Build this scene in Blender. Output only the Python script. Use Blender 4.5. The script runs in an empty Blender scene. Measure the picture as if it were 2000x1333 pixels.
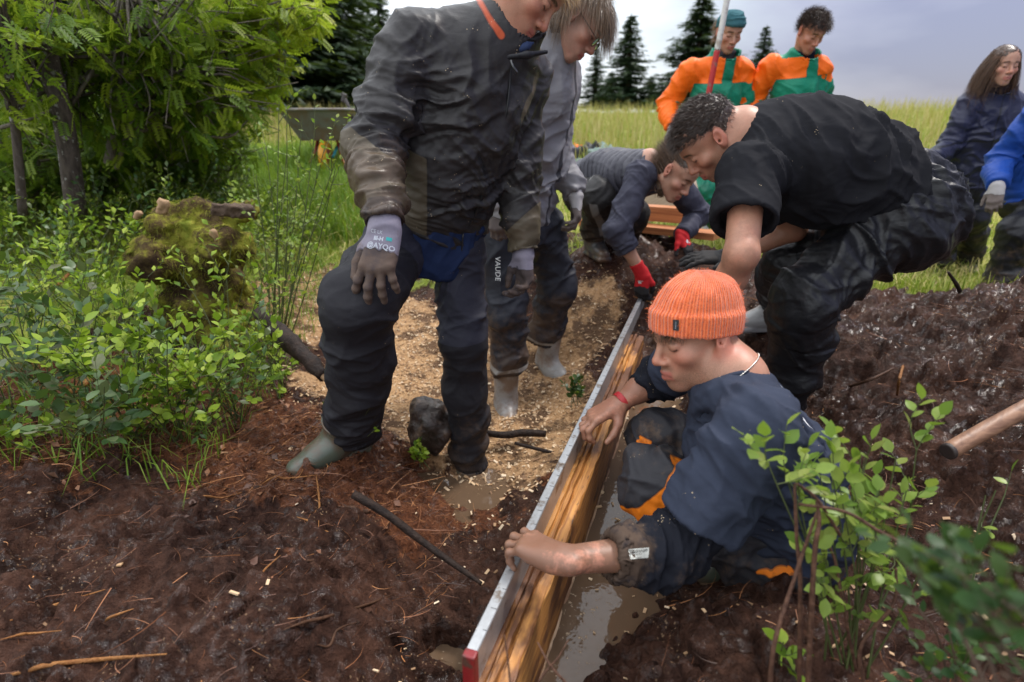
import bpy, bmesh, math, random
import numpy as np
from mathutils import Vector, Matrix
from mathutils.bvhtree import BVHTree

# ------------------------------------------------------------------ camera, sky, sun, exposure
SC = bpy.context.scene
COL = SC.collection
F_PX, PITCH, ZC = 1111.0, math.radians(20.5), 1.25       # 20 mm lens, 1.25 m above the mud, tilted down
cam_d = bpy.data.cameras.new('camera'); cam = bpy.data.objects.new('camera', cam_d); COL.objects.link(cam)
cam_d.sensor_width = 36.0; cam_d.lens = 36.0*F_PX/2000.0
cam_d.clip_start = 0.03; cam_d.clip_end = 2000.0
cam.location = (0, 0, ZC); cam.rotation_euler = (math.pi/2-PITCH, 0, 0)
cam_d.dof.use_dof = True; cam_d.dof.focus_distance = 1.6; cam_d.dof.aperture_fstop = 2.6
SC.camera = cam

W = bpy.data.worlds.new('World'); SC.world = W; W.use_nodes = True
wn, wl = W.node_tree.nodes, W.node_tree.links
wn.clear()
def WN(t, **kw):
    n = wn.new(t)
    for k, v in kw.items(): setattr(n, k, v)
    return n
SUN_EL = math.radians(56)     # sun behind thin cloud, high over the meadow at the right
sky = WN('ShaderNodeTexSky', sky_type='NISHITA', sun_disc=False, sun_elevation=SUN_EL, sun_rotation=math.radians(55))
tc = WN('ShaderNodeTexCoord'); sep = WN('ShaderNodeSeparateXYZ'); wl.new(tc.outputs['Generated'], sep.inputs[0])
# overcast dome: zenith about three times as bright as the horizon, plus soft cloud masses
ng = WN('ShaderNodeMapping'); ng.inputs['Scale'].default_value = (1.6, 1.6, 4.5); wl.new(tc.outputs['Generated'], ng.inputs[0])
n1 = WN('ShaderNodeTexNoise'); n1.inputs['Scale'].default_value = 1.3; n1.inputs['Detail'].default_value = 5; n1.inputs['Roughness'].default_value = .52
wl.new(ng.outputs[0], n1.inputs['Vector'])
def wmath(op, a, b=None, clamp=False):
    m = WN('ShaderNodeMath', operation=op, use_clamp=clamp)
    for i, v in enumerate((a, b)):
        if v is None: continue
        if isinstance(v, (int, float)): m.inputs[i].default_value = v
        else: wl.new(v, m.inputs[i])
    return m.outputs[0]
zen = wmath('MAXIMUM', sep.outputs['Z'], 0.0)
cie = wmath('ADD', wmath('MULTIPLY', zen, 1.08), 0.46)
# a rain cloud stands over the right half of the meadow
storm = wmath('ADD', wmath('MULTIPLY', sep.outputs['X'], 1.45), wmath('MULTIPLY', wmath('SUBTRACT', n1.outputs['Fac'], 0.5), 1.1))
ramp = WN('ShaderNodeValToRGB'); wl.new(storm, ramp.inputs[0])
cr = ramp.color_ramp; cr.elements[0].position = 0.0; cr.elements[0].color = (.83, .86, .90, 1)
cr.elements[1].position = 0.82; cr.elements[1].color = (.19, .19, .29, 1)
e = cr.elements.new(0.26); e.color = (.66, .70, .74, 1)
e = cr.elements.new(0.46); e.color = (.43, .46, .51, 1)
e = cr.elements.new(0.64); e.color = (.30, .30, .39, 1)
mulc = WN('ShaderNodeVectorMath', operation='SCALE'); wl.new(ramp.outputs[0], mulc.inputs[0]); wl.new(cie, mulc.inputs['Scale'])
skys = WN('ShaderNodeVectorMath', operation='SCALE'); wl.new(sky.outputs[0], skys.inputs[0]); skys.inputs['Scale'].default_value = 0.012
addc = WN('ShaderNodeVectorMath', operation='ADD'); wl.new(mulc.outputs[0], addc.inputs[0]); wl.new(skys.outputs[0], addc.inputs[1])
bg = WN('ShaderNodeBackground'); bg.inputs['Strength'].default_value = 1.0; wl.new(addc.outputs[0], bg.inputs[0])
wo = WN('ShaderNodeOutputWorld'); wl.new(bg.outputs[0], wo.inputs[0])

sun_d = bpy.data.lights.new('sun', 'SUN'); sun_d.energy = 1.5; sun_d.angle = math.radians(12); sun_d.color = (1.0, .95, .88)
sun = bpy.data.objects.new('sun', sun_d); COL.objects.link(sun)
sun.rotation_euler = (math.radians(34), 0, math.radians(125))
SC.view_settings.view_transform = 'Standard'; SC.view_settings.look = 'None'
SC.view_settings.exposure = 1.18; SC.view_settings.gamma = 1.0; SC.view_settings.use_curve_mapping = False
SC.cycles.max_bounces = 6; SC.cycles.diffuse_bounces = 3; SC.cycles.glossy_bounces = 3
SC.cycles.transmission_bounces = 4; SC.cycles.transparent_max_bounces = 6
SC.cycles.use_denoising = True

# ------------------------------------------------------------------ helpers
cp_, sp_ = math.cos(PITCH), math.sin(PITCH)
def A(*v): return np.array(v, float)
def ray(px, py):
    a = (px-1000)/F_PX; b = (666.5-py)/F_PX
    return A(a, cp_+b*sp_, -sp_+b*cp_)
def P(px, py, Y):
    d = ray(px, py); return A(0, 0, ZC)+d*(Y/d[1])
def PZ(px, py, z):
    d = ray(px, py); return A(0, 0, ZC)+d*((z-ZC)/d[2])
def J(par, px, py, L, s=-1):
    """joint at bone length L from par, on the sight line; s=-1 the nearer of the two solutions"""
    d = ray(px, py); d = d/np.linalg.norm(d); o = A(0, 0, ZC); m = o-np.asarray(par)
    b = m@d; c = m@m-L*L; q = b*b-c
    if q < 0:
        p = o-d*b; v = p-par; return par+v/np.linalg.norm(v)*L
    return o+d*(-b+s*math.sqrt(q))
def ik(a, c, l1, l2, pole):
    """elbow or knee between a and c, bending towards pole"""
    a = np.asarray(a, float); c = np.asarray(c, float); d = c-a; L = min(np.linalg.norm(d), (l1+l2)*.999); u = nrm(d)
    x = (l1*l1-l2*l2+L*L)/(2*L); h = math.sqrt(max(l1*l1-x*x, 0)); p = np.asarray(pole, float); p = p-u*(p@u); return a+u*x+nrm(p)*h
def nrm(v):
    v = np.asarray(v, float); return v/np.linalg.norm(v)
def lerp(a, b, t): return np.asarray(a)*(1-t)+np.asarray(b)*t

_rng = np.random.default_rng(7)
_LAT = _rng.random((64, 64, 64)).astype(np.float32)
def vnoise(p):
    """smooth value noise 0..1 at (N,3) points"""
    p = np.asarray(p, np.float32); i = np.floor(p).astype(np.int32); f = p-i; f = f*f*(3-2*f)
    i &= 63; j = (i+1) & 63
    x, y, z = f[:, 0], f[:, 1], f[:, 2]
    def L(a, b, c): return _LAT[a, b, c]
    x0, y0, z0, x1, y1, z1 = i[:, 0], i[:, 1], i[:, 2], j[:, 0], j[:, 1], j[:, 2]
    c00 = L(x0, y0, z0)*(1-x)+L(x1, y0, z0)*x; c10 = L(x0, y1, z0)*(1-x)+L(x1, y1, z0)*x
    c01 = L(x0, y0, z1)*(1-x)+L(x1, y0, z1)*x; c11 = L(x0, y1, z1)*(1-x)+L(x1, y1, z1)*x
    return (c00*(1-y)+c10*y)*(1-z)+(c01*(1-y)+c11*y)*z
def fbm(p, oct=4, gain=.5):
    s = 0; a = 1; t = 0; p = np.asarray(p, np.float32)
    for k in range(oct):
        s = s+a*vnoise(p+17.3*k); t += a; a *= gain; p = p*2.03
    return s/t
def clods(x, y, s, seed=0):
    """rounded lumps with sharp creases between them, 0..1"""
    gx = x/s; gy = y/s; ix = np.floor(gx).astype(int); iy = np.floor(gy).astype(int); best = np.full(x.shape, 9.0, np.float32); hh = np.zeros(x.shape, np.float32)
    for a in (-1, 0, 1):
        for b in (-1, 0, 1):
            i = (ix+a) & 63; j = (iy+b) & 63; cx = ix+a+_LAT[i, j, seed]; cy = iy+b+_LAT[i, j, seed+1]; r = .55+.6*_LAT[i, j, seed+2]
            d = ((gx-cx)**2+(gy-cy)**2)/(r*r); m = d < best; best = np.where(m, d, best); hh = np.where(m, .35+.65*_LAT[i, j, seed+3], hh)
    return hh*np.sqrt(np.clip(1-best, 0, 1))
def sstep(a, b, x):
    t = np.clip((x-a)/(b-a), 0, 1); return t*t*(3-2*t)

# ---- linking
def link(o, parent=None):
    COL.objects.link(o)
    if parent is not None: o.parent = parent
    return o
def tag(o, label=None, cat=None, group=None, kind=None):
    if label: o['label'] = label
    if cat: o['category'] = cat
    if group: o['group'] = group
    if kind: o['kind'] = kind
    return o
def empty(name, loc, label, cat, group=None):
    o = bpy.data.objects.new(name, None); o.empty_display_size = .1; o.location = [float(v) for v in loc]
    link(o); tag(o, label, cat, group); return o
def mesh_from(name, V, faces, mats, smooth=True, attrs=None, mat_idx=None):
    """V (N,3); faces: list of int arrays (M,3) / (M,4)"""
    me = bpy.data.meshes.new(name)
    V = np.asarray(V, np.float32)
    fl = [np.asarray(f, np.int32) for f in faces if len(f)]
    nf = sum(len(f) for f in fl)
    me.vertices.add(len(V)); me.vertices.foreach_set('co', V.ravel())
    li = np.concatenate([f.ravel() for f in fl]) if fl else np.zeros(0, np.int32)
    tot = np.concatenate([np.full(len(f), f.shape[1], np.int32) for f in fl]) if fl else np.zeros(0, np.int32)
    st = np.concatenate([[0], np.cumsum(tot)[:-1]]).astype(np.int32) if nf else np.zeros(0, np.int32)
    me.loops.add(len(li)); me.loops.foreach_set('vertex_index', li)
    me.polygons.add(nf); me.polygons.foreach_set('loop_start', st); me.polygons.foreach_set('loop_total', tot)
    if mat_idx is not None: me.polygons.foreach_set('material_index', np.asarray(mat_idx, np.int32))
    me.update(calc_edges=True)
    me.polygons.foreach_set('use_smooth', np.full(nf, bool(smooth)))
    for k, a in (attrs or {}).items():
        a = np.asarray(a, np.float32)
        if a.ndim == 1:
            at = me.attributes.new(k, 'FLOAT', 'POINT'); at.data.foreach_set('value', a)
        else:
            at = me.attributes.new(k, 'FLOAT_VECTOR', 'POINT'); at.data.foreach_set('vector', a.ravel())
    for m in (mats if isinstance(mats, (list, tuple)) else [mats]): me.materials.append(m)
    return me
def obj(name, me, parent=None, base=None):
    """object from a mesh built in world space; base = origin of its parent"""
    o = bpy.data.objects.new(name, me); link(o, parent)
    if parent is not None:
        p = parent; off = np.zeros(3)
        while p is not None: off = off+np.array(p.location); p = p.parent
        o.location = [float(-v) for v in off]
    return o
class Acc:
    """collects geometry into one mesh"""
    def __init__(s): s.V = []; s.T = []; s.Q = []; s.n = 0; s.at = []
    def add(s, V, T=None, Q=None, at=None):
        V = np.asarray(V, float)
        if T is not None and len(T): s.T.append(np.asarray(T)+s.n)
        if Q is not None and len(Q): s.Q.append(np.asarray(Q)+s.n)
        s.V.append(V); s.at.append(np.full(len(V), 0.0) if at is None else (np.full(len(V), at) if np.isscalar(at) else at)); s.n += len(V)
    def tube(s, pts, rad, sides=6, at=None, caps=True):
        pts = np.asarray(pts, float); n = len(pts); rad = np.broadcast_to(np.asarray(rad, float), (n,))
        t = np.gradient(pts, axis=0); t /= np.linalg.norm(t, axis=1)[:, None]+1e-9
        ref = A(0, 0, 1) if abs(t[0][2]) < .9 else A(1, 0, 0)
        u = np.cross(t, ref); u /= np.linalg.norm(u, axis=1)[:, None]+1e-9; v = np.cross(t, u)
        a = np.arange(sides)*2*math.pi/sides
        V = (pts[:, None]+rad[:, None, None]*(np.cos(a)[None, :, None]*u[:, None]+np.sin(a)[None, :, None]*v[:, None])).reshape(-1, 3)
        i = np.arange(n-1)[:, None]*sides; k = np.arange(sides)[None]; k2 = (k+1) % sides
        Q = np.stack([i+k, i+k2, i+sides+k2, i+sides+k], -1).reshape(-1, 4)
        T = []
        if caps:
            V = np.vstack([V, pts[:1], pts[-1:]]); b = n*sides
            T = [(b, (k+1) % sides, k) for k in range(sides)]+[(b+1, (n-1)*sides+k, (n-1)*sides+(k+1) % sides) for k in range(sides)]
        s.add(V, T, Q, at); return s
    def inst(s, V, T, M, at=None):
        """template V,T placed by many 4x3 frames M=(R(n,3,3), t(n,3))"""
        R, t = M; n = len(t); V = np.asarray(V, float); T = np.asarray(T)
        VV = np.einsum('nij,vj->nvi', R, V)+t[:, None]
        TT = (T[None]+np.arange(n)[:, None, None]*len(V)).reshape(-1, T.shape[1])
        a = None if at is None else np.repeat(at, len(V))
        if T.shape[1] == 3: s.add(VV.reshape(-1, 3), TT, None, a)
        else: s.add(VV.reshape(-1, 3), None, TT, a)
    def mesh(s, name, mats, smooth=True, attr='rnd'):
        V = np.vstack(s.V); f = []
        if s.T: f.append(np.vstack(s.T))
        if s.Q: f.append(np.vstack(s.Q))
        return mesh_from(name, V, f, mats, smooth, {attr: np.concatenate(s.at)})
def box_acc(acc, c, h, R=None, at=None):
    c = np.asarray(c, float); h = np.asarray(h, float)
    s = np.array([[x, y, z] for x in (-1, 1) for y in (-1, 1) for z in (-1, 1)])*h
    if R is not None: s = s@np.asarray(R).T
    acc.add(s+c, None, [(0, 1, 3, 2), (4, 6, 7, 5), (0, 4, 5, 1), (2, 3, 7, 6), (0, 2, 6, 4), (1, 5, 7, 3)], at)
def frame_from(y, z):
    """3x3 with columns x,y,z from forward y and up hint z"""
    y = nrm(y); x = nrm(np.cross(y, z)); z = np.cross(x, y); return np.stack([x, y, z], 1)
def catmull(pts, n=6):
    pts = np.asarray(pts, float); out = []
    p = np.vstack([2*pts[0]-pts[1], pts, 2*pts[-1]-pts[-2]])
    for i in range(1, len(p)-2):
        for t in np.linspace(0, 1, n, endpoint=False):
            a, b, c, d = p[i-1], p[i], p[i+1], p[i+2]
            out.append(.5*((2*b)+(c-a)*t+(2*a-5*b+4*c-d)*t*t+(3*b-a-3*c+d)*t**3))
    out.append(pts[-1]); return np.array(out)

# ------------------------------------------------------------------ implicit-surface modeller
class SDF:
    def __init__(s): s.pr = []; s.lo = []; s.hi = []
    def _b(s, op, *pts_r):
        if op != 'u': return
        for p, r in pts_r: s.lo.append(np.asarray(p)-r); s.hi.append(np.asarray(p)+r)
    def cap(s, a, b, ra, rb=None, k=.015, op='u', flat=None):
        a = np.asarray(a, np.float32); b = np.asarray(b, np.float32); rb = float(ra if rb is None else rb); ra = float(ra)
        ab = b-a; L2 = float(ab@ab)+1e-9
        def f(p):
            q = p-a; t = np.clip(q@ab/L2, 0, 1); r = ra+(rb-ra)*t
            x = q[:, 0]-t*ab[0]; y = q[:, 1]-t*ab[1]; z = q[:, 2]-t*ab[2]; mm = x*x+y*y+z*z+1e-12
            m = np.sqrt(mm)
            if flat is None: return m-r
            n, sc = flat; w = x*n[0]+y*n[1]+z*n[2]
            m2 = np.sqrt(mm+(1/(sc*sc)-1)*w*w)
            return m*(1-r/m2) if sc < 1 else (m2-r)
        if flat is not None: flat = (nrm(flat[0]).astype(np.float32), float(flat[1]))
        s.pr.append((f, op, k)); R = max(ra, rb)*(1 if flat is None else max(1, flat[1]))+.01; s._b(op, (a, R), (b, R)); return s
    def chain(s, pts, rs, k=.015, op='u', flat=None):
        for i in range(len(pts)-1): s.cap(pts[i], pts[i+1], rs[i], rs[i+1], k, op, flat)
        return s
    def con(s, a, b, ra, rb, k=.01, op='u', rd=.003, flat=None):
        a = np.asarray(a, np.float32); b = np.asarray(b, np.float32); ab = b-a; L = float(np.linalg.norm(ab)); ax = ab/np.float32(L); ra = float(ra); rb = float(rb)
        if flat is not None: flat = (nrm(flat[0]).astype(np.float32), float(flat[1]))
        def f(p):
            q = p-a; h = q@ax; qq = q-h[:, None]*ax
            if flat is not None: qq = qq+(1/flat[1]-1)*(qq@flat[0])[:, None]*flat[0]
            rr = np.sqrt(qq[:, 0]**2+qq[:, 1]**2+qq[:, 2]**2+1e-12)-(ra+(rb-ra)*np.clip(h/L, 0, 1))
            if flat is not None and flat[1] < 1: rr = rr*(.5+.5*flat[1])
            e = np.abs(h-L/2)-L/2
            rr = rr+rd; e = e+rd
            return np.minimum(np.maximum(rr, e), 0)+np.sqrt(np.maximum(rr, 0)**2+np.maximum(e, 0)**2)-rd
        s.pr.append((f, op, k)); R = max(ra, rb)+.01; s._b(op, (a, R), (b, R)); return s
    def ell(s, c, r, R=None, k=.015, op='u'):
        c = np.asarray(c, np.float32); r = np.broadcast_to(np.asarray(r, np.float32), (3,)); Rm = None if R is None else np.asarray(R, np.float32); r2 = 1/(r*r); r4 = r2*r2
        def f(p):
            q = p-c
            if Rm is not None: q = q@Rm
            x = q[:, 0]*q[:, 0]; y = q[:, 1]*q[:, 1]; z = q[:, 2]*q[:, 2]
            k0 = np.sqrt(x*r2[0]+y*r2[1]+z*r2[2]+1e-12); k1 = np.sqrt(x*r4[0]+y*r4[1]+z*r4[2]+1e-12)
            return k0*(k0-1)/k1
        s.pr.append((f, op, k)); s._b(op, (c, max(r)+.01)); return s
    def box(s, c, h, R=None, rd=.004, k=.005, op='u'):
        c = np.asarray(c, np.float32); h = np.asarray(h, np.float32); Rm = None if R is None else np.asarray(R, np.float32)
        def f(p):
            q = p-c
            if Rm is not None: q = q@Rm
            q = np.abs(q)-h+rd
            return np.sqrt((np.maximum(q, 0)**2).sum(1))+np.minimum(q.max(1), 0)-rd
        s.pr.append((f, op, k)); s._b(op, (c, np.linalg.norm(h)+.01)); return s
    def _comb(s, prs, p, d0=None):
        p = np.asarray(p, np.float32); d = np.full(len(p), 1e3, np.float32)
        for f, op, k in prs:
            e = f(p)
            if op == 'u':
                h = np.maximum(k-np.abs(d-e), 0); d = np.minimum(d, e)-h*h/(4*k)
            elif op == 's':
                e = -e; h = np.maximum(k-np.abs(d-e), 0); d = np.maximum(d, e)+h*h/(4*k)
            else:
                h = np.maximum(k-np.abs(d-e), 0); d = np.maximum(d, e)+h*h/(4*k)
        return d
    def __call__(s, p): return s._comb(s.pr, p).astype(float)
    def mesh(s, v, B=15):
        """sparse surface nets at cell size v -> V, Q"""
        lo = np.min(s.lo, 0)-2*v; hi = np.max(s.hi, 0)+2*v
        nb = np.maximum(np.ceil((hi-lo)/(v*B)).astype(int), 1)
        g = np.stack(np.meshgrid(*[np.arange(n) for n in nb], indexing='ij'), -1).reshape(-1, 3)
        hd = v*B*math.sqrt(3)/2
        cen = (lo+(g+.5)*v*B).astype(np.float32)
        ds = [f(cen) for f, op, k in s.pr]
        dU = np.min([d for d, (f, op, k) in zip(ds, s.pr) if op == 'u'], 0)
        keep = np.abs(np.minimum(dU, 1e3)) < hd*1.15+.014
        # deep inside blocks can still hold carved surfaces
        for d, (f, op, k) in zip(ds, s.pr):
            if op != 'u': keep |= (np.abs(d) < hd*1.2+k) & (dU < hd)
        g = g[keep]; cen = cen[keep]; D = np.array(ds)[:, keep]; dU = dU[keep]
        loc = np.stack(np.meshgrid(*[np.arange(B+1)]*3, indexing='ij'), -1).reshape(-1, 3)
        N = nb*B
        def key(c): return (c[..., 0]*(N[1]+2)+c[..., 1])*(N[2]+2)+c[..., 2]
        cofs = np.array([(a, b, c) for a in (0, 1) for b in (0, 1) for c in (0, 1)])
        edges = [(0, 4), (1, 5), (2, 6), (3, 7), (0, 2), (1, 3), (4, 6), (5, 7), (0, 1), (2, 3), (4, 5), (6, 7)]
        def work(bi):
            sel = []
            for j, (f, op, k) in enumerate(s.pr):
                lim = (dU[bi]+2.1*hd+k+.006) if op == 'u' else (1.1*hd+k+.006)
                if D[j, bi] < lim: sel.append(s.pr[j])
            if not any(op == 'u' for _, op, _ in sel): return None
            idx = g[bi]*B+loc
            d = s._comb(sel, lo+idx*v).reshape(B+1, B+1, B+1)
            if d.min() > 0 or d.max() < 0: return None
            ins = d < 0
            c8 = np.stack([d[a:B+a, b:B+b, c:B+c] for a, b, c in cofs], -1)
            n_in = (c8 < 0).sum(-1); act = (n_in > 0) & (n_in < 8)
            ci = np.argwhere(act); vals = c8[act]
            acc = np.zeros((len(ci), 3)); cnt = np.zeros(len(ci))
            for a, b in edges:
                va, vb = vals[:, a], vals[:, b]; m = (va < 0) != (vb < 0)
                t = np.where(m, va/(va-vb+1e-20), 0)
                acc += np.where(m[:, None], cofs[a]+t[:, None]*(cofs[b]-cofs[a]), 0); cnt += m
            vp = lo+(g[bi]*B+ci+acc/cnt[:, None])*v
            kk = key(g[bi]*B+ci)
            qs = []
            base = g[bi]*B
            for ax in range(3):
                sl0 = [slice(0, B)]*3; sl1 = [slice(0, B)]*3; sl1[ax] = slice(1, B+1)
                a = ins[tuple(sl0)]; b = ins[tuple(sl1)]
                e = np.argwhere(a != b)
                if not len(e): continue
                fl = a[tuple(e.T)]
                e = e+base; u, w = np.eye(3, dtype=int)[(ax+1) % 3], np.eye(3, dtype=int)[(ax+2) % 3]
                q = np.stack([key(e-u-w), key(e-w), key(e), key(e-u)], -1)
                q = np.where(fl[:, None], q, q[:, ::-1]); qs.append(q)
            return vp, kk, (np.vstack(qs) if qs else np.zeros((0, 4), int))
        res = [r for r in map(work, range(len(g))) if r is not None]
        V = np.vstack([r[0] for r in res]); K = np.concatenate([r[1] for r in res]); Q = np.vstack([r[2] for r in res])
        o = np.argsort(K); Ks = K[o]
        pos = np.clip(np.searchsorted(Ks, Q), 0, len(Ks)-1); ok = (Ks[pos] == Q).all(1)
        return V, o[pos[ok]]
def vnormals(V, Q):
    n = np.cross(V[Q[:, 2]]-V[Q[:, 0]], V[Q[:, 3]]-V[Q[:, 1]]); N = np.zeros_like(V)
    for k in range(4): np.add.at(N, Q[:, k], n)
    return N/(np.linalg.norm(N, axis=1)[:, None]+1e-12)
def folds(V, N, specs):
    """cloth folds: ridges running across axis ax, inside a soft ball (c, r)"""
    dsp = np.zeros(len(V))
    for i, sp in enumerate(specs):
        c, r, ax, wl_, amp = sp[:5]; st = sp[5] if len(sp) > 5 else 3.5
        q = V-np.asarray(c); fall = np.exp(-(q*q).sum(1)/(r*r)) if r else np.ones(len(V))
        m = fall > .02
        if not m.any(): continue
        q = q[m]; ax = nrm(ax); h = A(0, 0, 1) if abs(ax[2]) < .8 else A(1, 0, 0)
        e2 = nrm(np.cross(ax, h)); e3 = np.cross(ax, e2)
        warp = (vnoise(q*9+i*3.1)-.5)*1.6
        co = np.stack([q@ax/wl_+warp, q@e2/(wl_*st), q@e3/(wl_*st)], 1)+13.7*i+5
        n = vnoise(co); rg = (1-np.abs(2*n-1)); rg = rg**2.6*1.15
        n2 = vnoise(co*A(2.1, 1.4, 1.4)+31); rg = rg+.4*(1-np.abs(2*n2-1))**2
        dsp[m] += 1.6*amp*fall[m]*(rg-.55)
    return V+N*dsp[:, None]
# ------------------------------------------------------------------ materials
class NT:
    def __init__(s, name):
        m = bpy.data.materials.new(name); m.use_nodes = True; s.m = m; s.t = m.node_tree; s.n = s.t.nodes; s.l = s.t.links
        s.b = s.n['Principled BSDF']
    def new(s, t, **kw):
        n = s.n.new(t)
        for k, v in kw.items(): setattr(n, k, v)
        return n
    def put(s, sock, v):
        if v is None: return
        if isinstance(v, bpy.types.NodeSocket): s.l.new(v, sock)
        elif isinstance(v, (tuple, list)) and len(v) == 3 and sock.type == 'RGBA': sock.default_value = (*v, 1)
        else: sock.default_value = v
    def obj(s): return s.new('ShaderNodeTexCoord').outputs['Object']
    def pos(s): return s.new('ShaderNodeNewGeometry').outputs['Position']
    def attr(s, name, vec=False):
        a = s.new('ShaderNodeAttribute', attribute_name=name); return a.outputs['Vector' if vec else 'Fac']
    def math(s, op, a, b=None, c=None, clamp=False):
        m = s.new('ShaderNodeMath', operation=op, use_clamp=clamp)
        for i, v in enumerate((a, b, c)): s.put(m.inputs[i], v)
        return m.outputs[0]
    def noise(s, scale, detail=4, rough=.55, vec=None, dist=0, out='Fac'):
        n = s.new('ShaderNodeTexNoise'); n.inputs['Scale'].default_value = scale; n.inputs['Detail'].default_value = detail
        n.inputs['Roughness'].default_value = rough; n.inputs['Distortion'].default_value = dist
        s.l.new(vec if vec is not None else s.pos(), n.inputs['Vector']); return n.outputs[out]
    def map(s, vec, scale=(1, 1, 1), rot=(0, 0, 0), loc=(0, 0, 0)):
        n = s.new('ShaderNodeMapping'); n.inputs['Scale'].default_value = scale; n.inputs['Rotation'].default_value = rot; n.inputs['Location'].default_value = loc
        s.l.new(vec, n.inputs[0]); return n.outputs[0]
    def ramp(s, fac, stops, interp='LINEAR'):
        n = s.new('ShaderNodeValToRGB'); cr = n.color_ramp; cr.interpolation = interp
        while len(cr.elements) < len(stops): cr.elements.new(.5)
        for e, (p, c) in zip(cr.elements, stops):
            e.position = p; e.color = (*c, 1) if isinstance(c, (tuple, list)) else (c, c, c, 1)
        s.l.new(fac, n.inputs[0]); return n.outputs[0]
    def mix(s, fac, a, b, bt='MIX'):
        n = s.new('ShaderNodeMix', data_type='RGBA', blend_type=bt)
        s.put(n.inputs[0], fac); s.put(n.inputs[6], a); s.put(n.inputs[7], b); return n.outputs[2]
    def step(s, v, lo, hi):
        n = s.new('ShaderNodeMapRange', interpolation_type='SMOOTHSTEP'); s.put(n.inputs[0], v)
        n.inputs[1].default_value = lo; n.inputs[2].default_value = hi; return n.outputs[0]
    def bump(s, h, strength=.3, dist=.01, prev=None):
        n = s.new('ShaderNodeBump'); n.inputs['Strength'].default_value = strength; n.inputs['Distance'].default_value = dist
        s.l.new(h, n.inputs['Height'])
        if prev is not None: s.l.new(prev, n.inputs['Normal'])
        return n.outputs[0]
    def done(s, col, rough=.6, nor=None, spec=None, **kw):
        s.put(s.b.inputs['Base Color'], col); s.put(s.b.inputs['Roughness'], rough)
        if nor is not None: s.l.new(nor, s.b.inputs['Normal'])
        if spec is not None: s.put(s.b.inputs['Specular IOR Level'], spec)
        for k, v in kw.items(): s.put(s.b.inputs[k.replace('_', ' ')], v)
        return s.m
MUD = (.060, .036, .024)
def mat_plain(name, col, rough=.5, var=.25, scale=30, bump=.15, bd=.002, spec=None, metallic=0, dirt=0, dirt_col=MUD):
    t = NT(name); n = t.noise(scale, 5)
    c = t.mix(t.math('MULTIPLY', n, var), col, tuple(v*.35 for v in col))
    r = rough
    if dirt:
        d = t.step(t.noise(scale*.5, 6, .65), .62-dirt*.35, .72-dirt*.25); c = t.mix(t.math('MULTIPLY', d, .9), c, dirt_col)
    return t.done(c, r, t.bump(t.noise(scale*3, 4), bump, bd), spec, Metallic=metallic)
def mat_cloth(name, col, rough=.7, panels=(), mud=0., weave=900, wb=.12, spec=.3, seam=None, sheen=0, specks=0., mudcol=(.095, .062, .042), fold=0, crease=1.0):
    """cloth: panels = [(attribute, colour)] where attribute<0; attribute 'mud' 0..1 adds mud"""
    t = NT(name); c = t.mix(t.noise(14, 3), tuple(v*.82 for v in col), tuple(min(1, v*1.12) for v in col))
    c = t.mix(t.math('MULTIPLY', t.noise(weave*.35, 2), .35), c, tuple(v*.55 for v in col))
    h = t.noise(weave, 2)
    for at, pc in panels:
        a = t.attr(at); pm = t.step(a, .0008, -.0008)
        pcx = t.mix(t.noise(14, 3), tuple(v*.82 for v in pc), tuple(min(1, v*1.12) for v in pc))
        c = t.mix(pm, c, pcx)
        sm = t.step(t.math('ABSOLUTE', a), .0012, .0028)         # seam groove along the panel edge
        c = t.mix(t.math('MULTIPLY', t.math('SUBTRACT', 1.0, sm), .55), c, (.01, .01, .012))
    r = rough
    nor = t.bump(h, wb, .0012)
    nor = t.bump(t.noise(55, 4, .6), .10+fold, .006, nor)
    # creases pressed into the cloth
    cr1 = t.math('ABSOLUTE', t.math('SUBTRACT', t.noise(6.5, 1, .4, t.map(t.pos(), (1, 1, 1.8), (.5, .4, 0)), dist=.7), .5)); cr2 = t.math('ABSOLUTE', t.math('SUBTRACT', t.noise(13, 1, .4, t.map(t.pos(), (1, 1, 2.0), (-.5, .6, .3)), dist=.6), .5))
    nor = t.bump(t.step(cr1, .0, .16), .12*crease, .012, nor); nor = t.bump(t.step(cr2, .0, .16), .07*crease, .007, nor)
    if mud:
        m = t.attr('mud'); nn = t.noise(9, 6, .68); n2 = t.noise(48, 5, .7)
        k = t.math('ADD', t.math('MULTIPLY', nn, .65), t.math('MULTIPLY', n2, .35))
        k = t.math('ADD', k, t.math('MULTIPLY', m, .42)); mm = t.step(k, .70, .86)
        c = t.mix(t.math('MULTIPLY', mm, mud), c, mudcol)
        r = t.math('SUBTRACT', rough, t.math('MULTIPLY', mm, .12))
    if specks:
        vo = t.new('ShaderNodeTexVoronoi'); vo.inputs['Scale'].default_value = 120; t.l.new(t.pos(), vo.inputs['Vector'])
        sel = t.step(t.noise(22, 3), .68-specks*.16, .76-specks*.16)
        sp = t.math('MULTIPLY', t.step(vo.outputs['Distance'], .20, .12), sel)
        c = t.mix(sp, c, (.50, .38, .24))
    return t.done(c, r, nor, spec*.62, **({'Sheen_Weight': sheen} if sheen else {}))
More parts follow.
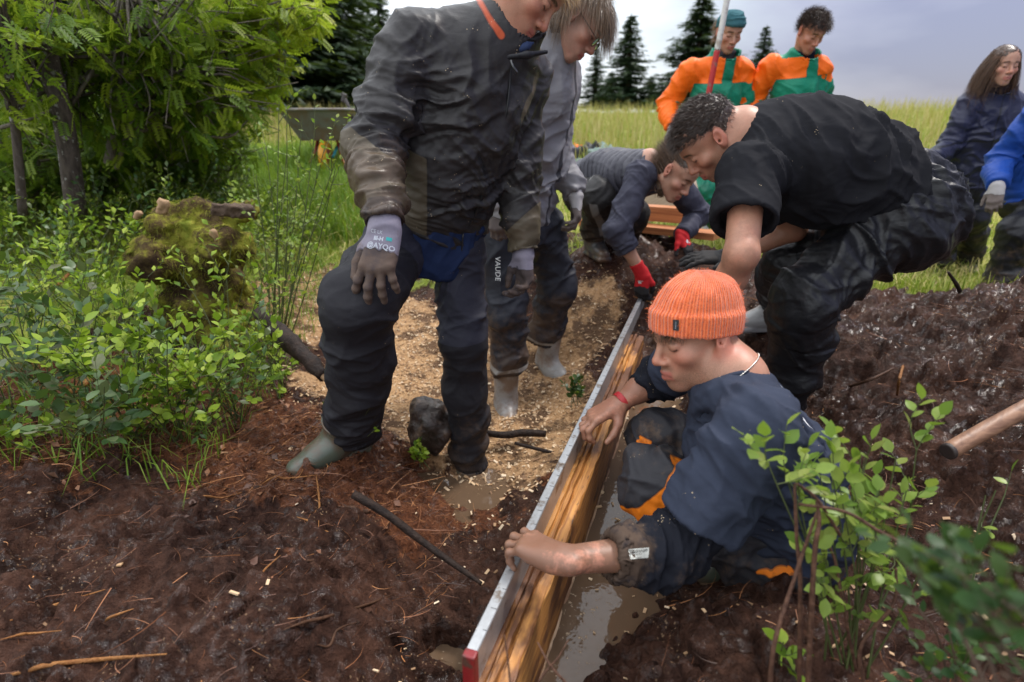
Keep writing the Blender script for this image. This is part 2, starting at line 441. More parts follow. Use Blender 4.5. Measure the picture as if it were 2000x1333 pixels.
def mat_leaf(name, cols, rough=.35, trans=.25, vein=True, under=.0):
    """attr rnd picks a tone per leaf; a little translucency"""
    t = NT(name); r = t.attr('rnd')
    oi = t.new('ShaderNodeObjectInfo').outputs['Random']
    v = t.math('FRACT', t.math('ADD', r, oi))
    n = len(cols); c = t.ramp(v, [(i/(n-1), cols[i]) for i in range(n)])
    c = t.mix(t.math('MULTIPLY', t.noise(60, 3), .5), c, tuple(x*.5 for x in cols[0]))
    b = t.b; t.put(b.inputs['Base Color'], c); b.inputs['Roughness'].default_value = rough; b.inputs['Specular IOR Level'].default_value = .22
    tr = t.new('ShaderNodeBsdfTranslucent'); t.l.new(t.mix(.5, c, (.30, .45, .03)), tr.inputs[0])
    mx = t.new('ShaderNodeMixShader'); mx.inputs[0].default_value = trans
    t.l.new(b.outputs[0], mx.inputs[1]); t.l.new(tr.outputs[0], mx.inputs[2])
    t.l.new(mx.outputs[0], t.n['Material Output'].inputs[0]); return t.m
def mat_bark(name, c1, c2, scale=(60, 60, 12), rough=.7, spots=None):
    t = NT(name); v = t.map(t.pos(), scale)
    n = t.noise(1.0, 6, .65, v); c = t.ramp(n, [(.3, c1), (.7, c2)])
    if spots: c = t.mix(t.step(t.noise(28, 3), .6, .68), c, spots)
    n2 = t.noise(70, 6, .7)
    return t.done(t.mix(t.math('MULTIPLY', n2, .6), c, tuple(v*.5 for v in c1)), rough, t.bump(n2, .6, .006, t.bump(n, .8, .010)), .2)

# skin with lips / brow / stubble / redness carried by attributes
def mat_skin(name, col, dirt=0., blush=(.46, .13, .085), rough=.45):
    t = NT(name); n = t.noise(40, 5, .6)
    c = t.mix(n, tuple(v*.72 for v in col), tuple(min(1, v*1.15) for v in col))
    c = t.mix(t.math('MULTIPLY', t.step(t.noise(26, 5), .45, .65), .16), c, blush)
    c = t.mix(t.math('MULTIPLY', t.step(t.noise(420, 2), .35, .7), .22), c, tuple(v*.55 for v in col))
    c = t.mix(t.attr('red'), c, blush)
    c = t.mix(t.attr('lip'), c, (.36, .095, .075))
    st = t.math('MULTIPLY', t.attr('stub'), t.step(t.noise(900, 2), .35, .62))
    c = t.mix(st, c, (.07, .045, .03))
    c = t.mix(t.attr('brow'), c, t.mix(t.noise(700, 2), (.10, .058, .03), (.03, .018, .01)))
    c = t.mix(t.attr('lash_crease_shade'), c, (.018, .010, .008))
    r = rough
    if dirt:
        d = t.step(t.math('ADD', t.math('MULTIPLY', t.noise(16, 6, .6), .75), t.math('MULTIPLY', t.noise(90, 4, .7), .25)), .60-.12*dirt, .68-.10*dirt)
        d = t.math('MULTIPLY', d, t.attr('dirt')); c = t.mix(t.math('MULTIPLY', d, .85), c, (.150, .078, .048))
        d2 = t.math('MULTIPLY', t.step(t.noise(55, 5, .7), .66, .72), t.attr('dirt')); c = t.mix(d2, c, (.07, .04, .028))
    nor = t.bump(t.noise(700, 3), .25, .0009); nor = t.bump(t.noise(110, 4), .22, .002, nor)
    return t.done(c, r, nor, .4, Subsurface_Weight=.08, Subsurface_Radius=(.9, .35, .2), Subsurface_Scale=.004)
def mat_hair(name, c1, c2, rough=.38):
    t = NT(name); c = t.ramp(t.attr('rnd'), [(0, c1), (1, c2)]); return t.done(c, rough, None, .45)
# ------------------------------------------------------------------ terrain
# (x, y, z) of the ground, measured along sight lines
CPT = np.array([
 # mud bank in front, left of the trench
 (-1.9,.5,.24),(-1.3,.6,.22),(-.8,.6,.27),(-1.2,1.0,.24),(-.75,1.1,.25),(-.55,1.35,.22),(-.60,1.72,.20),(-.72,1.60,.20),(-.52,1.80,.17),(-.95,1.5,.19),
 (-.46,.9,.27),(-.44,.55,.28),(-.38,1.2,.20),(-.30,.88,.10),(-.28,1.15,.07),(-.32,.6,.10),
 # pit beside the planks
 (-.14,1.12,.025),(-.21,.80,.02),(-.05,1.40,.02),(-.10,1.66,.0),(-.16,1.98,-.02),(-.30,1.72,.02),(.06,1.75,.02),(.14,1.98,.02),(.26,2.25,.03),
 # sawdust path
 (-.45,2.1,.05),(-.1,2.3,.0),(.02,2.5,-.01),(.2,2.75,.04),(-.6,2.6,.06),(-.9,3.1,.12),(-.4,3.0,.10),(-1.2,3.6,.25),(-.7,3.9,.33),(-1.6,4.4,.40),(-.9,4.8,.50),(.0,3.6,.30),
 # left blueberry bank
 (-1.3,1.9,.22),(-1.9,1.4,.28),(-1.8,2.3,.32),(-1.15,2.4,.22),(-2.6,2.0,.40),(-2.4,3.0,.45),(-1.6,3.0,.35),(-3.2,3.2,.55),(-3.2,1.0,.42),(-2.6,4.4,.60),(-4,5,.75),
 # peat bank at the far end of the trench
 (.35,2.55,.10),(.50,2.85,.22),(.42,3.05,.40),(.45,3.4,.55),(.75,3.35,.57),(.9,3.05,.45),(1.1,3.5,.52),(.8,3.9,.56),(.2,4.2,.50),(1.25,4.5,.47),(1.9,4.4,.40),
 # trench floor right of the planks
 (.36,1.35,.11),(.46,1.6,.11),(.56,1.9,.12),(.68,2.3,.13),(.80,2.6,.18),(.20,1.04,.12),(.50,1.18,.15),(.34,.90,.23),(.10,.55,.20),(.55,.9,.27),(.26,.70,.27),(.70,1.45,.18),(.74,1.75,.20),
 # right hand mud
 (.98,1.2,.22),(1.0,1.6,.20),(1.05,1.95,.22),(1.15,2.45,.42),(1.5,2.3,.40),(1.35,1.7,.34),(1.2,1.35,.34),(1.0,.9,.26),(1.6,1.2,.46),(1.9,1.6,.55),(2.1,2.3,.60),(1.75,2.0,.46),
 (2.5,1.9,.66),(2.5,2.6,.55),(1.9,2.9,.36),(1.5,3.0,.42),(2.6,3.3,.30),(2.3,3.8,.26),(3.1,4.3,.20),(3.0,3.4,.30),(3.6,3.0,.40),(1.6,.6,.34),(2.6,.8,.55),(3.6,1.6,.7),
 # meadow
 (-2,7,.82),(-1,9,.95),(1,7,.72),(3,7,.50),(5,6,.42),(6,9,.75),(2,10,.95),(-5,9,1.05),(0,14,1.22),(7,14,1.15),(12,10,1.0),(-8,14,1.35),(10,20,1.5),(0,22,1.55),(-10,22,1.7),(18,18,1.6),(20,30,2.0),(0,34,1.95),(-20,34,2.1),(-20,10,1.3),(25,10,1.5),
 (-.3,.0,.2),(1,-.2,.2),(-2,-.2,.3),(3,-.2,.5)], float)
def _phi(r2): r = np.sqrt(r2)+1e-9; return r**1.5
_X = CPT[:, :2]; _n = len(_X)
_K = _phi(((_X[:, None]-_X[None])**2).sum(-1))+np.eye(_n)*1e-3
_Pm = np.hstack([np.ones((_n, 1)), _X]); _M = np.block([[_K, _Pm], [_Pm.T, np.zeros((3, 3))]])
_w = np.linalg.solve(_M, np.concatenate([CPT[:, 2], np.zeros(3)]))
def h_base(x, y):
    sh = np.shape(x); q = np.stack([np.ravel(x), np.ravel(y)], 1); out = np.empty(len(q))
    for i in range(0, len(q), 20000):
        s = q[i:i+20000]; out[i:i+20000] = _phi(((s[:, None]-_X[None])**2).sum(-1))@_w[:_n]+_w[_n]+s@_w[_n+1:]
    return out.reshape(sh)
WATER_Z = .165                   # water held back on the right of the planks
PUDDLE_Z = -.028                  # footprints on the dug-out side
# the plank wall: a straight line in plan
LV_Z = .43                        # top edge of the long level that stands on the planks
LVN, LVF = PZ(919, 1275, LV_Z)[:2], PZ(1251, 582, LV_Z)[:2]
PLD = nrm(LVF-LVN); PLN = A(PLD[1], -PLD[0]); PLK_Z = LV_Z-.072
PL0 = LVN-PLD*.28+PLN*.022; PL1 = PL0+PLD*((PZ(1256, 656, PLK_Z)[:2]-PL0)@PLD)
HOLES = [(*PZ(x_, y_, PUDDLE_Z)[:2], r_, d_) for x_, y_, r_, d_ in ((925, 955, .165, .02), (838, 938, .10, .015), (880, 1285, .07, .02), (1000, 905, .05, .015), (870, 700, .06, .0), (905, 1010, .06, .012))]
def seg_d(x, y, pts):
    d = np.full(np.shape(x), 9.0)
    for a, b in zip(pts[:-1], pts[1:]):
        a = A(*a); b = A(*b); ab = b-a; t = np.clip(((x-a[0])*ab[0]+(y-a[1])*ab[1])/(ab@ab), 0, 1)
        d = np.minimum(d, np.hypot(x-a[0]-t*ab[0], y-a[1]-t*ab[1]))
    return d
def masks(x, y):
    """meadow grass, sawdust, leaf litter 0..1"""
    q = np.stack([np.ravel(x), np.ravel(y), np.zeros(np.size(x))], 1)
    n = (fbm(q*2.2, 4)-.5).reshape(np.shape(x)); n2 = (fbm(q*7+5, 4)-.5).reshape(np.shape(x))
    ny = n*1.1+n2*.5
    edge = np.interp(x, [-6, -2.5, -1.4, -.6, .3, 1.0, 1.7, 2.3, 3.2, 6], [.5, .6, 3.9, 4.05, 3.9, 3.95, 3.55, 3.2, 3.25, 3.0])
    grass = sstep(-.15, .35, y-edge+ny*1.2)
    saw = sstep(.62, .22, seg_d(x, y, [(-.05, 2.35), (-.35, 2.45), (-.8, 3.1), (-1.25, 3.75), (-1.5, 4.1)])+ny*.55-.02)
    saw = np.maximum(saw, sstep(.34, .10, seg_d(x, y, [(.1, 2.62), (.32, 2.95)])+ny*.4)*.8)
    saw = np.maximum(saw, .55*sstep(.8, .3, seg_d(x, y, [(-1.3, 4.1), (-.9, 4.5)])+ny))
    lit = sstep(-.2, .3, (y-1.28)*1.1-np.abs(x+.75)*.35+ny*1.3+.15)*(x < .15)*sstep(2.6, 2.0, y)
    saw = saw*(1-sstep(.3, -.1, x*0+1))
    return grass, saw*(1-grass), np.clip(lit, 0, 1)*(1-saw)
def height(x, y, detail=True):
    z = h_base(x, y)
    if not detail: return z
    sh = np.shape(x); q = np.stack([np.ravel(x), np.ravel(y), np.zeros(np.size(x))], 1)
    g, s, l = masks(x, y)
    near = sstep(6, 3.5, np.ravel(y))
    qw = q+.05*np.stack([fbm(q*6, 3)-.5, fbm(q*6+9, 3)-.5, 0*q[:, 0]], 1)
    a1 = fbm(qw*4.2, 3)-.5; b = 1-np.abs(2*fbm(qw*9+3, 3)-1); c = fbm(q*24+7, 3); d = vnoise(q*70+3)
    clod = sstep(.45, .72, vnoise(qw*15+8))
    mud = .085*a1+.050*(b-.8)+.058*(c-.5)+.034*clod*sstep(.35, .65, c)+.018*(d-.5)
    cl = clods(qw[:, 0], qw[:, 1], .115, 3)*sstep(.40, .60, vnoise(q*3.1+4)); cl2 = clods(qw[:, 0]+.3, qw[:, 1], .048, 11)*sstep(.34, .56, vnoise(q*6.3+1))
    mud = mud*.75+.062*cl+.028*cl2-.022
    soft = .03*a1+.014*(c-.5)+.006*(d-.5)
    gr = .10*(fbm(q*1.3+2, 3)-.5)+.05*(c-.5)
    gg, ss, ll = g.ravel(), s.ravel(), l.ravel()
    wet = sstep(.10, -.01, z.ravel())
    rough = mud*(1-.30*wet)*(1-.25*ll)
    # right hand heap is the cloddiest
    heap = sstep(1.2, 1.8, q[:, 0])*sstep(3.2, 2.6, q[:, 1])
    rough = rough*(1+.35*heap)
    dz = (rough*(1-ss)+soft*ss)*near*(1-gg)+gr*gg
    # keep the plank slot clear
    u = (q[:, 0]-PL0[0])*PLN[0]+(q[:, 1]-PL0[1])*PLN[1]; v = (q[:, 0]-PL0[0])*PLD[0]+(q[:, 1]-PL0[1])*PLD[1]
    zz = z.ravel()+dz
    # footprints and hollows that hold water
    for hx, hy, hr, hd_ in HOLES:
        e = np.hypot(q[:, 0]-hx, q[:, 1]-hy)+.05*(fbm(q*14+hx*7, 3)-.5)*2; k = sstep(hr, hr*.55, e); zz = zz*(1-k)+np.minimum(zz, PUDDLE_Z-hd_)*k
    sl = sstep(.16, .07, np.abs(u))*sstep(-.4, -.1, v)*sstep(2.1, 1.9, v)
    zz = np.where(sl > 0, zz*(1-sl)+np.minimum(zz, np.where(u > 0, .06, .0))*sl, zz)
    return zz.reshape(sh)
def ground_z(x, y): return float(height(np.array([float(x)]), np.array([float(y)]))[0])
def gz_many(x, y): return height(np.asarray(x, float), np.asarray(y, float))

def build_ground():
    # one sheet to the horizon, finer near the trench
    v = np.concatenate([np.linspace(-.6, .40, 10, endpoint=False), .40*np.exp(np.linspace(0, math.log(6.0/.40), 500, endpoint=False)), 6.0*np.exp(np.linspace(0, math.log(100), 90))])
    nu = 660; u = np.linspace(-1, 1, nu); u = np.sign(u)*(.86*np.abs(u)+.14*np.abs(u)**5)
    Y = np.repeat(v[:, None], nu, 1); wdt = 1.25*np.abs(Y)+.75; wdt = np.maximum(wdt, 1.2)
    X = u[None]*wdt
    far = Y > 30
    Z = height(X, np.minimum(Y, 45)*1.0)
    Z = np.where(far, np.minimum(Z, 2.2+0*Z), Z)
    nv = len(v); V = np.stack([X, Y, Z], -1).reshape(-1, 3)
    i = np.arange(nv-1)[:, None]*nu; k = np.arange(nu-1)[None]
    Q = np.stack([i+k, i+k+1, i+nu+k+1, i+nu+k], -1).reshape(-1, 4)
    g, s, l = masks(V[:, 0], V[:, 1])
    t = NT('wet_ground'); pos = t.pos()
    ag, as_, al = t.attr('grass'), t.attr('saw'), t.attr('litter')
    n = t.noise(5, 8, .66); n2 = t.noise(38, 6, .7); n3 = t.noise(150, 4, .65)
    mud = t.ramp(t.math('ADD', t.math('MULTIPLY', n, .55), t.math('MULTIPLY', n2, .45)), [(.28, (.007, .0034, .0026)), (.45, (.034, .0155, .0105)), (.60, (.086, .041, .027)), (.76, (.18, .094, .062))])
    # pale fibres and sawdust crumbs trodden into the peat
    vo = t.new('ShaderNodeTexVoronoi'); vo.inputs['Scale'].default_value = 95; t.l.new(t.map(pos, (1, 1, .5)), vo.inputs['Vector'])
    crumb = t.math('MULTIPLY', t.step(vo.outputs['Distance'], .26, .14), t.step(t.noise(6.5, 5), .50, .62))
    mud = t.mix(t.math('MULTIPLY', crumb, .75), mud, (.34, .22, .13))
    sw = t.ramp(t.math('ADD', t.math('MULTIPLY', n2, .5), t.math('MULTIPLY', n3, .5)), [(.30, (.22, .115, .052)), (.5, (.46, .275, .140)), (.7, (.66, .45, .26))])
    sw = t.mix(t.math('MULTIPLY', t.step(t.noise(6, 6, .7), .47, .58), .88), sw, (.088, .050, .032))
    lt = t.ramp(t.math('ADD', t.math('MULTIPLY', n2, .6), t.math('MULTIPLY', n3, .4)), [(.33, (.026, .010, .006)), (.5, (.115, .043, .021)), (.68, (.26, .105, .048))])
    gr = t.ramp(t.noise(1.1, 6, .6), [(.35, (.14, .21, .030)), (.5, (.27, .31, .06)), (.62, (.42, .37, .12)), (.75, (.30, .22, .10))])
    c = t.mix(t.step(t.math('ADD', al, t.math('MULTIPLY', t.math('SUBTRACT', n2, .5), .9)), .4, .6), mud, lt)
    c = t.mix(t.step(t.math('ADD', as_, t.math('MULTIPLY', t.math('SUBTRACT', n2, .5), .8)), .38, .62), c, sw)
    c = t.mix(t.step(t.math('ADD', ag, t.math('MULTIPLY', t.math('SUBTRACT', n2, .5), .6)), .4, .6), c, gr)
    dry = t.math('MAXIMUM', as_, ag)
    wet = t.step(t.noise(2.6, 5, .6), .36, .60)
    rr = t.math('ADD', t.math('ADD', t.math('MULTIPLY', dry, .4), .22), t.math('MULTIPLY', wet, .30)); rr = t.math('ADD', rr, t.math('MULTIPLY', t.math('SUBTRACT', n3, .5), .3))
    nor = t.bump(n2, .9, .030); nor = t.bump(n3, .45, .008, nor); nor = t.bump(t.noise(480, 2), .12, .002, nor)
    film = t.math('MULTIPLY', t.step(t.noise(34, 4, .6), .53, .57), t.step(t.noise(3.2, 3), .34, .50))                     # standing films of water on the peat
    film = t.math('MULTIPLY', film, t.math('SUBTRACT', 1.0, dry, clamp=True))
    rr = t.math('ADD', t.math('MULTIPLY', rr, t.math('SUBTRACT', 1.3, t.math('MULTIPLY', film, 1.2))), .03)
    m = t.done(c, rr, nor, t.math('ADD', .10, t.math('MULTIPLY', film, .45)))
    me = mesh_from('ground', V, [Q], m, True, {'grass': g, 'saw': s, 'litter': l})
    o = obj('ground', me); tag(o, 'wet brown peat ground with a dug trench running out to a meadow', kind='structure'); return o
GROUND = build_ground()

def build_water():
    """muddy water: pools where the floor lies below WATER_Z"""
    t = NT('muddy_water'); n = t.noise(3.5, 5)
    c = t.mix(n, (.085, .052, .031), (.145, .094, .058))
    fl = t.math('MULTIPLY', t.step(t.noise(60, 4, .7), .60, .66), t.step(t.noise(5, 4), .46, .56))
    c = t.mix(t.math('MULTIPLY', fl, .8), c, (.40, .29, .18))
    nor = t.bump(t.noise(17, 3), .10, .012); nor = t.bump(fl, .15, .004, nor)
    m = t.done(c, t.math('ADD', .045, t.math('MULTIPLY', fl, .4)), nor, .40)
    def sheet(name, poly, z, lab):
        P2 = np.array(poly); ctr = P2.mean(0); n = len(P2); V = np.vstack([np.c_[P2, np.full(n, z)], [[*ctr, z]]])
        o = obj(name, mesh_from(name, V, [np.array([(n, i, (i+1) % n) for i in range(n)])], m, False)); tag(o, lab, kind='structure')
    e = PLN*.006
    sheet('water', [PL0-PLD*.3+e, PL0-PLD*.3+PLN*.9, PL0+PLD*1.2+PLN*1.2, PL1+PLD*.15+PLN*.8, PL1+PLD*.15+e], WATER_Z, 'brown muddy water held back in the trench beside the planks')
    sheet('puddle_water', [PL0-PLD*.3-e, PL1-e, PL1-PLN*.5, PL0+PLD*1.3-PLN*.9, PL0-PLD*.3-PLN*.7], PUDDLE_Z, 'muddy water standing in footprints on the dug-out side')
build_water()
# ------------------------------------------------------------------ people: shared anatomy
class Fr:
    """local frame: x to the subject's right, y forward, z up"""
    def __init__(s, o, fwd, up, sc=1.0):
        s.o = np.asarray(o, float); s.R = frame_from(fwd, up); s.s = sc
    def __call__(s, x, y, z): return s.o+s.R@(A(x, y, z)*s.s)
    def loc(s, V): return ((V-s.o)@s.R)/s.s
def head_sdf(S, f, neck, nr=.056, jaw=1.0, nose=1.0, ears=True, female=False, eyes=.5):
    s = f.s; R = f.R
    def E(x, y, z, a, b, c, k=.02, op='u', rot=None): S.ell(f(x, y, z), A(a, b, c)*s, R if rot is None else R@rot, k*s, op)
    def C(p, q, ra, rb, k=.012, op='u'): S.cap(f(*p), f(*q), ra*s, rb*s, k*s, op)
    S.cap(f(0, -.030, -.045), neck, nr*s*.96, nr*1.04, .03)
    E(0, -.014, .038, .0745, .094, .080)
    E(0, .036, .045, .062, .050, .050, .03)
    E(0, .026, -.030, .0605, .064, .080, .02)
    jw = .050*jaw
    for x in (-1, 1):
        C((x*jw, -.004, -.048), (x*.016, .066, -.098), .021, .0165, .022)
        E(x*.043, .058, -.024, .022, .022, .018, .022)
        C((x*.006, .0845, .026), (x*.043, .066, .025), .0095 if not female else .007, .009, .016)
    E(0, .075, -.099, .021*jaw, .0165, .0165, .02)
    E(0, .070, -.064, .034, .027, .030, .018)
    for x in (-1, 1):
        E(x*.0315, .097, .0035, .019, .017, .0135, .014, 's')
        E(x*.0315, .0715, .0015, .0158, .0150, .0142, .004)
        if eyes < .9:                                    # lowered upper lid
            E(x*.0315, .0728, .0045, .0166, .0152, .0120, .003)
    C((0, .086, .012), (0, .1075, -.028), .0068, .0098*nose, .012)
    E(0, .1085, -.0325, .0108*nose, .0105, .0095, .008)
    for x in (-1, 1):
        E(x*.0125, .0965, -.0365, .0085*nose, .0115, .0078, .007)
        E(x*.0065, .1035, -.0440, .0036, .0050, .0040, .003, 's')
    for x in (-1, 1):
        C((x*.0235, .0845, -.0690), (x*.004, .0985, -.0612), .0036, .0056, .008)
        C((x*.0210, .0850, -.0730), (0, .0965, -.0745), .0040, .0072, .008)
        C((x*.0225, .0890, -.0712), (0, .1020, -.0668), .0014, .0016, .004, 's')
    if ears:
        for x in (-1, 1):
            rot = np.array(Matrix.Rotation(math.radians(14), 3, 'X'))@np.array(Matrix.Rotation(math.radians(-20*x), 3, 'Z'))
            E(x*.0790, -.012, .000, .0085, .0195, .031, .006, 'u', rot)
            E(x*.0765, -.004, -.026, .007, .010, .011, .006)
            E(x*.0870, -.006, .004, .0060, .0105, .0185, .004, 's', rot)
            C((x*.084, -.003, -.008), (x*.07, -.004, -.010), .004, .004, .003, 's')
def face_attrs(f, brow=1.0, stub=0.0, lash_crease_shade=1.0, browz=0.0):
    def fn(V, N):
        L = f.loc(V); x = np.abs(L[:, 0]); y = L[:, 1]; z = L[:, 2]; n = vnoise(L*260)
        fr = sstep(.045, .06, y)
        lip = fr*sstep(.0275, .020, x)*sstep(.0125, .0090, np.abs(z+.0675+.10*np.maximum(x-.012, 0)))*sstep(.076, .083, y)
        bz = .0265+browz-.22*np.maximum(x-.034, 0)-.12*np.maximum(.024-x, 0)
        br = fr*sstep(.012, .017, x)*sstep(.054, .045, x)*sstep(.0062, .0028, np.abs(z-bz)+(n-.5)*.003)*brow
        lz = -.0065+.30*(x-.0315)**2/.016
        la = fr*sstep(.016, .0135, np.abs(x-.0315))*sstep(.0026, .0009, np.abs(z-lz))*lash_crease_shade
        la = np.maximum(la, .35*fr*sstep(.017, .012, np.abs(x-.0315))*sstep(.003, .001, np.abs(z-.0125)))  # shade in the fold above the lid, painted dark
        lp2 = fr*sstep(.024, .020, x)*sstep(.0022, .0006, np.abs(z+.0670+.16*x))*sstep(.08, .086, y); la = np.maximum(la, .5*lp2)  # shade in the groove between the lips, painted as a dark line
        red = .45*np.exp(-((x-.043)**2+(z+.03)**2)/.0006)*fr+.5*np.exp(-(x*x+(z+.033)**2)/.0002)*sstep(.085, .1, y)+.5*sstep(.070, .078, x)*sstep(.04, .01, y)*sstep(-.05, -.03, z)*sstep(.05, .03, z)
        red = np.minimum(red, .6)*sstep(.2, .15, np.abs(L).max(1))
        mous = np.exp(-((z+.051)/.007)**2)*sstep(.032, .022, x)*fr
        chin = sstep(-.055, -.085, z-.02*0)*sstep(-.02, .02, y); side = sstep(-.02, -.06, z)*sstep(.03, .05, x)*sstep(-.03, .0, y)
        st = stub*np.clip(mous+chin*.9+side*.8, 0, 1)*sstep(.13, .12, -z)*(1-lip)
        ok = (np.abs(L).max(1) < .19)
        return {'lip': lip*.75*ok, 'brow': np.clip(br, 0, 1)*ok, 'lash_crease_shade': la*ok, 'red': red*ok, 'stub': st*ok, 'dirt': np.zeros(len(V))}
    return fn
def hand_sdf(S, wrist, fdir, back, side, curls=None, spread=.10, thumb=None, sc=1.0, fat=0.0, arm=None):
    """side=+1: thumb on the local +x side. curls: 4 x (mcp, pip, dip) degrees, index..little"""
    R = frame_from(fdir, back); o = np.asarray(wrist, float)
    if curls is None: curls = [(15, 25, 15)]*4
    def w(x, y, z): return o+R@(A(x*side, y, z)*sc)
    r0 = fat
    xs = (.028, .0095, -.0095, -.027); ys = (.088, .092, .087, .079); ln = (.076, .084, .078, .061)
    rad = (.0092, .0095, .0090, .0080)
    for i in range(4):
        S.cap(w(xs[i]*.62, .008, 0), w(xs[i], ys[i], .002), .0150*sc+r0, .0118*sc+r0, .016)
    S.cap(w(0, -.02, 0), w(0, .03, -.002), .023*sc+r0, .024*sc+r0, .02, flat=(R[:, 2], .78))
    S.cap(w(-.018, .02, -.006), w(-.022, .06, -.006), .013*sc+r0, .012*sc+r0, .016)
    for i in range(4):
        p = A(xs[i], ys[i], .002); a = 0; sx = (1.5-i)*spread*.55; k = .012
        for j, (fr, cu) in enumerate(zip((.45, .30, .25), curls[i])):
            a += math.radians(cu); l = ln[i]*fr*1.06
            d = A(math.sin(sx)*math.cos(a), math.cos(sx)*math.cos(a), -math.sin(a)); q = p+d*l
            ra = rad[i]*(1, .93, .86)[j]; rb = rad[i]*(.93, .86, .74)[j]
            S.cap(w(*p), w(*q), ra*sc+r0, rb*sc+r0, .003 if j else .006); S.ell(w(*(p+A(0, 0, .0022))), (ra*1.10*sc+r0,)*3, None, .004); p = q
    th = thumb or [(.020, .018, -.008), (.044, .048, -.018), (.055, .080, -.022), (.060, .106, -.024)]
    S.cap(w(*th[0]), w(*th[1]), .0165*sc+r0, .0130*sc+r0, .016)
    S.cap(w(*th[1]), w(*th[2]), .0115*sc+r0, .0102*sc+r0, .007)
    S.cap(w(*th[2]), w(*th[3]), .0102*sc+r0, .0080*sc+r0, .005)
    if arm is not None: S.cap(w(0, -.02, 0), arm, .025*sc+r0, .038*sc, .03, flat=None)
    return w
def boot_sdf(S, ank, fd, shin, n=A(0, 0, 1), L=.22, sc=1.0, shaft=True):
    n = nrm(n); fd = nrm(np.asarray(fd)-n*(np.asarray(fd)@n)); R = np.stack([np.cross(fd, n), fd, n], 1)
    def w(x, y, z): return ank+R@(A(x, y, z)*sc)
    S.cap(w(0, -.01, .0), w(0, .05, -.035), .050*sc, .046*sc, .03)
    S.cap(w(0, -.035, -.05), w(0, .10, -.055), .040*sc, .044*sc, .03)
    S.cap(w(0, .06, -.045), w(0, .165, -.060), .046*sc, .037*sc, .03, flat=(n, .8))
    S.box(w(0, .068, -.088), A(.043, .128, .013)*sc, R, .012, .008)
    S.ell(w(0, .145, -.083), A(.047, .062, .018)*sc, R, .01); S.ell(w(0, -.045, -.083), A(.043, .04, .018)*sc, R, .01)
    if shaft:
        a = ank-nrm(shin)*.02; b = ank+nrm(shin)*L
        S.con(a, b, .052*sc, .066*sc, .035); S.con(b-nrm(shin)*.012, b+nrm(shin)*.004, .069*sc, .069*sc, .004)
        S.con(b-nrm(shin)*.07, b+nrm(shin)*.03, .058*sc, .063*sc, .004, 's')
def leg_sdf(S, hip, kn, an, r=(.098, .078, .062), end=.0, k=.03, hem=True):
    S.cap(hip, kn, r[0], r[1], k); sh = an-kn; L = np.linalg.norm(sh); u = sh/L
    S.cap(kn, an-u*.08, r[1], r[2], k)
    S.con(an-u*.12, an+u*end, r[2]*1.0, r[2]*1.02, .02)
    if hem: S.con(an+u*(end-.03), an+u*(end+.03), r[2]*.94, r[2]*.94, .003, 's')
def leg_folds(hip, kn, an, amp=.010, wl=.05):
    u = nrm(an-kn); v = nrm(kn-hip)
    w = nrm(np.cross(u, A(.3, 1, .2)))
    return [(kn, .13, u+v*.5+w*.5, wl, amp, 3), (lerp(kn, an, .5), .16, u*.6+w*.8, wl*1.5, amp*1.1, 4), (lerp(kn, an, .5)+w*.05, .15, u*.7-w*.7, wl*1.4, amp, 4), (an-u*.07, .10, u+w*.25, wl*.9, amp, 3), (lerp(hip, kn, .45), .2, v*.5+w, wl*1.7, amp*1.1, 4), (hip, .15, v-w*.5, wl*1.1, amp, 4)]
def arm_folds(sh, el, wr, amp=.007, wl=.035):
    u = nrm(wr-el); v = nrm(el-sh)
    w = nrm(np.cross(u+v, A(.3, 1, .2)))
    return [(el, .10, nrm(u+v)+w*.5, wl, amp*1.1, 3), (lerp(el, wr, .55), .12, u+w*.45, wl, amp*.9, 3), (lerp(sh, el, .5), .13, v*.7+w*.8, wl*1.6, amp, 4), (lerp(sh, el, .6), .13, v*.7-w*.8, wl*1.5, amp*.8, 4), (sh, .11, v*.8-w*.6, wl*1.4, amp, 4)]
def torso_sdf(S, pel, bel, che, nek, shL, shR, front, wid=(.17, .165, .185), dep=(.66, .68, .62), k=.06, shr=.065):
    S.cap(pel, bel, wid[0], wid[1], k, flat=(front, dep[0])); S.cap(bel, che, wid[1], wid[2], k, flat=(front, dep[1]))
    S.cap(lerp(che, nek, .1), lerp(che, nek, .55), wid[2]*.85, wid[2]*.55, k, flat=(front, dep[2]))
    for s in (shL, shR): S.cap(lerp(nek, s, .25)-nrm(nek-che)*.03, s, shr*.95, shr, k)
def build(name, S, v, mat, par, fold=None, attrs=None, post=None):
    V, Q = S.mesh(v); N = vnormals(V, Q)
    if fold:
        V = folds(V, N, list(fold)+[(V[0], None, A(.5, .3, .8), .10, .0055, 4)]); N = vnormals(V, Q)
    if post is not None: V = post(V, N)
    at = attrs(V, N) if attrs else None
    return obj(name, mesh_from(name, V, [Q], mat, True, at), par)
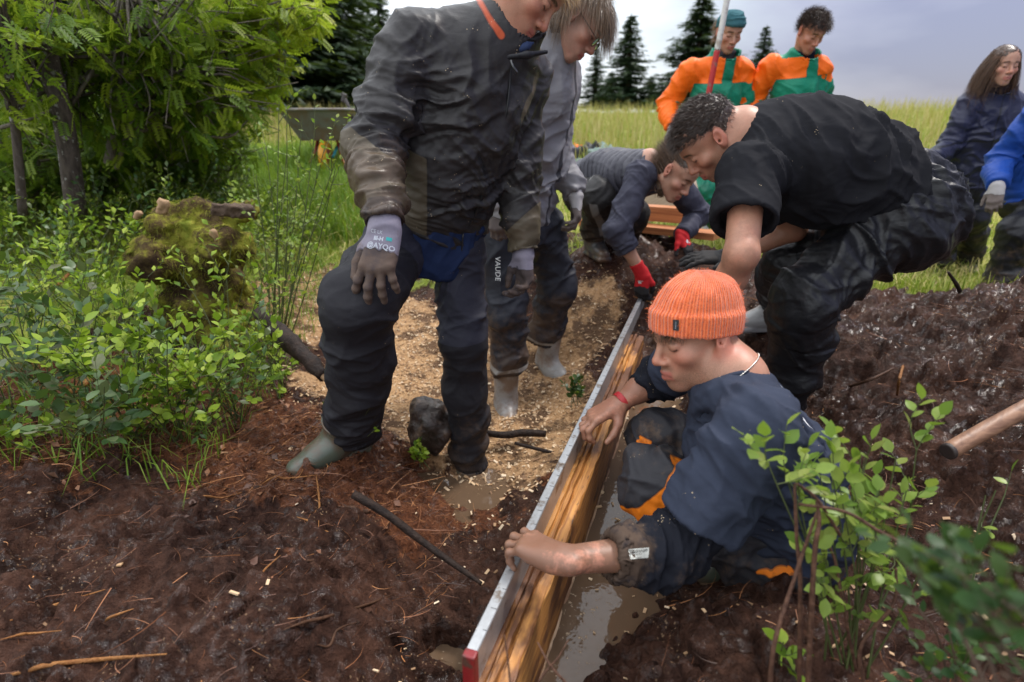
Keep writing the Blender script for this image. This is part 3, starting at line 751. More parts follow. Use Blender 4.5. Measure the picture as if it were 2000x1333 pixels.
def strands(roots, nor, flow, L, wid, seg=4, grav=.0, curl=0., rs=None, jit=.25, lift=.35):
    """ribbon hairs; flow(P)->unit directions"""
    rs = rs or np.random.default_rng(3); n = len(roots); p = roots.copy(); d0 = flow(p); d = d0*(1-lift)+nor*lift+rs.normal(0, jit, (n, 3)); d /= np.linalg.norm(d, axis=1)[:, None]
    L = np.broadcast_to(L, (n,))*rs.uniform(.7, 1.15, n); side = np.cross(d, rs.normal(0, 1, (n, 3))); side /= np.linalg.norm(side, axis=1)[:, None]
    ph = rs.uniform(0, 6.28, n); V = []
    for i in range(seg+1):
        w = wid*(1-.8*i/seg); V.append(np.stack([p-side*w, p+side*w], 1))
        d = d*.72+flow(p)*.28+A(0, 0, -1)*grav; d += side*(curl*np.sin(ph+i*1.3))[:, None]+np.cross(d, side)*(curl*.7*np.cos(ph+i*1.1))[:, None]; d /= np.linalg.norm(d, axis=1)[:, None]
        p = p+d*(L/seg)[:, None]
    V = np.stack(V, 1).reshape(n, -1, 3); m = (seg+1)*2
    q = np.array([(2*i, 2*i+1, 2*i+3, 2*i+2) for i in range(seg)]); Q = (q[None]+np.arange(n)[:, None, None]*m).reshape(-1, 4)
    return V.reshape(-1, 3), Q, np.repeat(rs.random(n), m)
def hair_obj(par, f, region, flow, n, L, wid, mat, cap=None, seed=1, v=.006, **kw):
    """scalp shell plus strands; region(Lx,Ly,Lz)->bool in head frame"""
    S = SDF(); s = f.s
    S.ell(f(0, -.014, .040), A(.081, .101, .087)*s, f.R); S.ell(f(0, .036, .050), A(.067, .054, .052)*s, f.R, .02)
    S.cap(f(0, -.05, -.02), f(0, -.055, -.07), .055*s, .05*s, .03)
    V, Q = S.mesh(v); N = vnormals(V, Q); L0 = f.loc(V); m = region(L0[:, 0], L0[:, 1], L0[:, 2])
    rs = np.random.default_rng(seed); acc = Acc()
    qm = m[Q].all(1); Vb = V+N*((fbm(V*70, 3)-.5)*.006*s)[:, None]-N*.004
    used = np.unique(Q[qm]); remap = np.full(len(V), -1); remap[used] = np.arange(len(used))
    acc.add(Vb[used], None, remap[Q[qm]], .15)
    ids = rs.choice(np.nonzero(m)[0], n); r = V[ids]-N[ids]*.004+rs.normal(0, .002, (n, 3))
    sv, sq, sa = strands(r, N[ids], lambda P: flow(f.loc(P))@f.R.T, L, wid, rs=rs, **kw); acc.add(sv, None, sq, sa)
    return obj('hair', acc.mesh('hair', mat), par)
def print_text(txt, size, f_or, sdf, mat, par, name='printed_lettering', lift=.0012, bold=0):
    """flat lettering wrapped on a surface: f_or=(origin, xdir, ydir); each vertex slides along the normal onto sdf"""
    c = bpy.data.curves.new('t', 'FONT'); c.body = txt; c.size = size; c.align_x = 'CENTER'; c.align_y = 'CENTER'; c.resolution_u = 2; c.offset = bold
    o = bpy.data.objects.new('t', c); COL.objects.link(o); dg = bpy.context.evaluated_depsgraph_get()
    me0 = bpy.data.meshes.new_from_object(o.evaluated_get(dg)); bm = bmesh.new(); bm.from_mesh(me0)
    bmesh.ops.triangulate(bm, faces=bm.faces); bmesh.ops.subdivide_edges(bm, edges=[e for e in bm.edges if e.calc_length() > size*.25], cuts=1)
    bmesh.ops.triangulate(bm, faces=bm.faces)
    bm.verts.ensure_lookup_table(); L = np.array([v.co[:] for v in bm.verts]); T = np.array([[v.index for v in fc.verts] for fc in bm.faces])
    bm.free(); bpy.data.objects.remove(o); bpy.data.meshes.remove(me0); bpy.data.curves.remove(c)
    o_, xd, yd = f_or; xd = nrm(xd); nn = nrm(np.cross(xd, yd)); yd = np.cross(nn, xd)
    V = np.asarray(o_)+L[:, :1]*xd+L[:, 1:2]*yd
    return wrap_flat(V, T, nn, sdf, mat, par, name, lift)
def wrap_flat(V, T, nn, sdf, mat, par, name, lift=.0012):
    if isinstance(sdf, bpy.types.Object):                  # lay it on the folded cloth itself
        me = sdf.data; co = np.empty(len(me.vertices)*3, np.float32); me.vertices.foreach_get('co', co); co = co.reshape(-1, 3)
        bv = BVHTree.FromPolygons(co.tolist(), [tuple(p.vertices) for p in me.polygons]); out = []
        for v in V:
            hit = bv.ray_cast(Vector(v+nn*.30), Vector(-nn), .6)[0]; out.append(np.array(hit)+nn*lift if hit is not None else v)
        V = np.array(out)
    elif sdf is not None:
        V = V+nn*.05
        for _ in range(14): V = V-nn*(sdf(V)*.8)[:, None]
        V = V+nn*lift
    return obj(name, mesh_from(name, V, [T], mat, False), par)
def patch_flat(c, xd, yd, w, h, n, sdf, mat, par, name, lift=.0010):
    xd = nrm(xd); nn = nrm(np.cross(xd, yd)); yd = np.cross(nn, xd); g = np.linspace(-.5, .5, n)
    X, Y = np.meshgrid(g*w, g*h); V = np.asarray(c)+X.reshape(-1, 1)*xd+Y.reshape(-1, 1)*yd
    i = np.arange(n-1)[:, None]*n; k = np.arange(n-1)[None]; Q = np.stack([i+k, i+k+1, i+n+k+1, i+n+k], -1).reshape(-1, 4)
    return wrap_flat(V, Q, nn, sdf, mat, par, name, lift)
def mudfn(z0, z1, hi=1.0, lo=.0):
    """mud splashed up from below: attribute falls with height"""
    return lambda V, N: {'mud': lo+(hi-lo)*sstep(z1, z0, V[:, 2])}

SKIN = mat_skin('skin_light', (.43, .215, .138), dirt=1.0)
SKIN_DIRTY = mat_skin('skin_muddy', (.43, .215, .138), dirt=2.1)
SKIN_PALE = mat_skin('skin_pale', (.45, .245, .168))
RUB_GREY = mat_plain('grey_rubber', (.30, .295, .29), .38, .35, 9, .12, .003, .4, dirt=.40, dirt_col=(.17, .115, .08))
RUB_GREEN = mat_plain('green_rubber', (.085, .100, .072), .28, .3, 14, .10, .003, .5, dirt=.62, dirt_col=(.10, .062, .04))
RUB_DARK = mat_plain('dark_rubber', (.05, .05, .052), .35, .3, 9, .12, .003, .4, dirt=.55, dirt_col=(.12, .075, .05))
WHITE_PRINT = mat_plain('white_print', (.72, .72, .72), .6, .1, 60, .05)
BLACK_PRINT = mat_plain('black_print', (.012, .012, .013), .6, .1, 60, .05)
# ------------------------------------------------------------------ person kneeling at the level: orange beanie
def person_squat():
    hd = P(1362, 648, 1.23); fw = A(-.90, -.25, -.27)
    neck = J(hd, 1442, 752, .135, +1); chest = neck+A(.075, .045, -.20); pel = P(1500, 1030, 1.24)
    shL = J(neck, 1482, 835, .185, -1); shR = neck+(neck-shL)*A(.6, 1, .45)+A(-.02, .03, -.04)
    wrL = PZ(1098, 1094, LV_Z+.055); elL = ik(shL, wrL, .30, .265, P(1400, 990, .96)-lerp(shL, wrL, .5))
    wrR = P(1207, 790, 1.50); elR = lerp(shR, wrR, .52)+A(.03, .10, -.03)
    knL, knR = P(1280, 945, 1.20), P(1288, 862, 1.46)
    anL, anR = A(.60, 1.20, .225), A(.66, 1.50, .22)
    hipL, hipR = pel+A(.0, -.10, 0), pel+A(.02, .12, .02)
    root = empty('person', (pel[0], pel[1], .0), 'squatting person in orange beanie and navy t-shirt holding the long level', 'person')
    f = Fr(hd, fw, A(0, .10, 1), 1.03)
    # body: head, neck, trunk core, both arms and bare hands in one skin
    S = SDF(); head_sdf(S, f, neck, nr=.054)
    S.cap(neck, chest, .065, .11, .05)
    for s, e, w_ in ((shL, elL, wrL), (shR, elR, wrR)):
        S.cap(neck-A(0, 0, .035), s, .034, .045, .03); S.cap(s, e, .043, .038, .02); S.cap(e, lerp(e, w_, .45), .038, .037, .02); S.cap(lerp(e, w_, .4), w_, .038, .027, .02, flat=(A(0, 0, 1), .85))
    # left hand laid over the level, fingers hooked down its far side
    ldir = nrm(A(PLD[0], PLD[1], 0)); across = A(-ldir[1], ldir[0], 0)
    hl = nrm(PZ(1030, 1068, LV_Z+.04)-wrL)
    hand_sdf(S, wrL, A(hl[0], hl[1], hl[2]*.6), A(.12, .0, 1), +1, [(14, 62, 35), (16, 66, 36), (20, 66, 36), (26, 66, 36)], .30,
             [(.022, .015, -.012), (.046, .042, -.030), (.050, .072, -.046), (.046, .096, -.058)], 1.0)
    hr = nrm(A(-.80, -.30, -.32))
    hand_sdf(S, wrR, hr, A(-.25, .0, 1), -1, [(16, 62, 34), (18, 66, 36), (22, 66, 36), (28, 66, 34)], .26,
             [(.022, .012, -.012), (.046, .036, -.030), (.056, .064, -.046), (.058, .090, -.056)], 1.0)
    def at(V, N):
        d = face_attrs(f, stub=.65, browz=.0)(V, N)
        dl = np.linalg.norm(V-wrL, axis=1); dr = np.linalg.norm(V-wrR, axis=1)
        d['dirt'] = np.maximum(sstep(.24, .12, dl), .55*sstep(.2, .08, dr)); d['red'] = np.maximum(d['red'], .22*np.maximum(sstep(.12, .06, dl), sstep(.12, .06, dr))); return d
    build('body', S, .0035, SKIN_DIRTY, root, attrs=at)
    # navy t-shirt
    navy = mat_cloth('navy_cotton', (.036, .043, .066), .85, mud=.35, spec=.15, specks=.35, wb=.2)
    front = nrm(A(-1, .0, -.25))
    T = SDF(); bel = lerp(pel, chest, .45)+A(.055, 0, 0)
    torso_sdf(T, pel+A(.03, 0, -.02), bel, chest, neck, shL, shR, front, (.170, .175, .185), (.76, .74, .70), .06, .068)
    T.con(pel+A(.05, 0, -.12), pel+A(.04, 0, .10), .168, .168, .05, flat=(front, .8))
    sl_end = lerp(shL, elL, .74); T.cap(shL, lerp(shL, elL, .45), .068, .066, .04); T.con(lerp(shL, elL, .2), sl_end, .066, .079, .03)
    T.con(lerp(shL, elL, .58), lerp(shL, elL, .9), .066, .075, .004, 's')
    sr_end = lerp(shR, elR, .62); T.cap(shR, lerp(shR, elR, .3), .066, .062, .04); T.con(lerp(shR, elR, .1), sr_end, .062, .070, .02)
    nk = nrm(hd-neck+A(.05, 0, .03)); nf = Fr(neck+A(-.012, 0, .012), A(-1, .05, .35), A(.45, 0, 1))
    T0 = SDF(); T0.pr = list(T.pr)
    T.con(neck-nk*.05, neck-nk*.004, .094, .078, .03); T0.pr = list(T.pr)
    T.con(neck-nk*.06+A(-.010, 0, 0), neck+nk*.12+A(-.010, 0, 0), .066, .066, .008, 's')
    fs = [(shL+A(.06, .04, -.06), .15, A(.5, .2, .9), .026, .008, 5), (lerp(chest, pel, .45)+A(-.06, -.1, .05), .14, A(.6, .1, .8), .028, .009, 5), (lerp(shL, elL, .35), .10, A(.9, .1, .3), .026, .007, 4.5), (lerp(chest, pel, .6)+A(.05, -.12, 0), .2, A(.2, .3, .9), .035, .010, 5), (lerp(chest, pel, .3), .22, A(.3, .5, .8), .055, .014, 4.5), (pel+A(-.02, -.1, .1), .2, A(.5, .2, 1), .05, .012, 4), (shL+A(.0, 0, -.05), .14, A(.9, .1, .5), .040, .010, 4), (lerp(shL, elL, .6), .12, A(.8, .0, -.5), .042, .010, 4), (neck+A(-.02, 0, -.1), .12, A(.2, .9, .3), .045, .008, 4), (chest+A(.1, -.05, .02), .2, A(.2, .7, .6), .07, .010, 4)]
    def ta(V, N):
        return {'mud': .25*sstep(.5, .25, V[:, 2])+.3*sstep(.10, .05, np.linalg.norm(V-sl_end, axis=1))}
    shirt = build('t_shirt', T, .0048, navy, root, fs, ta)
    # collar rib and necklace
    ring = []
    e1 = nrm(np.cross(nk, A(0, 1, 0))); e2 = np.cross(nk, e1)
    an_ = np.linspace(0, 2*math.pi, 48, endpoint=False)[:, None]
    ring = neck+A(-.012, 0, 0)+(e1*np.cos(an_)+e2*np.sin(an_))*.069+nk*.09
    for _ in range(40): ring = ring-nk*(np.clip(T0(ring), -.01, .01)*.6)[:, None]
    ring = (ring+np.roll(ring, 1, 0)+np.roll(ring, -1, 0)+np.roll(ring, 2, 0)+np.roll(ring, -2, 0))/5
    ring = np.vstack([ring, ring[:1]]); a_ = Acc(); a_.tube(ring+nk*.001, .0075, 8, caps=False); obj('collar', a_.mesh('collar', navy), root)
    silver = mat_plain('silver_chain', (.75, .70, .62), .25, .1, 50, .05, metallic=1.0)
    an_ = np.linspace(-1, 1, 90)[:, None]*math.pi; fr_ = .5+.5*np.cos(an_)            # 1 at the throat
    dd = -e1*np.cos(an_)*np.sign(e1[0])+e2*np.sin(an_); pts = neck+nk*(.050-.085*fr_)+dd*.03
    for _ in range(30): pts = pts-dd*(np.clip(S(pts)-.0018, -.006, .006)*.8)[:, None]
    a_ = Acc(); a_.tube(pts, .0012, 5)
    for p in pts[::1]: a_.tube([p-A(.001, 0, .001), p+A(.001, 0, .001)], .0019, 5)
    obj('necklace', a_.mesh('necklace', silver), root)
    er = f(-.081, -.004, -.040); a_ = Acc(); th = np.linspace(0, 2*math.pi, 20)
    a_.tube([er+f.R@A(0, .007*math.cos(t), .008*math.sin(t)) for t in th], .0012, 6, caps=False); obj('earring', a_.mesh('earring', silver), root)
    # black long sleeves below the t-shirt sleeves
    blk = mat_cloth('black_knit', (.014, .015, .021), .85, mud=.7, spec=.15, specks=.6, wb=.25)
    L = SDF(); cuL = lerp(elL, wrL, .60); cuR = lerp(elR, wrR, .36)
    L.cap(lerp(shL, elL, .4), elL, .050, .050, .03); L.cap(elL, lerp(elL, wrL, .2), .050, .049, .03); L.con(elL, cuL, .049, .044, .03)
    L.con(lerp(elL, wrL, .52), lerp(elL, wrL, .8), .040, .038, .003, 's')
    u = nrm(wrL-elL)
    slv = build('sleeve', L, .0042, blk, root, [(lerp(elL, cuL, .4), .16, u, .026, .010, 3), (elL, .12, nrm(u+A(.3, 0, .6)), .03, .010, 3)], lambda V, N: {'mud': .35+.5*sstep(.12, .02, np.linalg.norm(V-cuL, axis=1))})
    L2 = SDF(); L2.cap(shR, elR, .052, .048, .03); L2.con(lerp(elR, wrR, -.1), cuR, .048, .045, .03); L2.con(lerp(elR, wrR, .28), lerp(elR, wrR, .6), .037, .036, .003, 's')
    build('sleeve', L2, .005, blk, root, arm_folds(shR, elR, cuR, .007, .03), lambda V, N: {'mud': np.full(len(V), .1)})
    # woven tag on the cuff
    tg = lerp(elL, wrL, .50); vw = nrm(A(0, 0, ZC)-tg); xd = nrm(np.cross(u, vw))
    lab = mat_plain('cloth_tag', (.52, .52, .47), .8, .3, 80, .1)
    nn = nrm(vw-u*(vw@u)); tp = tg+nn*.05
    patch_flat(tp, xd, u*1.0, .018, .040, 9, slv, lab, root, 'cuff_tag', .0012)
    for i_ in range(3):
        print_text(('#0v0d0N8', 'o.uu.do', '18 v0.0')[i_], (.0085, .005, .005)[i_], (tp+xd*(.0045-.006*i_), u, -xd), slv, BLACK_PRINT, root, 'printed_lettering', .0020)
    # wristband on the right wrist
    red = mat_plain('red_band', (.42, .018, .022), .5, .35, 70, .1); w0 = lerp(wrR, elR, .10); du = nrm(elR-wrR)
    B = SDF(); B.con(w0-du*.010, w0+du*.010, .0310, .0315, .004); B.con(w0-du*.03, w0+du*.03, .0285, .0285, .002, 's')
    build('wristband', B, .002, red, root)
    B = SDF(); kx = w0+A(-.012, -.028, -.020); B.box(kx, A(.006, .005, .006), None, .002); build('wristband_clasp', B, .0015, mat_plain('black_clasp', (.015, .015, .015), .4), root)
    # work trousers with orange knee patches
    tm = mat_cloth('work_trousers', (.032, .031, .036), .62, [('patch', (.78, .20, .012))], mud=.85, spec=.35, weave=700, specks=.3, fold=.05)
    G = SDF(); G.ell(pel+A(.0, 0, -.03), A(.17, .18, .15), None, .05)
    leg_sdf(G, hipL, knL, anL, (.098, .073, .070), -.02, .04, False); leg_sdf(G, hipR, knR, anR, (.098, .073, .070), -.02, .04, False)
    def ga(V, N):
        d = {'mud': .38+.5*sstep(.35, .05, V[:, 2])+.30*sstep(.14, .06, np.linalg.norm(V-knR, axis=1))}
        u_ = nrm(anL-knL); q = V-knL; along = q@u_
        # wedge of orange on the shin side of each knee
        pa = np.minimum(np.abs(along-.022)-.060+np.maximum(q@A(.9, .2, 0)-.02, 0)*1.2, 9)
        pa = np.maximum(pa, -(V[:, 1]*0+.5)); side = (q@A(0, -1, .0)); pa = np.where(np.linalg.norm(q, axis=1) < .22, pa, .1)
        pb = np.abs((V-P(1412, 1068, 1.0))@nrm(A(.8, .3, -.5)))-.02+np.maximum(np.linalg.norm(V-P(1412, 1068, 1.0), axis=1)-.07, 0)*2
        pc = np.abs((V-P(1520, 1140, 1.02))@nrm(A(.3, .3, -.9)))-.006+np.maximum(np.linalg.norm(V-P(1520, 1140, 1.02), axis=1)-.05, 0)*2
        d['patch'] = np.minimum(np.minimum(pa, pb), pc); return d
    build('trousers', G, .0048, tm, root, leg_folds(hipL, knL, anL, .015)+leg_folds(hipR, knR, anR, .015)+[(knL, .10, A(.3, .5, .8), .032, .009, 3.5), (knR, .10, A(.3, -.5, .8), .034, .009, 3.5), (lerp(hipL, knL, .7), .12, A(.8, .1, .4), .040, .012, 4)], ga)
    for an, kn, fd in ((anL, knL, A(-1, -.08, 0)), (anR, knR, A(-1, .15, 0))):
        b = SDF(); boot_sdf(b, an, fd, nrm(kn-an), L=.16); build('rubber_boot', b, .0045, RUB_GREEN, root)
    # beanie
    hm = NT('orange_knit'); lp = hm.attr('lp', True); sx = hm.new('ShaderNodeSeparateXYZ'); hm.l.new(lp, sx.inputs[0])
    ang = hm.math('ARCTAN2', sx.outputs[0], sx.outputs[1]); rib = hm.math('SINE', hm.math('MULTIPLY', hm.math('ADD', ang, hm.math('MULTIPLY', hm.noise(60, 2), .012)), 92.0))
    row = hm.math('SINE', hm.math('MULTIPLY', sx.outputs[2], 2600.0))
    kn_ = hm.math('ADD', rib, hm.math('MULTIPLY', row, .35)); n = hm.noise(260, 4, .7)
    c = hm.ramp(hm.math('ADD', hm.math('MULTIPLY', kn_, .16), n), [(.18, (.42, .060, .018)), (.45, (.86, .150, .040)), (.75, (.96, .25, .085))])
    c = hm.mix(hm.math('MULTIPLY', hm.step(hm.noise(17, 4), .60, .72), .35), c, (.36, .07, .035))
    nor = hm.bump(kn_, .75, .0022); nor = hm.bump(n, .6, .002, nor)
    hatm = hm.done(c, .95, nor, .1, Sheen_Weight=.35)
    hf = Fr(hd, fw, A(.0, 0, 1), 1.0); tilt = Fr(f(0, .0, .040), f.R@A(0, 1, .30), f.R@A(0, -.30, 1)); 
    H = SDF(); h0 = tilt
    H.ell(h0(0, -.008, .004), (.086, .1035, .090), h0.R, .02); H.ell(h0(0, -.020, .046), (.064, .074, .048), h0.R, .03)
    H.con(h0(0, -.005, -.034), h0(0, -.005, .016), .1075, .1065, .012, rd=.007, flat=(h0.R[:, 0], .86))
    H.con(h0(0, -.005, -.10), h0(0, -.005, -.018), .099, .099, .004, 's', flat=(h0.R[:, 0], .86))
    def hp(V, N):
        l_ = h0.loc(V); a = np.arctan2(l_[:, 0], l_[:, 1]); top = sstep(.05, .085, l_[:, 2])
        d = .0009*np.sin(a*46)*sstep(.088, .07, l_[:, 2])+.003*top*np.sin(a*6+1)*sstep(.01, .04, np.hypot(l_[:, 0], l_[:, 1]+.03))+(vnoise(V*38)-.5)*.004
        return V+N*d[:, None]
    bo = build('beanie', H, .0026, hatm, root, None, lambda V, N: {'lp': h0.loc(V)+A(0, .02, 0)}, hp)
    V, Q = H.mesh(.006); N = vnormals(V, Q); rs = np.random.default_rng(5); ids = rs.choice(len(V), 2600)
    sv, sq, sa = strands(V[ids]+rs.normal(0, .002, (2600, 3)), N[ids], lambda p: rs.normal(0, 1, p.shape), .007, .00030, seg=2, rs=rs, lift=.7); fz = Acc(); fz.add(sv, None, sq, sa)
    obj('fuzz', fz.mesh('fuzz', hatm), bo)
    tp = h0(-.068, .085, -.004); on = nrm(h0.R@A(-.70, .60, .1)); yd = nrm(h0.R@A(0, .05, 1)); xd = nrm(np.cross(yd, on))
    patch_flat(tp, xd, yd, .0125, .024, 7, H, BLACK_PRINT, bo, 'sewn_tag', .0035)
    print_text('MMSPOT', .0042, (tp, yd, -xd), H, mat_plain('tag_thread', (.35, .40, .45), .7), bo, 'printed_lettering', .0050)
    # hair under the rim
    br = mat_hair('brown_hair', (.045, .024, .012), (.14, .075, .035))
    rs = np.random.default_rng(8); n = 420; a = rs.uniform(-1.0, 1.0, n); roots = np.array([f(math.sin(t)*.064, .010+math.cos(t)*.070, .052+.004*rs.normal()) for t in a])
    nor_ = np.array([f.R@A(math.sin(t), math.cos(t), 0) for t in a]); sv, sq, sa = strands(roots, nor_, lambda p: np.repeat((f.R@A(0, .35, -1))[None]/1.06, len(p), 0), .042, .0011, rs=rs, lift=.25, jit=.18)
    ha = Acc(); ha.add(sv, None, sq, sa); obj('hair', ha.mesh('hair', br), root)
    # white print on the back of the shirt
    yd = nrm(A(-.50, .05, .80)); xd = nrm(np.cross(yd, A(.50, -.55, .65)))
    for g, px, py, sz in (('R', 1506, 776, .062), ('/', 1524, 806, .055), ('I', 1537, 834, .055)):
        print_text(g, sz, (P(px, py, 1.15), xd, yd), shirt, WHITE_PRINT, root, 'printed_lettering', .0012, .0014)
person_squat()
# ------------------------------------------------------------------ standing person in black and olive jacket
def glove(name, wr, fd, back, side, mat, par, curls=None, thumb=None, sc=1.08, spread=.12, v=.0042, cuff=None, cmat=None, attrs=None):
    S = SDF(); hand_sdf(S, wr, fd, back, side, curls, spread, thumb, sc, .0012)
    if cuff is not None:
        u = nrm(np.asarray(cuff)-wr); S.con(wr+nrm(fd)*.01, wr+u*.075, .034*sc/1.08, .038*sc/1.08, .02)
    return build(name, S, v, mat, par, None, attrs), S
def glove_mat(name, knit, dip, line=.040):
    """knit back, rubber-dipped fingers where attr dip < 0"""
    return mat_cloth(name, knit, .8, [('dip', dip)], mud=.75, weave=500, wb=.35, spec=.3, specks=.3, mudcol=(.12, .08, .058))
def dip_at(wr, fd, lim=.055, mud=.4):
    def fn(V, N):
        a = (V-wr)@nrm(fd); return {'dip': lim-a+(vnoise(V*60)-.5)*.02, 'mud': mud+.3*sstep(.04, .12, a)}
    return fn
GREY_GLOVE = glove_mat('grey_knit_glove', (.23, .21, .26), (.075, .058, .056))
PALE_GLOVE = glove_mat('pale_knit_glove', (.42, .40, .40), (.16, .13, .12))
RED_GLOVE = glove_mat('red_knit_glove', (.50, .018, .022), (.022, .020, .021))
BLACK_GLOVE = glove_mat('black_knit_glove', (.02, .02, .022), (.03, .028, .028))

def person_black_jacket():
    hipc = P(850, 432, 1.96); che = P(925, 180, 1.86); bel = lerp(hipc, che, .5)+A(.0, -.02, 0); nek = P(985, 58, 1.83)
    hd = P(1034, -28, 1.78); front = nrm(A(.62, -.78, .0))
    shR = P(806, 88, 1.76); shL = P(1020, 150, 1.98)
    wrR = P(754, 448, 1.46); elR = ik(shR, wrR, .31, .275, A(-.35, .3, 0))
    elL = J(shL, 1012, 345, .30, -1); wrL = J(elL, 1024, 512, .26, -1)
    hipR, hipL = P(765, 452, 1.90), P(900, 460, 1.99)
    knR = P(700, 592, 1.52); anR = P(690, 835, 1.72); knL = P(905, 660, 1.92); anL = P(918, 905, 1.98)
    root = empty('person', (float(hipc[0]), float(hipc[1]), .05), 'standing person in black and olive jacket with a gloved hand on the raised knee', 'person')
    f = Fr(hd, A(.60, -.18, -.80), A(.5, 0, .6), 1.0)
    S = SDF(); head_sdf(S, f, nek, nr=.058); S.cap(nek, che, .075, .10, .05)
    sk = mat_skin('skin_ruddy', (.44, .21, .13), dirt=0)
    build('body', S, .0036, sk, root, attrs=face_attrs(f, stub=.1))
    bl = mat_hair('blond_hair', (.26, .15, .065), (.62, .42, .21))
    hair_obj(root, f, lambda x, y, z: (z > .055-.9*np.maximum(-y, 0)) & (y < .085) | ((y < -.02) & (z > -.05)), lambda l: np.stack([l[:, 0]*2, .9+0*l[:, 0], -.25+0*l[:, 0]], 1)/1.0, 4200, .052, .0007, bl, seed=4, curl=.35, grav=.10, jit=.3)
    # jacket
    jm = mat_cloth('black_shell_jacket', (.029, .026, .026), .46, [('olive', (.088, .070, .046)), ('tape', (.012, .012, .013)), ('rust', (.45, .075, .022))], mud=.55, spec=.5, weave=1200, wb=.08, specks=.55, fold=.10)
    K = SDF(); torso_sdf(K, lerp(hipc, che, .08), bel, che, nek, shL, shR, front, (.175, .178, .19), (.72, .74, .70), .07, .078)
    K.con(lerp(hipc, che, -.04), lerp(hipc, che, .25), .172, .175, .04, flat=(front, .74))
    for sh, el, wr, e in ((shR, elR, wrR, .93), (shL, elL, wrL, .95)):
        K.cap(sh, el, .078, .064, .04); K.cap(el, lerp(el, wr, .6), .064, .056, .03); K.con(lerp(el, wr, .3), lerp(el, wr, e), .057, .050, .02); K.con(lerp(el, wr, e-.1), lerp(el, wr, e+.15), .044, .044, .003, 's')
    nkd = nrm(hd-nek)
    K.con(lerp(che, nek, .55), nek+nrm(nek-che)*.055+A(.02, 0, 0), .10, .088, .04, rd=.01); 
    K0 = SDF(); K0.pr = list(K.pr)
    K.con(lerp(che, nek, .8)+A(.015, -.01, 0), nek+nrm(nek-che)*.12+A(.03, -.02, 0), .068, .090, .006, 's')
    # throat left unzipped
    zt = P(996, 118, 1.70)
    lat = nrm(np.cross(front, A(0, 0, 1)))           # to his left-right
    up = nrm(nek-hipc)
    fs = arm_folds(shR, elR, wrR, .011, .042)+arm_folds(shL, elL, wrL, .010, .042)
    hc = lerp(hipc, che, .5); ap = lerp(shR, che, .35)+A(0, -.08, -.12)
    fs += [(lerp(elR, wrR, .25), .10, nrm(wrR-elR)+A(.2, 0, 0), .032, .013, 4), (lerp(elR, wrR, .75), .10, nrm(wrR-elR), .030, .012, 4), (lerp(shR, elR, .7), .11, nrm(elR-shR)+A(.4, 0, .2), .036, .013, 4.5),
           (lerp(hipc, che, .30)+front*.1, .15, up+lat*.45, .046, .015, 6), (lerp(hipc, che, .12)+front*.1, .15, up-lat*.1, .036, .012, 6), (hc+front*.1+lat*-.06, .16, up*.7-lat*.6, .050, .015, 6), (lerp(hipc, che, .85)+front*.1, .15, up*.5+lat*.8, .050, .013, 6), (ap, .15, up*.8+lat*.5, .040, .014, 6), (che+lat*.12, .15, up*.4+lat*.8, .05, .012, 5)]
    # sight-line curves that carry the zip and the panels
    def pl_d(V, c):
        d = np.full(len(V), 9.0)
        for a, b in zip(c[:-1], c[1:]):
            ab = b-a; q = V-a; t = np.clip(q@ab/(ab@ab), 0, 1); d = np.minimum(d, np.linalg.norm(q-t[:, None]*ab, axis=1))
        return d
    def on_cloth(pix, n=8):
        """a seam line laid on the jacket's surface"""
        c_ = catmull([P(x_, y_, 1.70) for x_, y_ in pix], n); vd = c_-A(0, 0, ZC); vd /= np.linalg.norm(vd, axis=1)[:, None]; c_ = c_-vd*.25
        for _ in range(45): c_ = c_+vd*(np.clip(K0(c_), -.02, .02)*.8)[:, None]
        return c_, vd
    FAN = on_cloth([(1046, 150), (1036, 182), (1022, 215), (1000, 256), (985, 275)])[0]; TAPE = on_cloth([(996, 118), (994, 180), (985, 240), (970, 285)])[0]; POCK = on_cloth([(930, 295), (942, 330), (944, 370), (928, 420), (908, 450)])[0]; RUST = on_cloth([(925, -20), (950, 30), (978, 70)])[0]
    def ja(V, N):
        ax = nrm(wrR-elR); a = (V-elR)@ax; r = np.linalg.norm(V-elR-a[:, None]*ax, axis=1)
        outer = nrm(np.cross(ax, A(.3, -1, 0)))
        ol = np.where(r < .10, np.maximum(.02-a+.9*np.maximum((V-elR)@nrm(A(1, -.2, 0))-.0, -.04), a-.215), .1)
        axl = nrm(wrL-elL); al = (V-elL)@axl; rl = np.linalg.norm(V-elL-al[:, None]*axl, axis=1)
        ol = np.minimum(ol, np.where((rl < .09) & (al > 0), .15-al-.8*((V-elL)@A(1, 0, 0)), .1))
        # side panel under the arm, and the chest fan
        sp = (V-lerp(hipc, che, .30))@up; la = (V-P(795, 360, 1.8))@nrm(A(1, .3, 0))
        ol = np.minimum(ol, np.where(r > .075, np.maximum(np.abs(la)-.05, np.abs(sp+.0)-.12), .1))
        ol = np.minimum(ol, np.where(V[:, 1] < 1.9, pl_d(V, FAN)-np.interp(V[:, 2], [1.20, 1.30, 1.42], [.006, .022, .016]), .1))
        tp = np.where((V-hipc)@front > 0, pl_d(V, TAPE)-.0035, .1)
        tp = np.minimum(tp, np.where((V-hipc)@front > 0, pl_d(V, POCK)-.006, .1))
        ru = np.where((V-hipc)@front > -.2, pl_d(V, RUST)-.013, .1)
        return {'olive': ol, 'tape': tp, 'rust': ru, 'mud': .15+.75*np.where(r < .09, sstep(-.05, .12, a), 0)+.3*np.where(rl < .09, sstep(.05, .2, al), 0)}
    jo = build('jacket', K, .0050, jm, root, fs, ja)
    # zips: thin ridges laid on the shell
    zt_ = mat_plain('zip_tape', (.010, .010, .011), .5, .2, 80, .1)
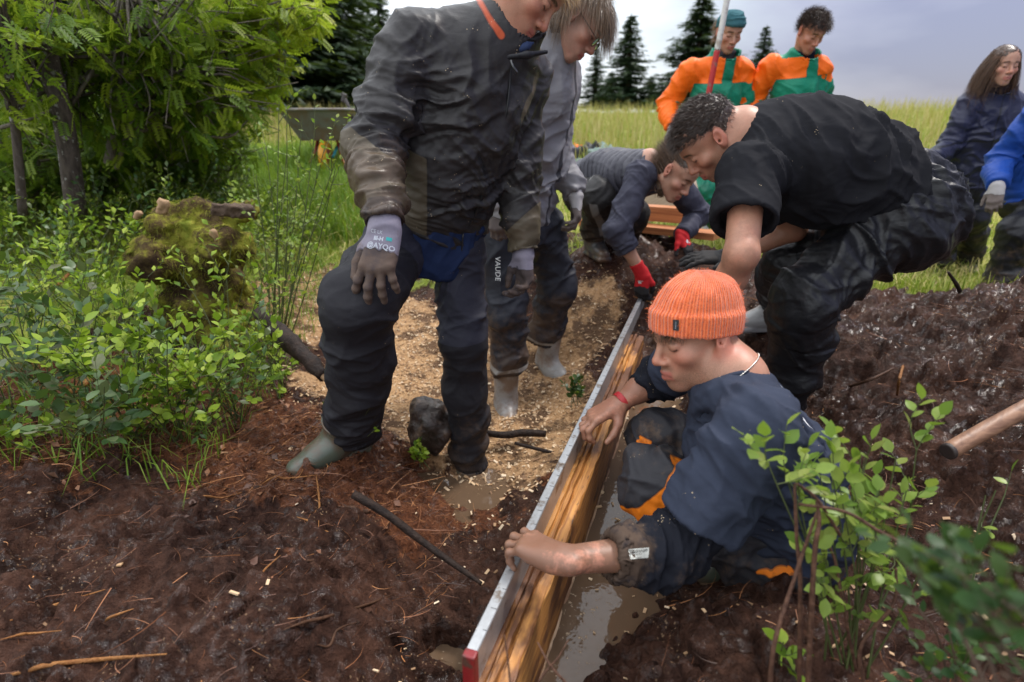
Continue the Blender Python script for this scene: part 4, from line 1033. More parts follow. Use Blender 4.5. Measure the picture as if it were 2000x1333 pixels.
    for pix, r_ in (([(997, 118), (995, 170), (988, 225), (974, 270), (962, 288)], .0035), ([(930, 296), (942, 330), (944, 372), (930, 415), (910, 450)], .0045)):
        c_, vd = on_cloth(pix)
        a_ = Acc(); a_.tube(c_-vd*.001, r_, 8); obj('zip', a_.mesh('zip', zt_), jo)
    # raised stand-up collar with rust lining, inner blue neck tube
    cm = mat_cloth('jacket_collar', (.020, .020, .024), .6, mud=0, spec=.4, weave=900)
    blue = mat_cloth('blue_scarf', (.03, .045, .10), .8, spec=.2, weave=500)
    N_ = SDF(); nt = lerp(nek, hd, .30); N_.con(lerp(che, nek, .7), nt, .082, .066, .02, rd=.008)
    build('neck_tube', N_, .005, cm, root, [(nek, .1, nrm(nek-che), .03, .008, 3)])
    B = SDF(); B.chain([P(1008, 100, 1.76), P(1026, 92, 1.75), P(1042, 84, 1.76)], [.004, .006, .004], .02); build('scarf', B, .004, blue, root, [(P(1024, 82, 1.70), .06, A(1, 0, .3), .018, .008, 3)])
    fl = SDF(); fl.chain([P(997, 112, 1.70), P(1030, 108, 1.70), P(1066, 102, 1.74)], [.010, .013, .008], .01, flat=(A(0, .3, 1), .6)); build('collar_flap', fl, .004, cm, root)
    zm = mat_plain('zip_metal', (.10, .10, .10), .35, .2, 60, .05, metallic=.8)
    a_ = Acc(); a_.tube(catmull([P(998, 118, 1.69), P(1002, 130, 1.685), P(1010, 143, 1.69)], 4), .0035, 6); obj('zip_puller', a_.mesh('zip_puller', zm), root)
    # blue sweater hem below the jacket
    sw = mat_cloth('navy_sweater', (.020, .034, .088), .85, mud=.5, spec=.2, specks=.3)
    W_ = SDF(); W_.con(lerp(hipc, che, -.30), lerp(hipc, che, .1), .188, .176, .03, flat=(front, .84)); W_.con(lerp(hipc, che, -.5), lerp(hipc, che, -.27), .180, .176, .003, 's', flat=(front, .74))
    build('sweater', W_, .0055, sw, root, [(hipc, .2, lat+up*.3, .05, .010, 4)], lambda V, N: {'mud': np.full(len(V), .25)})
    c_ = catmull([P(905, 452, 1.80), P(901, 500, 1.80), P(899, 540, 1.80)], 6); vd = c_-A(0, 0, ZC); vd /= np.linalg.norm(vd, axis=1)[:, None]; c_ = c_-vd*.2
    for _ in range(45): c_ = c_+vd*(np.clip(W_(c_), -.02, .02)*.8)[:, None]
    a_ = Acc(); a_.tube(c_-vd*.004, .0028, 6); obj('zip', a_.mesh('zip', zm), root)
    # trousers
    tm = mat_cloth('black_trousers', (.019, .018, .022), .66, [('upper', (.028, .028, .040))], mud=.45, spec=.35, weave=900, fold=.06, specks=.25)
    G = SDF(); G.ell(hipc+A(0, 0, -.06), (.135, .12, .10), None, .03)
    leg_sdf(G, hipR+A(.03, .02, -.03), knR, anR, (.098, .098, .086), .02, .04); leg_sdf(G, hipL+A(-.02, 0, -.04), knL, anL, (.092, .080, .066), .02, .04)
    def ga(V, N):
        aR = (V-knR)@nrm(anR-knR); aL = (V-knL)@nrm(anL-knL)
        isL = np.linalg.norm(V-knL, axis=1) < np.linalg.norm(V-knR, axis=1)
        upz = np.where(isL, aL+.01, (V-lerp(hipR, knR, .45))@nrm(knR-hipR)); return {'upper': upz, 'mud': .15+.45*sstep(.5, .1, V[:, 2])+.3*sstep(.12, .05, np.linalg.norm(V-knR, axis=1))}
    build('trousers', G, .0052, tm, root, leg_folds(hipR, knR, anR, .014, .065)+leg_folds(hipL, knL, anL, .012, .055)+[(lerp(knR, anR, .85), .11, nrm(anR-knR)+A(.5, 0, 0), .05, .010, 5), (lerp(hipR, knR, .6), .14, A(.8, 0, .5), .05, .010, 6)], ga)
    # boots: one up on the bank, one sunk in the puddle
    b = SDF(); boot_sdf(b, anR+A(-.03, -.01, .0), A(-.74, -.62, -.02), nrm(knR-anR), A(-.10, -.05, 1), L=.05, sc=1.06); build('rubber_boot', b, .0042, RUB_GREEN, root)
    b = SDF(); boot_sdf(b, anL+A(.0, .0, -.05), A(.15, -1, 0), nrm(knL-anL), L=.05, sc=1.0); build('rubber_boot', b, .005, RUB_GREEN, root)
    # gloves
    fd = nrm(P(728, 560, 1.395)-wrR); bk = nrm(A(-.10, -1, .35))
    g, GS = glove('glove', wrR, fd, bk, +1, GREY_GLOVE, root, [(22, 22, 10), (20, 24, 12), (22, 24, 12), (26, 24, 12)], [(.022, .012, -.010), (.046, .046, -.020), (.054, .080, -.020), (.052, .112, -.020)], 1.18, .42, .0034, elR, attrs=dip_at(wrR, fd, .062, .45))
    R_ = frame_from(fd, bk); o = lambda x, y: wrR+R_@A(x, y, .03)
    prt = mat_plain('pale_print', (.50, .52, .58), .7, .25, 60, .05); teal = mat_plain('teal_print', (.03, .34, .34), .7, .2, 60, .05)
    xd, yd = -R_[:, 0], -R_[:, 1]
    print_text('@AYQO', .0185, (o(-.004, .052), xd, yd), GS, prt, g, 'printed_lettering', .0008, .0004)
    print_text('III-H', .014, (o(.004, .034), xd, yd), GS, prt, g, 'printed_lettering', .0008, .0006)
    print_text('CE LK', .012, (o(.012, .018), xd, yd), GS, prt, g, 'printed_lettering', .0008)
    patch_flat(o(-.022, .030), xd, yd, .014, .009, 6, GS, teal, g, 'printed_mark', .0009)
    fdL = nrm(P(1026, 590, 1.80)-wrL)
    glove('glove', wrL, nrm(A(.02, -.12, -1)), nrm(A(.75, .55, 0)), -1, GREY_GLOVE, root, [(30, 45, 20), (34, 48, 22), (36, 48, 22), (40, 48, 22)], None, 1.04, .10, .0042, elL, attrs=dip_at(wrL, A(0, 0, -1), .045, .3))
person_black_jacket()

# ------------------------------------------------------------------ person in grey jacket with glasses
def person_grey_jacket():
    hipc = P(1010, 420, 2.62); che = P(1050, 170, 2.52); nek = P(1078, 78, 2.46); hd = P(1132, 42, 2.40); bel = lerp(hipc, che, .5)
    front = nrm(A(.85, -.52, 0)); up = nrm(nek-hipc); lat = nrm(np.cross(front, A(0, 0, 1)))
    shL, shR = P(1092, 150, 2.66), P(985, 140, 2.36)
    wrL = P(1126, 385, 2.60); elL = ik(shL, wrL, .30, .26, A(-.4, .6, -.2)); wrR = P(975, 400, 2.32); elR = ik(shR, wrR, .30, .26, A(-1, .2, 0))
    hipR, hipL = P(985, 440, 2.55), P(1060, 440, 2.68); knR = P(990, 610, 2.46); anR = P(988, 735, 2.48); knL = P(1088, 560, 2.72); anL = P(1058, 668, 2.80)
    root = empty('person', (float(hipc[0]), float(hipc[1]), .05), 'person in pale grey rain jacket and glasses bending over behind the black jacket', 'person')
    f = Fr(hd, A(.62, -.22, -.76), A(.5, 0, .6), 1.03)
    S = SDF(); head_sdf(S, f, nek, nr=.056); S.cap(nek, che, .07, .10, .05)
    build('body', S, .0042, mat_skin('skin_fair', (.44, .235, .165)), root, attrs=face_attrs(f, stub=.1))  # even fair skin tone
    bl = mat_hair('light_brown_hair', (.065, .038, .021), (.21, .13, .072))
    hair_obj(root, f, lambda x, y, z: ((z > .045) & (y < .09)) | ((y < -.03) & (z > -.07)), lambda l: np.stack([l[:, 0]*5, .75+0*l[:, 0], -.85+0*l[:, 0]], 1), 5500, .105, .00065, bl, seed=6, curl=.12, grav=.16, jit=.22, lift=.5)
    gm = mat_plain('dark_tortoise', (.035, .016, .010), .25, .4, 60, .05); a_ = Acc()
    for x in (-1, 1):
        th = np.linspace(0, 2*math.pi, 24); a_.tube([f(x*.033+.023*math.cos(t), .101, -.004+.018*math.sin(t)) for t in th], .0016, 6, caps=False)
        a_.tube([f(x*.056, .099, .002), f(x*.074, .06, .004), f(x*.080, -.004, .008)], .0018, 6)
    a_.tube([f(-.011, .103, 0), f(0, .107, .002), f(.011, .103, 0)], .0014, 6); go = obj('glasses', a_.mesh('glasses', gm), root)
    lens = NT('lens_glass'); lens.b.inputs['Transmission Weight'].default_value = 1.0; lens.b.inputs['Roughness'].default_value = .02; lens.b.inputs['IOR'].default_value = 1.05; lensm = lens.done((.95, .95, .95), .02)
    for x in (-1, 1):
        th = np.linspace(0, 2*math.pi, 24, endpoint=False); V = np.array([f(x*.033+.0225*math.cos(t), .101, -.004+.0175*math.sin(t)) for t in th]+[f(x*.033, .1025, -.004)])
        obj('lens', mesh_from('lens', V, [np.array([(24, i, (i+1) % 24) for i in range(24)])], lensm), go)
    jm = mat_cloth('grey_rain_jacket', (.235, .228, .240), .55, [('zip', (.045, .044, .050))], mud=.35, spec=.4, weave=1000, fold=.10)
    K = SDF(); torso_sdf(K, lerp(hipc, che, .0), bel, che, nek, shL, shR, front, (.165, .175, .185), (.78, .80, .74), .07, .078)
    K.con(lerp(hipc, che, -.10), lerp(hipc, che, .2), .172, .17, .04, flat=(front, .8))
    for sh, el, wr in ((shR, elR, wrR), (shL, elL, wrL)):
        K.cap(sh, el, .078, .066, .04); K.cap(el, lerp(el, wr, .6), .066, .056, .03); K.con(lerp(el, wr, .3), lerp(el, wr, .95), .056, .050, .02)
    K.con(lerp(che, nek, .55), nek+nrm(nek-che)*.05+front*.02, .105, .092, .04, rd=.01)
    K.con(lerp(che, nek, .8)+front*.02, nek+nrm(nek-che)*.14+front*.045, .070, .088, .006, 's')
    fs = arm_folds(shR, elR, wrR, .012, .045)+arm_folds(shL, elL, wrL, .012, .045)+[(lerp(hipc, che, .4)+front*.12, .2, up+lat*.5, .07, .016, 4), (che+front*.1, .16, up*.5+lat*.8, .06, .014, 4), (lerp(hipc, che, .1)+front*.1, .16, up-lat*.4, .05, .012, 4)]
    def ja(V, N):
        q = V-hipc; return {'zip': np.where(q@front > .05, np.abs(q@lat-.012)-.010, .1), 'mud': .3*sstep(1.0, .8, V[:, 2])}
    build('rain_jacket', K, .0062, jm, root, fs, ja)
    cm = mat_cloth('dark_inner_collar', (.03, .03, .042), .7, spec=.3)
    c = SDF(); c.con(lerp(che, nek, .75)+front*.01, nek+nrm(nek-che)*.055+front*.03, .082, .080, .02, rd=.006); c.con(lerp(che, nek, .8)+front*.02, nek+nrm(nek-che)*.2+front*.06, .066, .074, .005, 's'); build('inner_collar', c, .0055, cm, root, [(nek, .1, nrm(nek-che), .03, .006, 3)])
    tm = mat_cloth('grey_black_trousers', (.026, .027, .036), .6, [('band', (.34, .34, .33))], mud=.6, spec=.35, fold=.05)
    G = SDF(); G.ell(hipc+A(0, 0, -.05), (.15, .14, .13), None, .05); leg_sdf(G, hipR, knR, anR, (.098, .080, .075), -.04, .05); leg_sdf(G, hipL, knL, anL, (.098, .085, .080), -.02, .05)
    def ga(V, N):
        uR, uL = nrm(anR-knR), nrm(anL-knL); isL = np.linalg.norm(V-knL, axis=1) < np.linalg.norm(V-knR, axis=1)
        b1 = np.abs((V-anR)@uR+.065)-.012; b2 = np.abs((V-anL)@uL+.045)-.010; return {'band': np.where(isL, b2, b1), 'mud': .2+.5*sstep(.7, .3, V[:, 2])}
    build('trousers', G, .006, tm, root, leg_folds(hipR, knR, anR, .012)+leg_folds(hipL, knL, anL, .012), ga)
    print_text('VAUDE', .032, (P(972, 525, 2.42), A(0, 0, -1), A(1, 0, 0)), G, WHITE_PRINT, root, 'printed_lettering', .012)
    for an, kn, fd, L in ((A(*anR)+A(0, 0, -.13), knR, A(.1, -1, 0), .24), (A(*anL)+A(.03, .0, -.10), knL, A(.55, -.85, -.0), .22)):
        b = SDF(); boot_sdf(b, an, fd, nrm(kn-an), L=L); build('rubber_boot', b, .0055, RUB_GREY, root)
    glove('glove', wrL, nrm(A(.05, -.25, -1)), nrm(A(1, -.2, 0)), -1, PALE_GLOVE, root, [(30, 45, 20)]*4, None, 1.05, .1, .005, elL, attrs=dip_at(wrL, A(0, 0, -1), .05, .2))
    glove('glove', wrR, nrm(A(.0, -.1, -1)), nrm(A(-.3, -1, 0)), +1, PALE_GLOVE, root, [(30, 50, 20)]*4, None, 1.05, .1, .005, elR, attrs=dip_at(wrR, A(0, 0, -1), .05, .2))
person_grey_jacket()
# ------------------------------------------------------------------ big person in black t-shirt bending into the trench
def person_black_tee():
    hd = P(1386, 270, 1.88); nek = P(1450, 262, 1.88); che = P(1560, 300, 1.90); bel = P(1660, 330, 1.94); pel = P(1742, 395, 1.96)
    shL = P(1462, 335, 1.72); shR = P(1490, 330, 2.08)
    elL = J(shL, 1448, 498, .29, -1); wrL = J(elL, 1398, 610, .25, +1)
    wrR = P(1418, 505, 2.20); elR = ik(shR, wrR, .30, .26, A(.6, .2, -.6))
    hipL, hipR = P(1752, 425, 1.88), P(1700, 430, 2.08); knL = P(1575, 590, 1.80); anL = A(1.0, 1.92, .27); knR = P(1540, 520, 2.22); anR = A(1.17, 2.42, .52)
    root = empty('person', (1.15, 2.0, .2), 'person in black t-shirt and black rain trousers bending over the trench', 'person')
    f = Fr(hd, A(-.60, .08, -.80), A(-.8, 0, .6), .98)
    S = SDF(); head_sdf(S, f, nek, nr=.064); S.cap(nek, che, .075, .11, .05)
    S.cap(nek+A(.03, 0, -.05), shL, .04, .05, .03); S.cap(shL, elL, .050, .044, .02); S.cap(elL, lerp(elL, wrL, .4), .044, .042, .02); S.cap(lerp(elL, wrL, .35), wrL, .042, .031, .02)
    S.cap(shR, elR, .048, .043, .02); S.cap(elR, wrR, .042, .030, .02)
    def at(V, N):
        d = face_attrs(f, stub=.75, brow=1)(V, N); d['dirt'] = .3*np.ones(len(V))*(np.linalg.norm(V-elL, axis=1) < .3); return d
    build('body', S, .0042, SKIN, root, attrs=at)
    bk = mat_hair('dark_brown_hair', (.018, .011, .008), (.075, .046, .032))
    hair_obj(root, f, lambda x, y, z: ((z > .035+.25*np.maximum(y, 0)) & (y < .10)), lambda l: np.stack([l[:, 0]*4, .85+0*l[:, 0], .35-6*np.maximum(l[:, 1]-.03, 0)], 1), 6000, .026, .0006, bk, seed=9, curl=.25, grav=.02, jit=.3, lift=.5)
    fade = mat_hair('short_cropped_hair', (.035, .022, .015), (.10, .065, .045))
    hair_obj(root, f, lambda x, y, z: ((y < -.005) & (z > -.045-.35*y*0) & (z < .06) & (np.abs(x) < .1)), lambda l: np.stack([l[:, 0]*2, -.2+0*l[:, 0], -1+0*l[:, 0]], 1), 1500, .010, .0007, fade, seed=10, jit=.2, lift=.5)
    tm = mat_cloth('black_cotton', (.017, .017, .020), .88, mud=.15, spec=.12, weave=800, wb=.2, specks=.22)
    front = nrm(A(-.28, .0, -.96))
    T = SDF(); T.cap(pel+A(-.03, 0, .02), bel, .168, .178, .07, flat=(front, .84)); T.cap(bel, che, .180, .188, .07, flat=(front, .86)); T.cap(che, lerp(che, nek, .65), .182, .115, .07, flat=(front, .80))
    T.ell(lerp(bel, che, .3)+A(-.02, 0, -.05), (.20, .17, .15), None, .06)
    for sh, el in ((shL, elL), (shR, elR)):
        T.cap(lerp(che, sh, .3), sh, .10, .080, .06); T.con(lerp(sh, el, .0), lerp(sh, el, .62), .080, .088, .04); T.con(lerp(sh, el, .5), lerp(sh, el, .8), .074, .080, .003, 's')
    T.con(lerp(nek, hd, -.3), lerp(nek, hd, .6), .072, .074, .006, 's')
    ax = nrm(pel-che)
    fs = [(bel+A(0, -.1, .05), .22, ax+A(0, .0, .55), .065, .013, 5), (lerp(bel, che, .7)+A(0, -.1, .08), .2, ax*.8+A(0, 0, .6), .06, .012, 5), (pel+A(0, -.1, .05), .17, ax, .045, .013, 4), (shL+A(.05, 0, .02), .14, A(.9, 0, .4), .045, .010, 4), (lerp(shL, elL, .5), .1, A(.8, .2, .4), .045, .009, 4), (bel+A(-.05, -.12, -.06), .16, A(.4, 0, .9), .05, .012, 4)]
    build('t_shirt', T, .0058, tm, root, fs, lambda V, N: {'mud': np.zeros(len(V))})
    U = SDF(); U.chain([P(1736, 393, 1.795), P(1766, 384, 1.80), P(1794, 373, 1.83)], [.006, .008, .005], .01); build('undershirt_hem', U, .003, mat_cloth('white_cotton', (.62, .62, .66), .8, spec=.2), root)
    rm = mat_cloth('black_rain_trousers', (.011, .011, .013), .40, mud=.42, spec=.5, weave=1500, wb=.05, fold=.22, mudcol=(.07, .05, .038))
    G = SDF(); G.ell(pel+A(.03, 0, -.03), (.165, .185, .165), None, .05); G.cap(pel+A(-.05, 0, .02), pel+A(.04, 0, -.05), .165, .17, .05)
    leg_sdf(G, hipL, knL, anL, (.110, .088, .078), .0, .06, False); leg_sdf(G, hipR, knR, anR, (.105, .085, .072), -.04, .06, False)
    G.con(lerp(knL, anL, .12), lerp(knL, anL, .30), .098, .088, .01, rd=.012)
    fs = leg_folds(hipL, knL, anL, .020, .065)+leg_folds(hipR, knR, anR, .015, .06)+[(pel+A(.08, -.1, .05), .16, A(.2, .6, .7), .030, .012, 3), (pel+A(.1, -.05, -.08), .18, A(.8, .3, .4), .05, .014, 4), (lerp(hipL, knL, .5), .2, A(.7, .1, .7), .08, .018, 5), (lerp(hipL, knL, .7), .18, A(.9, .1, -.3), .07, .016, 5)]
    build('rain_trousers', G, .0058, rm, root, fs, lambda V, N: {'mud': .05+.35*sstep(.7, .3, V[:, 2])})
    for an, kn, fd in ((anR+A(-.0, .0, -.02), knR, A(-1, -.15, 0)), (anL+A(0, 0, -.04), knL, A(-1, .1, 0))):
        b = SDF(); boot_sdf(b, an, fd, nrm(kn-an), L=.14, sc=.98); build('rubber_boot', b, .0055, RUB_GREY, root)
    glove('glove', wrR, nrm(A(-1, -.1, .05)), nrm(A(.1, -.35, 1)), -1, BLACK_GLOVE, root, [(5, 12, 8), (8, 14, 8), (10, 14, 8), (14, 16, 10)], [(.022, .012, -.004), (.05, .03, .006), (.072, .058, .01), (.09, .08, .012)], 1.05, .3, .0055, elR, attrs=dip_at(wrR, A(-1, 0, 0), .05, .1))
    glove('glove', wrL, nrm(wrL-elL), nrm(A(-.4, -1, .2)), -1, BLACK_GLOVE, root, [(30, 40, 20)]*4, None, 1.05, .1, .0055, elL, attrs=dip_at(wrL, wrL-elL, .05, .1))
person_black_tee()

# ------------------------------------------------------------------ person in quilted vest crouching at the far end of the level
def person_vest():
    hd = P(1322, 338, 2.86); nek = P(1268, 318, 3.00); che = P(1225, 345, 3.12); pel = P(1150, 372, 3.42); bel = lerp(pel, che, .5)+A(0, 0, .05)
    shR = P(1252, 345, 2.93); shL = P(1318, 352, 3.16)
    wrR = P(1256, 538, 2.82); elR = ik(shR, wrR, .30, .27, P(1238, 470, 2.8)-lerp(shR, wrR, .5)+A(-.1, 0, 0)); wrL = P(1330, 462, 3.06); elL = ik(shL, wrL, .28, .25, A(.3, .3, 0))
    knR = P(1168, 385, 3.05); anR = P(1160, 462, 3.32); knL = P(1235, 420, 3.3); anL = P(1226, 448, 3.50); hipR, hipL = pel+A(-.02, -.09, 0), pel+A(.06, .09, 0)
    root = empty('person', (.65, 3.35, .55), 'crouching person in quilted vest and red gloves steadying the far end of the level', 'person')
    f = Fr(hd, A(.50, -.55, -.62), A(.35, -.2, .7), 1.0)
    S = SDF(); head_sdf(S, f, nek, nr=.050, jaw=.92, female=True); S.cap(nek, che, .06, .09, .05)
    S.cap(elR, lerp(elR, wrR, .4), .036, .035, .02); S.cap(lerp(elR, wrR, .35), wrR, .035, .025, .02); S.cap(shR, elR, .04, .036, .02); S.cap(nek, shR, .04, .04, .03)
    build('body', S, .0045, SKIN_PALE, root, attrs=face_attrs(f, stub=0, brow=.8))
    hm = mat_hair('brown_tied_hair', (.035, .020, .013), (.17, .10, .06))
    hair_obj(root, f, lambda x, y, z: ((z > .050) & (y < .075)) | ((y < -.02) & (z > -.06)), lambda l: np.stack([l[:, 0]*1, -.9+0*l[:, 0], .35-2*np.maximum(-l[:, 1], 0)], 1), 4000, .07, .0007, hm, seed=12, jit=.12, lift=.12)
    pt = catmull([f(.0, -.10, .02), f(-.05, -.11, -.06), P(1290, 366, 2.86), P(1291, 382, 2.86)], 6); rs = np.random.default_rng(2); acc = Acc()
    for i in range(110): acc.tube(pt+rs.normal(0, .007, 3)+rs.normal(0, .0015, pt.shape), np.linspace(.0022, .0008, len(pt)), 3, at=rs.random())
    obj('ponytail', acc.mesh('ponytail', hm), root)
    fro = nrm(A(.35, -.35, -.85)); ax = nrm(che-pel)
    vm = mat_cloth('quilted_nylon', (.045, .044, .058), .45, mud=.2, spec=.5, weave=1200, wb=.06)
    K = SDF(); K.cap(pel+A(-.02, 0, .05), bel, .150, .152, .06, flat=(fro, .78)); K.cap(bel, che, .152, .160, .06, flat=(fro, .78)); K.cap(che, lerp(che, nek, .7), .150, .085, .05, flat=(fro, .8))
    K.cap(lerp(che, shR, .4), shR+A(-.02, .03, 0), .09, .062, .05); K.cap(lerp(che, shL, .4), shL, .09, .06, .05); K.con(lerp(che, nek, .6), lerp(nek, hd, .18), .085, .074, .03, rd=.012); K.con(lerp(che, nek, .9), lerp(nek, hd, .5), .058, .062, .004, 's')
    sid = nrm(np.cross(ax, fro))
    def quilt(V, N):
        q = V-pel; a = q@ax+.10*np.abs(q@sid); w = .034; ph = np.abs((a/w) % 1-.5)*2; return V+N*(.011*(np.sqrt(np.clip(1-ph**2, 0, 1))-.75))[:, None]
    build('quilted_vest', K, .0058, vm, root, [(bel, .2, ax+sid*.4, .07, .006, 3)], lambda V, N: {'mud': np.zeros(len(V))}, quilt)
    sm = mat_cloth('grey_blue_jersey', (.060, .060, .085), .7, mud=.2, spec=.25, weave=700)
    L = SDF(); ce = lerp(elR, wrR, .42); L.cap(lerp(che, shR, .6), shR, .07, .068, .04); L.cap(shR, elR, .068, .056, .04); L.con(lerp(elR, wrR, -.15), ce, .056, .054, .03); L.con(lerp(elR, wrR, .3), lerp(elR, wrR, .6), .046, .046, .003, 's')
    build('sleeve', L, .005, sm, root, arm_folds(shR, elR, ce, .008, .035)+[(lerp(elR, ce, .8), .07, nrm(wrR-elR), .022, .009, 3)], lambda V, N: {'mud': np.zeros(len(V))})
    L = SDF(); L.cap(shL, elL, .066, .056, .04); L.con(lerp(elL, wrL, -.15), lerp(elL, wrL, .92), .056, .045, .03)
    build('sleeve', L, .0058, sm, root, arm_folds(shL, elL, wrL, .008, .04), lambda V, N: {'mud': np.zeros(len(V))})
    tm = mat_cloth('dark_outdoor_trousers', (.020, .018, .018), .55, [('grey', (.15, .145, .14))], mud=.7, spec=.4, fold=.08)
    G = SDF(); G.ell(pel+A(0, 0, -.02), (.15, .15, .13), None, .05); leg_sdf(G, hipR, knR, anR, (.10, .082, .065), -.06, .05, False); leg_sdf(G, hipL, knL, anL, (.10, .08, .065), -.04, .05, False)
    def ga(V, N):
        q = V-knR; u = nrm(anR-knR); return {'grey': np.where(np.linalg.norm(q, axis=1) < .25, np.maximum(np.abs(q@nrm(A(1, -.3, .2))+.012)-.022, -(q@u)-.06), .1), 'mud': .2+.5*sstep(.9, .6, V[:, 2])}
    build('trousers', G, .006, tm, root, leg_folds(hipR, knR, anR, .012)+leg_folds(hipL, knL, anL, .01), ga)
    for an, kn, fd in ((anR, knR, A(.25, -1, 0)), (anL, knL, A(.6, -.8, 0))):
        b = SDF(); boot_sdf(b, an+A(0, 0, -.02), fd, nrm(kn-an), L=.12, sc=.95); build('rubber_boot', b, .006, RUB_DARK, root)
    fd = nrm(A(-.05, -.15, -1)); g, GS = glove('glove', wrR, fd, nrm(A(-.55, -.85, .1)), -1, RED_GLOVE, root, [(35, 60, 30)]*4, [(.022, .012, -.010), (.044, .040, -.025), (.046, .068, -.036), (.040, .09, -.045)], 1.0, .1, .0042, elR, attrs=dip_at(wrR, fd, .058, .0))
    R_ = frame_from(fd, A(-.55, -.85, .1)); print_text('III*', .022, (wrR+R_@A(0, .035, .03), -R_[:, 0], -R_[:, 1]), GS, WHITE_PRINT, g, 'printed_lettering', .001, .0008)
    fd = nrm(A(.40, -.45, -.75)); bkk = nrm(A(.5, -.6, .75)); g, GS = glove('glove', wrL, fd, bkk, +1, RED_GLOVE, root, [(10, 25, 15), (14, 28, 15), (16, 28, 15), (25, 35, 20)], [(.022, .012, -.004), (.05, .036, -.01), (.066, .062, -.02), (.076, .086, -.03)], 1.0, .35, .0045, elL, attrs=dip_at(wrL, fd, .062, .0))
    R_ = frame_from(fd, bkk); print_text('*#', .026, (wrL+R_@A(0, .045, .03), R_[:, 0], R_[:, 1]), GS, WHITE_PRINT, g, 'printed_lettering', .001, .0008)
person_vest()

# ------------------------------------------------------------------ two people in orange and green work jackets
HIVIS = (.95, .155, .010); HGREEN = (.008, .19, .11)
def stand_person(label, hd, fw, nek, che, hipc, shL, shR, wrL, wrR, kn, an, front, jmat, tmat, jattr, bootmat, v=.0075, jw=(.185, .19, .195), skin=None, hs=1.0, female=False, elp=None, stub=0, tube=None, hem=-.30, gl=None, feet=None, collar=True, tattr=None, el_len=(.29, .26), jf=.014, root_z=None):
    up = nrm(nek-hipc); bel = lerp(hipc, che, .5); lat = nrm(np.cross(front, up))
    base = lerp(an[0], an[1], .5); root = empty('person', (base[0], base[1], min(an[0][2], an[1][2])-.09), label, 'person')
    f = Fr(hd, fw, A(0, 0, 1), hs)
    S = SDF(); head_sdf(S, f, nek, nr=.050 if female else .054, jaw=.92 if female else 1, female=female); S.cap(nek, che, .06, .09, .05)
    build('body', S, .0052, skin or SKIN_PALE, root, attrs=face_attrs(f, stub=stub))
    K = SDF(); torso_sdf(K, hipc, bel, che, nek, shL, shR, front, jw, (.74, .74, .68), .07, .068); K.con(lerp(hipc, che, hem), lerp(hipc, che, .25), jw[0]*1.03, jw[0], .05, flat=(front, .78))
    els = []
    for sh, wr, pole in ((shL, wrL, elp[0]), (shR, wrR, elp[1])):
        el = ik(sh, wr, *el_len, pole); els.append(el); K.cap(sh, el, .070, .064, .05); K.cap(el, lerp(el, wr, .6), .064, .058, .03); K.con(lerp(el, wr, .3), lerp(el, wr, .97), .060, .055, .02)
    if collar:
        K.con(lerp(che, nek, .6), lerp(nek, hd, .30)+front*.015, .105, .098, .04, rd=.01); K.con(lerp(che, nek, .85)+front*.02, lerp(nek, hd, .6)+front*.04, .074, .090, .005, 's')
    fs = arm_folds(shL, els[0], wrL, jf, .055)+arm_folds(shR, els[1], wrR, jf, .055)+[(lerp(hipc, che, .4)+front*.1, .22, up+lat*.4, .08, jf*1.2, 4), (che+front*.1, .2, up*.6-lat*.8, .07, jf, 4), (hipc, .2, up+lat*.2, .07, jf, 4)]
    ja = jattr(dict(hipc=hipc, che=che, nek=nek, up=up, lat=lat, front=front, els=els, shL=shL, shR=shR, wrL=wrL, wrR=wrR)); build('jacket', K, v, jmat, root, fs, ja)
    if tube is not None:
        t = SDF(); t.con(lerp(che, nek, .8), lerp(nek, hd, .28)+front*.008, .072, .062, .02, rd=.008); build('neck_tube', t, .006, tube, root, [(nek, .1, up, .03, .006, 3)])
    G = SDF(); G.ell(hipc+A(0, 0, -.06), (.16, .14, .13), None, .05)
    for h_, k_, a_ in zip((hipc+lat*-.085, hipc+lat*.085), kn, an): leg_sdf(G, h_+A(0, 0, -.05), k_, a_, (.105, .088, .080), .02, .05)
    lf = []
    for h_, k_, a_ in zip((hipc+lat*-.085, hipc+lat*.085), kn, an): lf += leg_folds(h_, k_, a_, .014, .07)
    build('trousers', G, v, tmat, root, lf, tattr or (lambda V, N: {'mud': .2+.4*sstep(.6, .2, V[:, 2]-base[2])}))
    for a_, k_, fd in zip(an, kn, feet):
        b = SDF(); boot_sdf(b, a_, fd, nrm(k_-a_), L=.06, sc=.95); build('rubber_boot', b, .0065, bootmat, root)
    for w_, e_, g in zip((wrL, wrR), els, gl or ()):
        if g is None: continue
        fd, bkk, sd, gmat, cur = g; glove('glove', w_, fd, bkk, sd, gmat, root, cur, None, 1.0, .12, .0062, e_, attrs=dip_at(w_, fd, .05, .1))
    return root, f, els
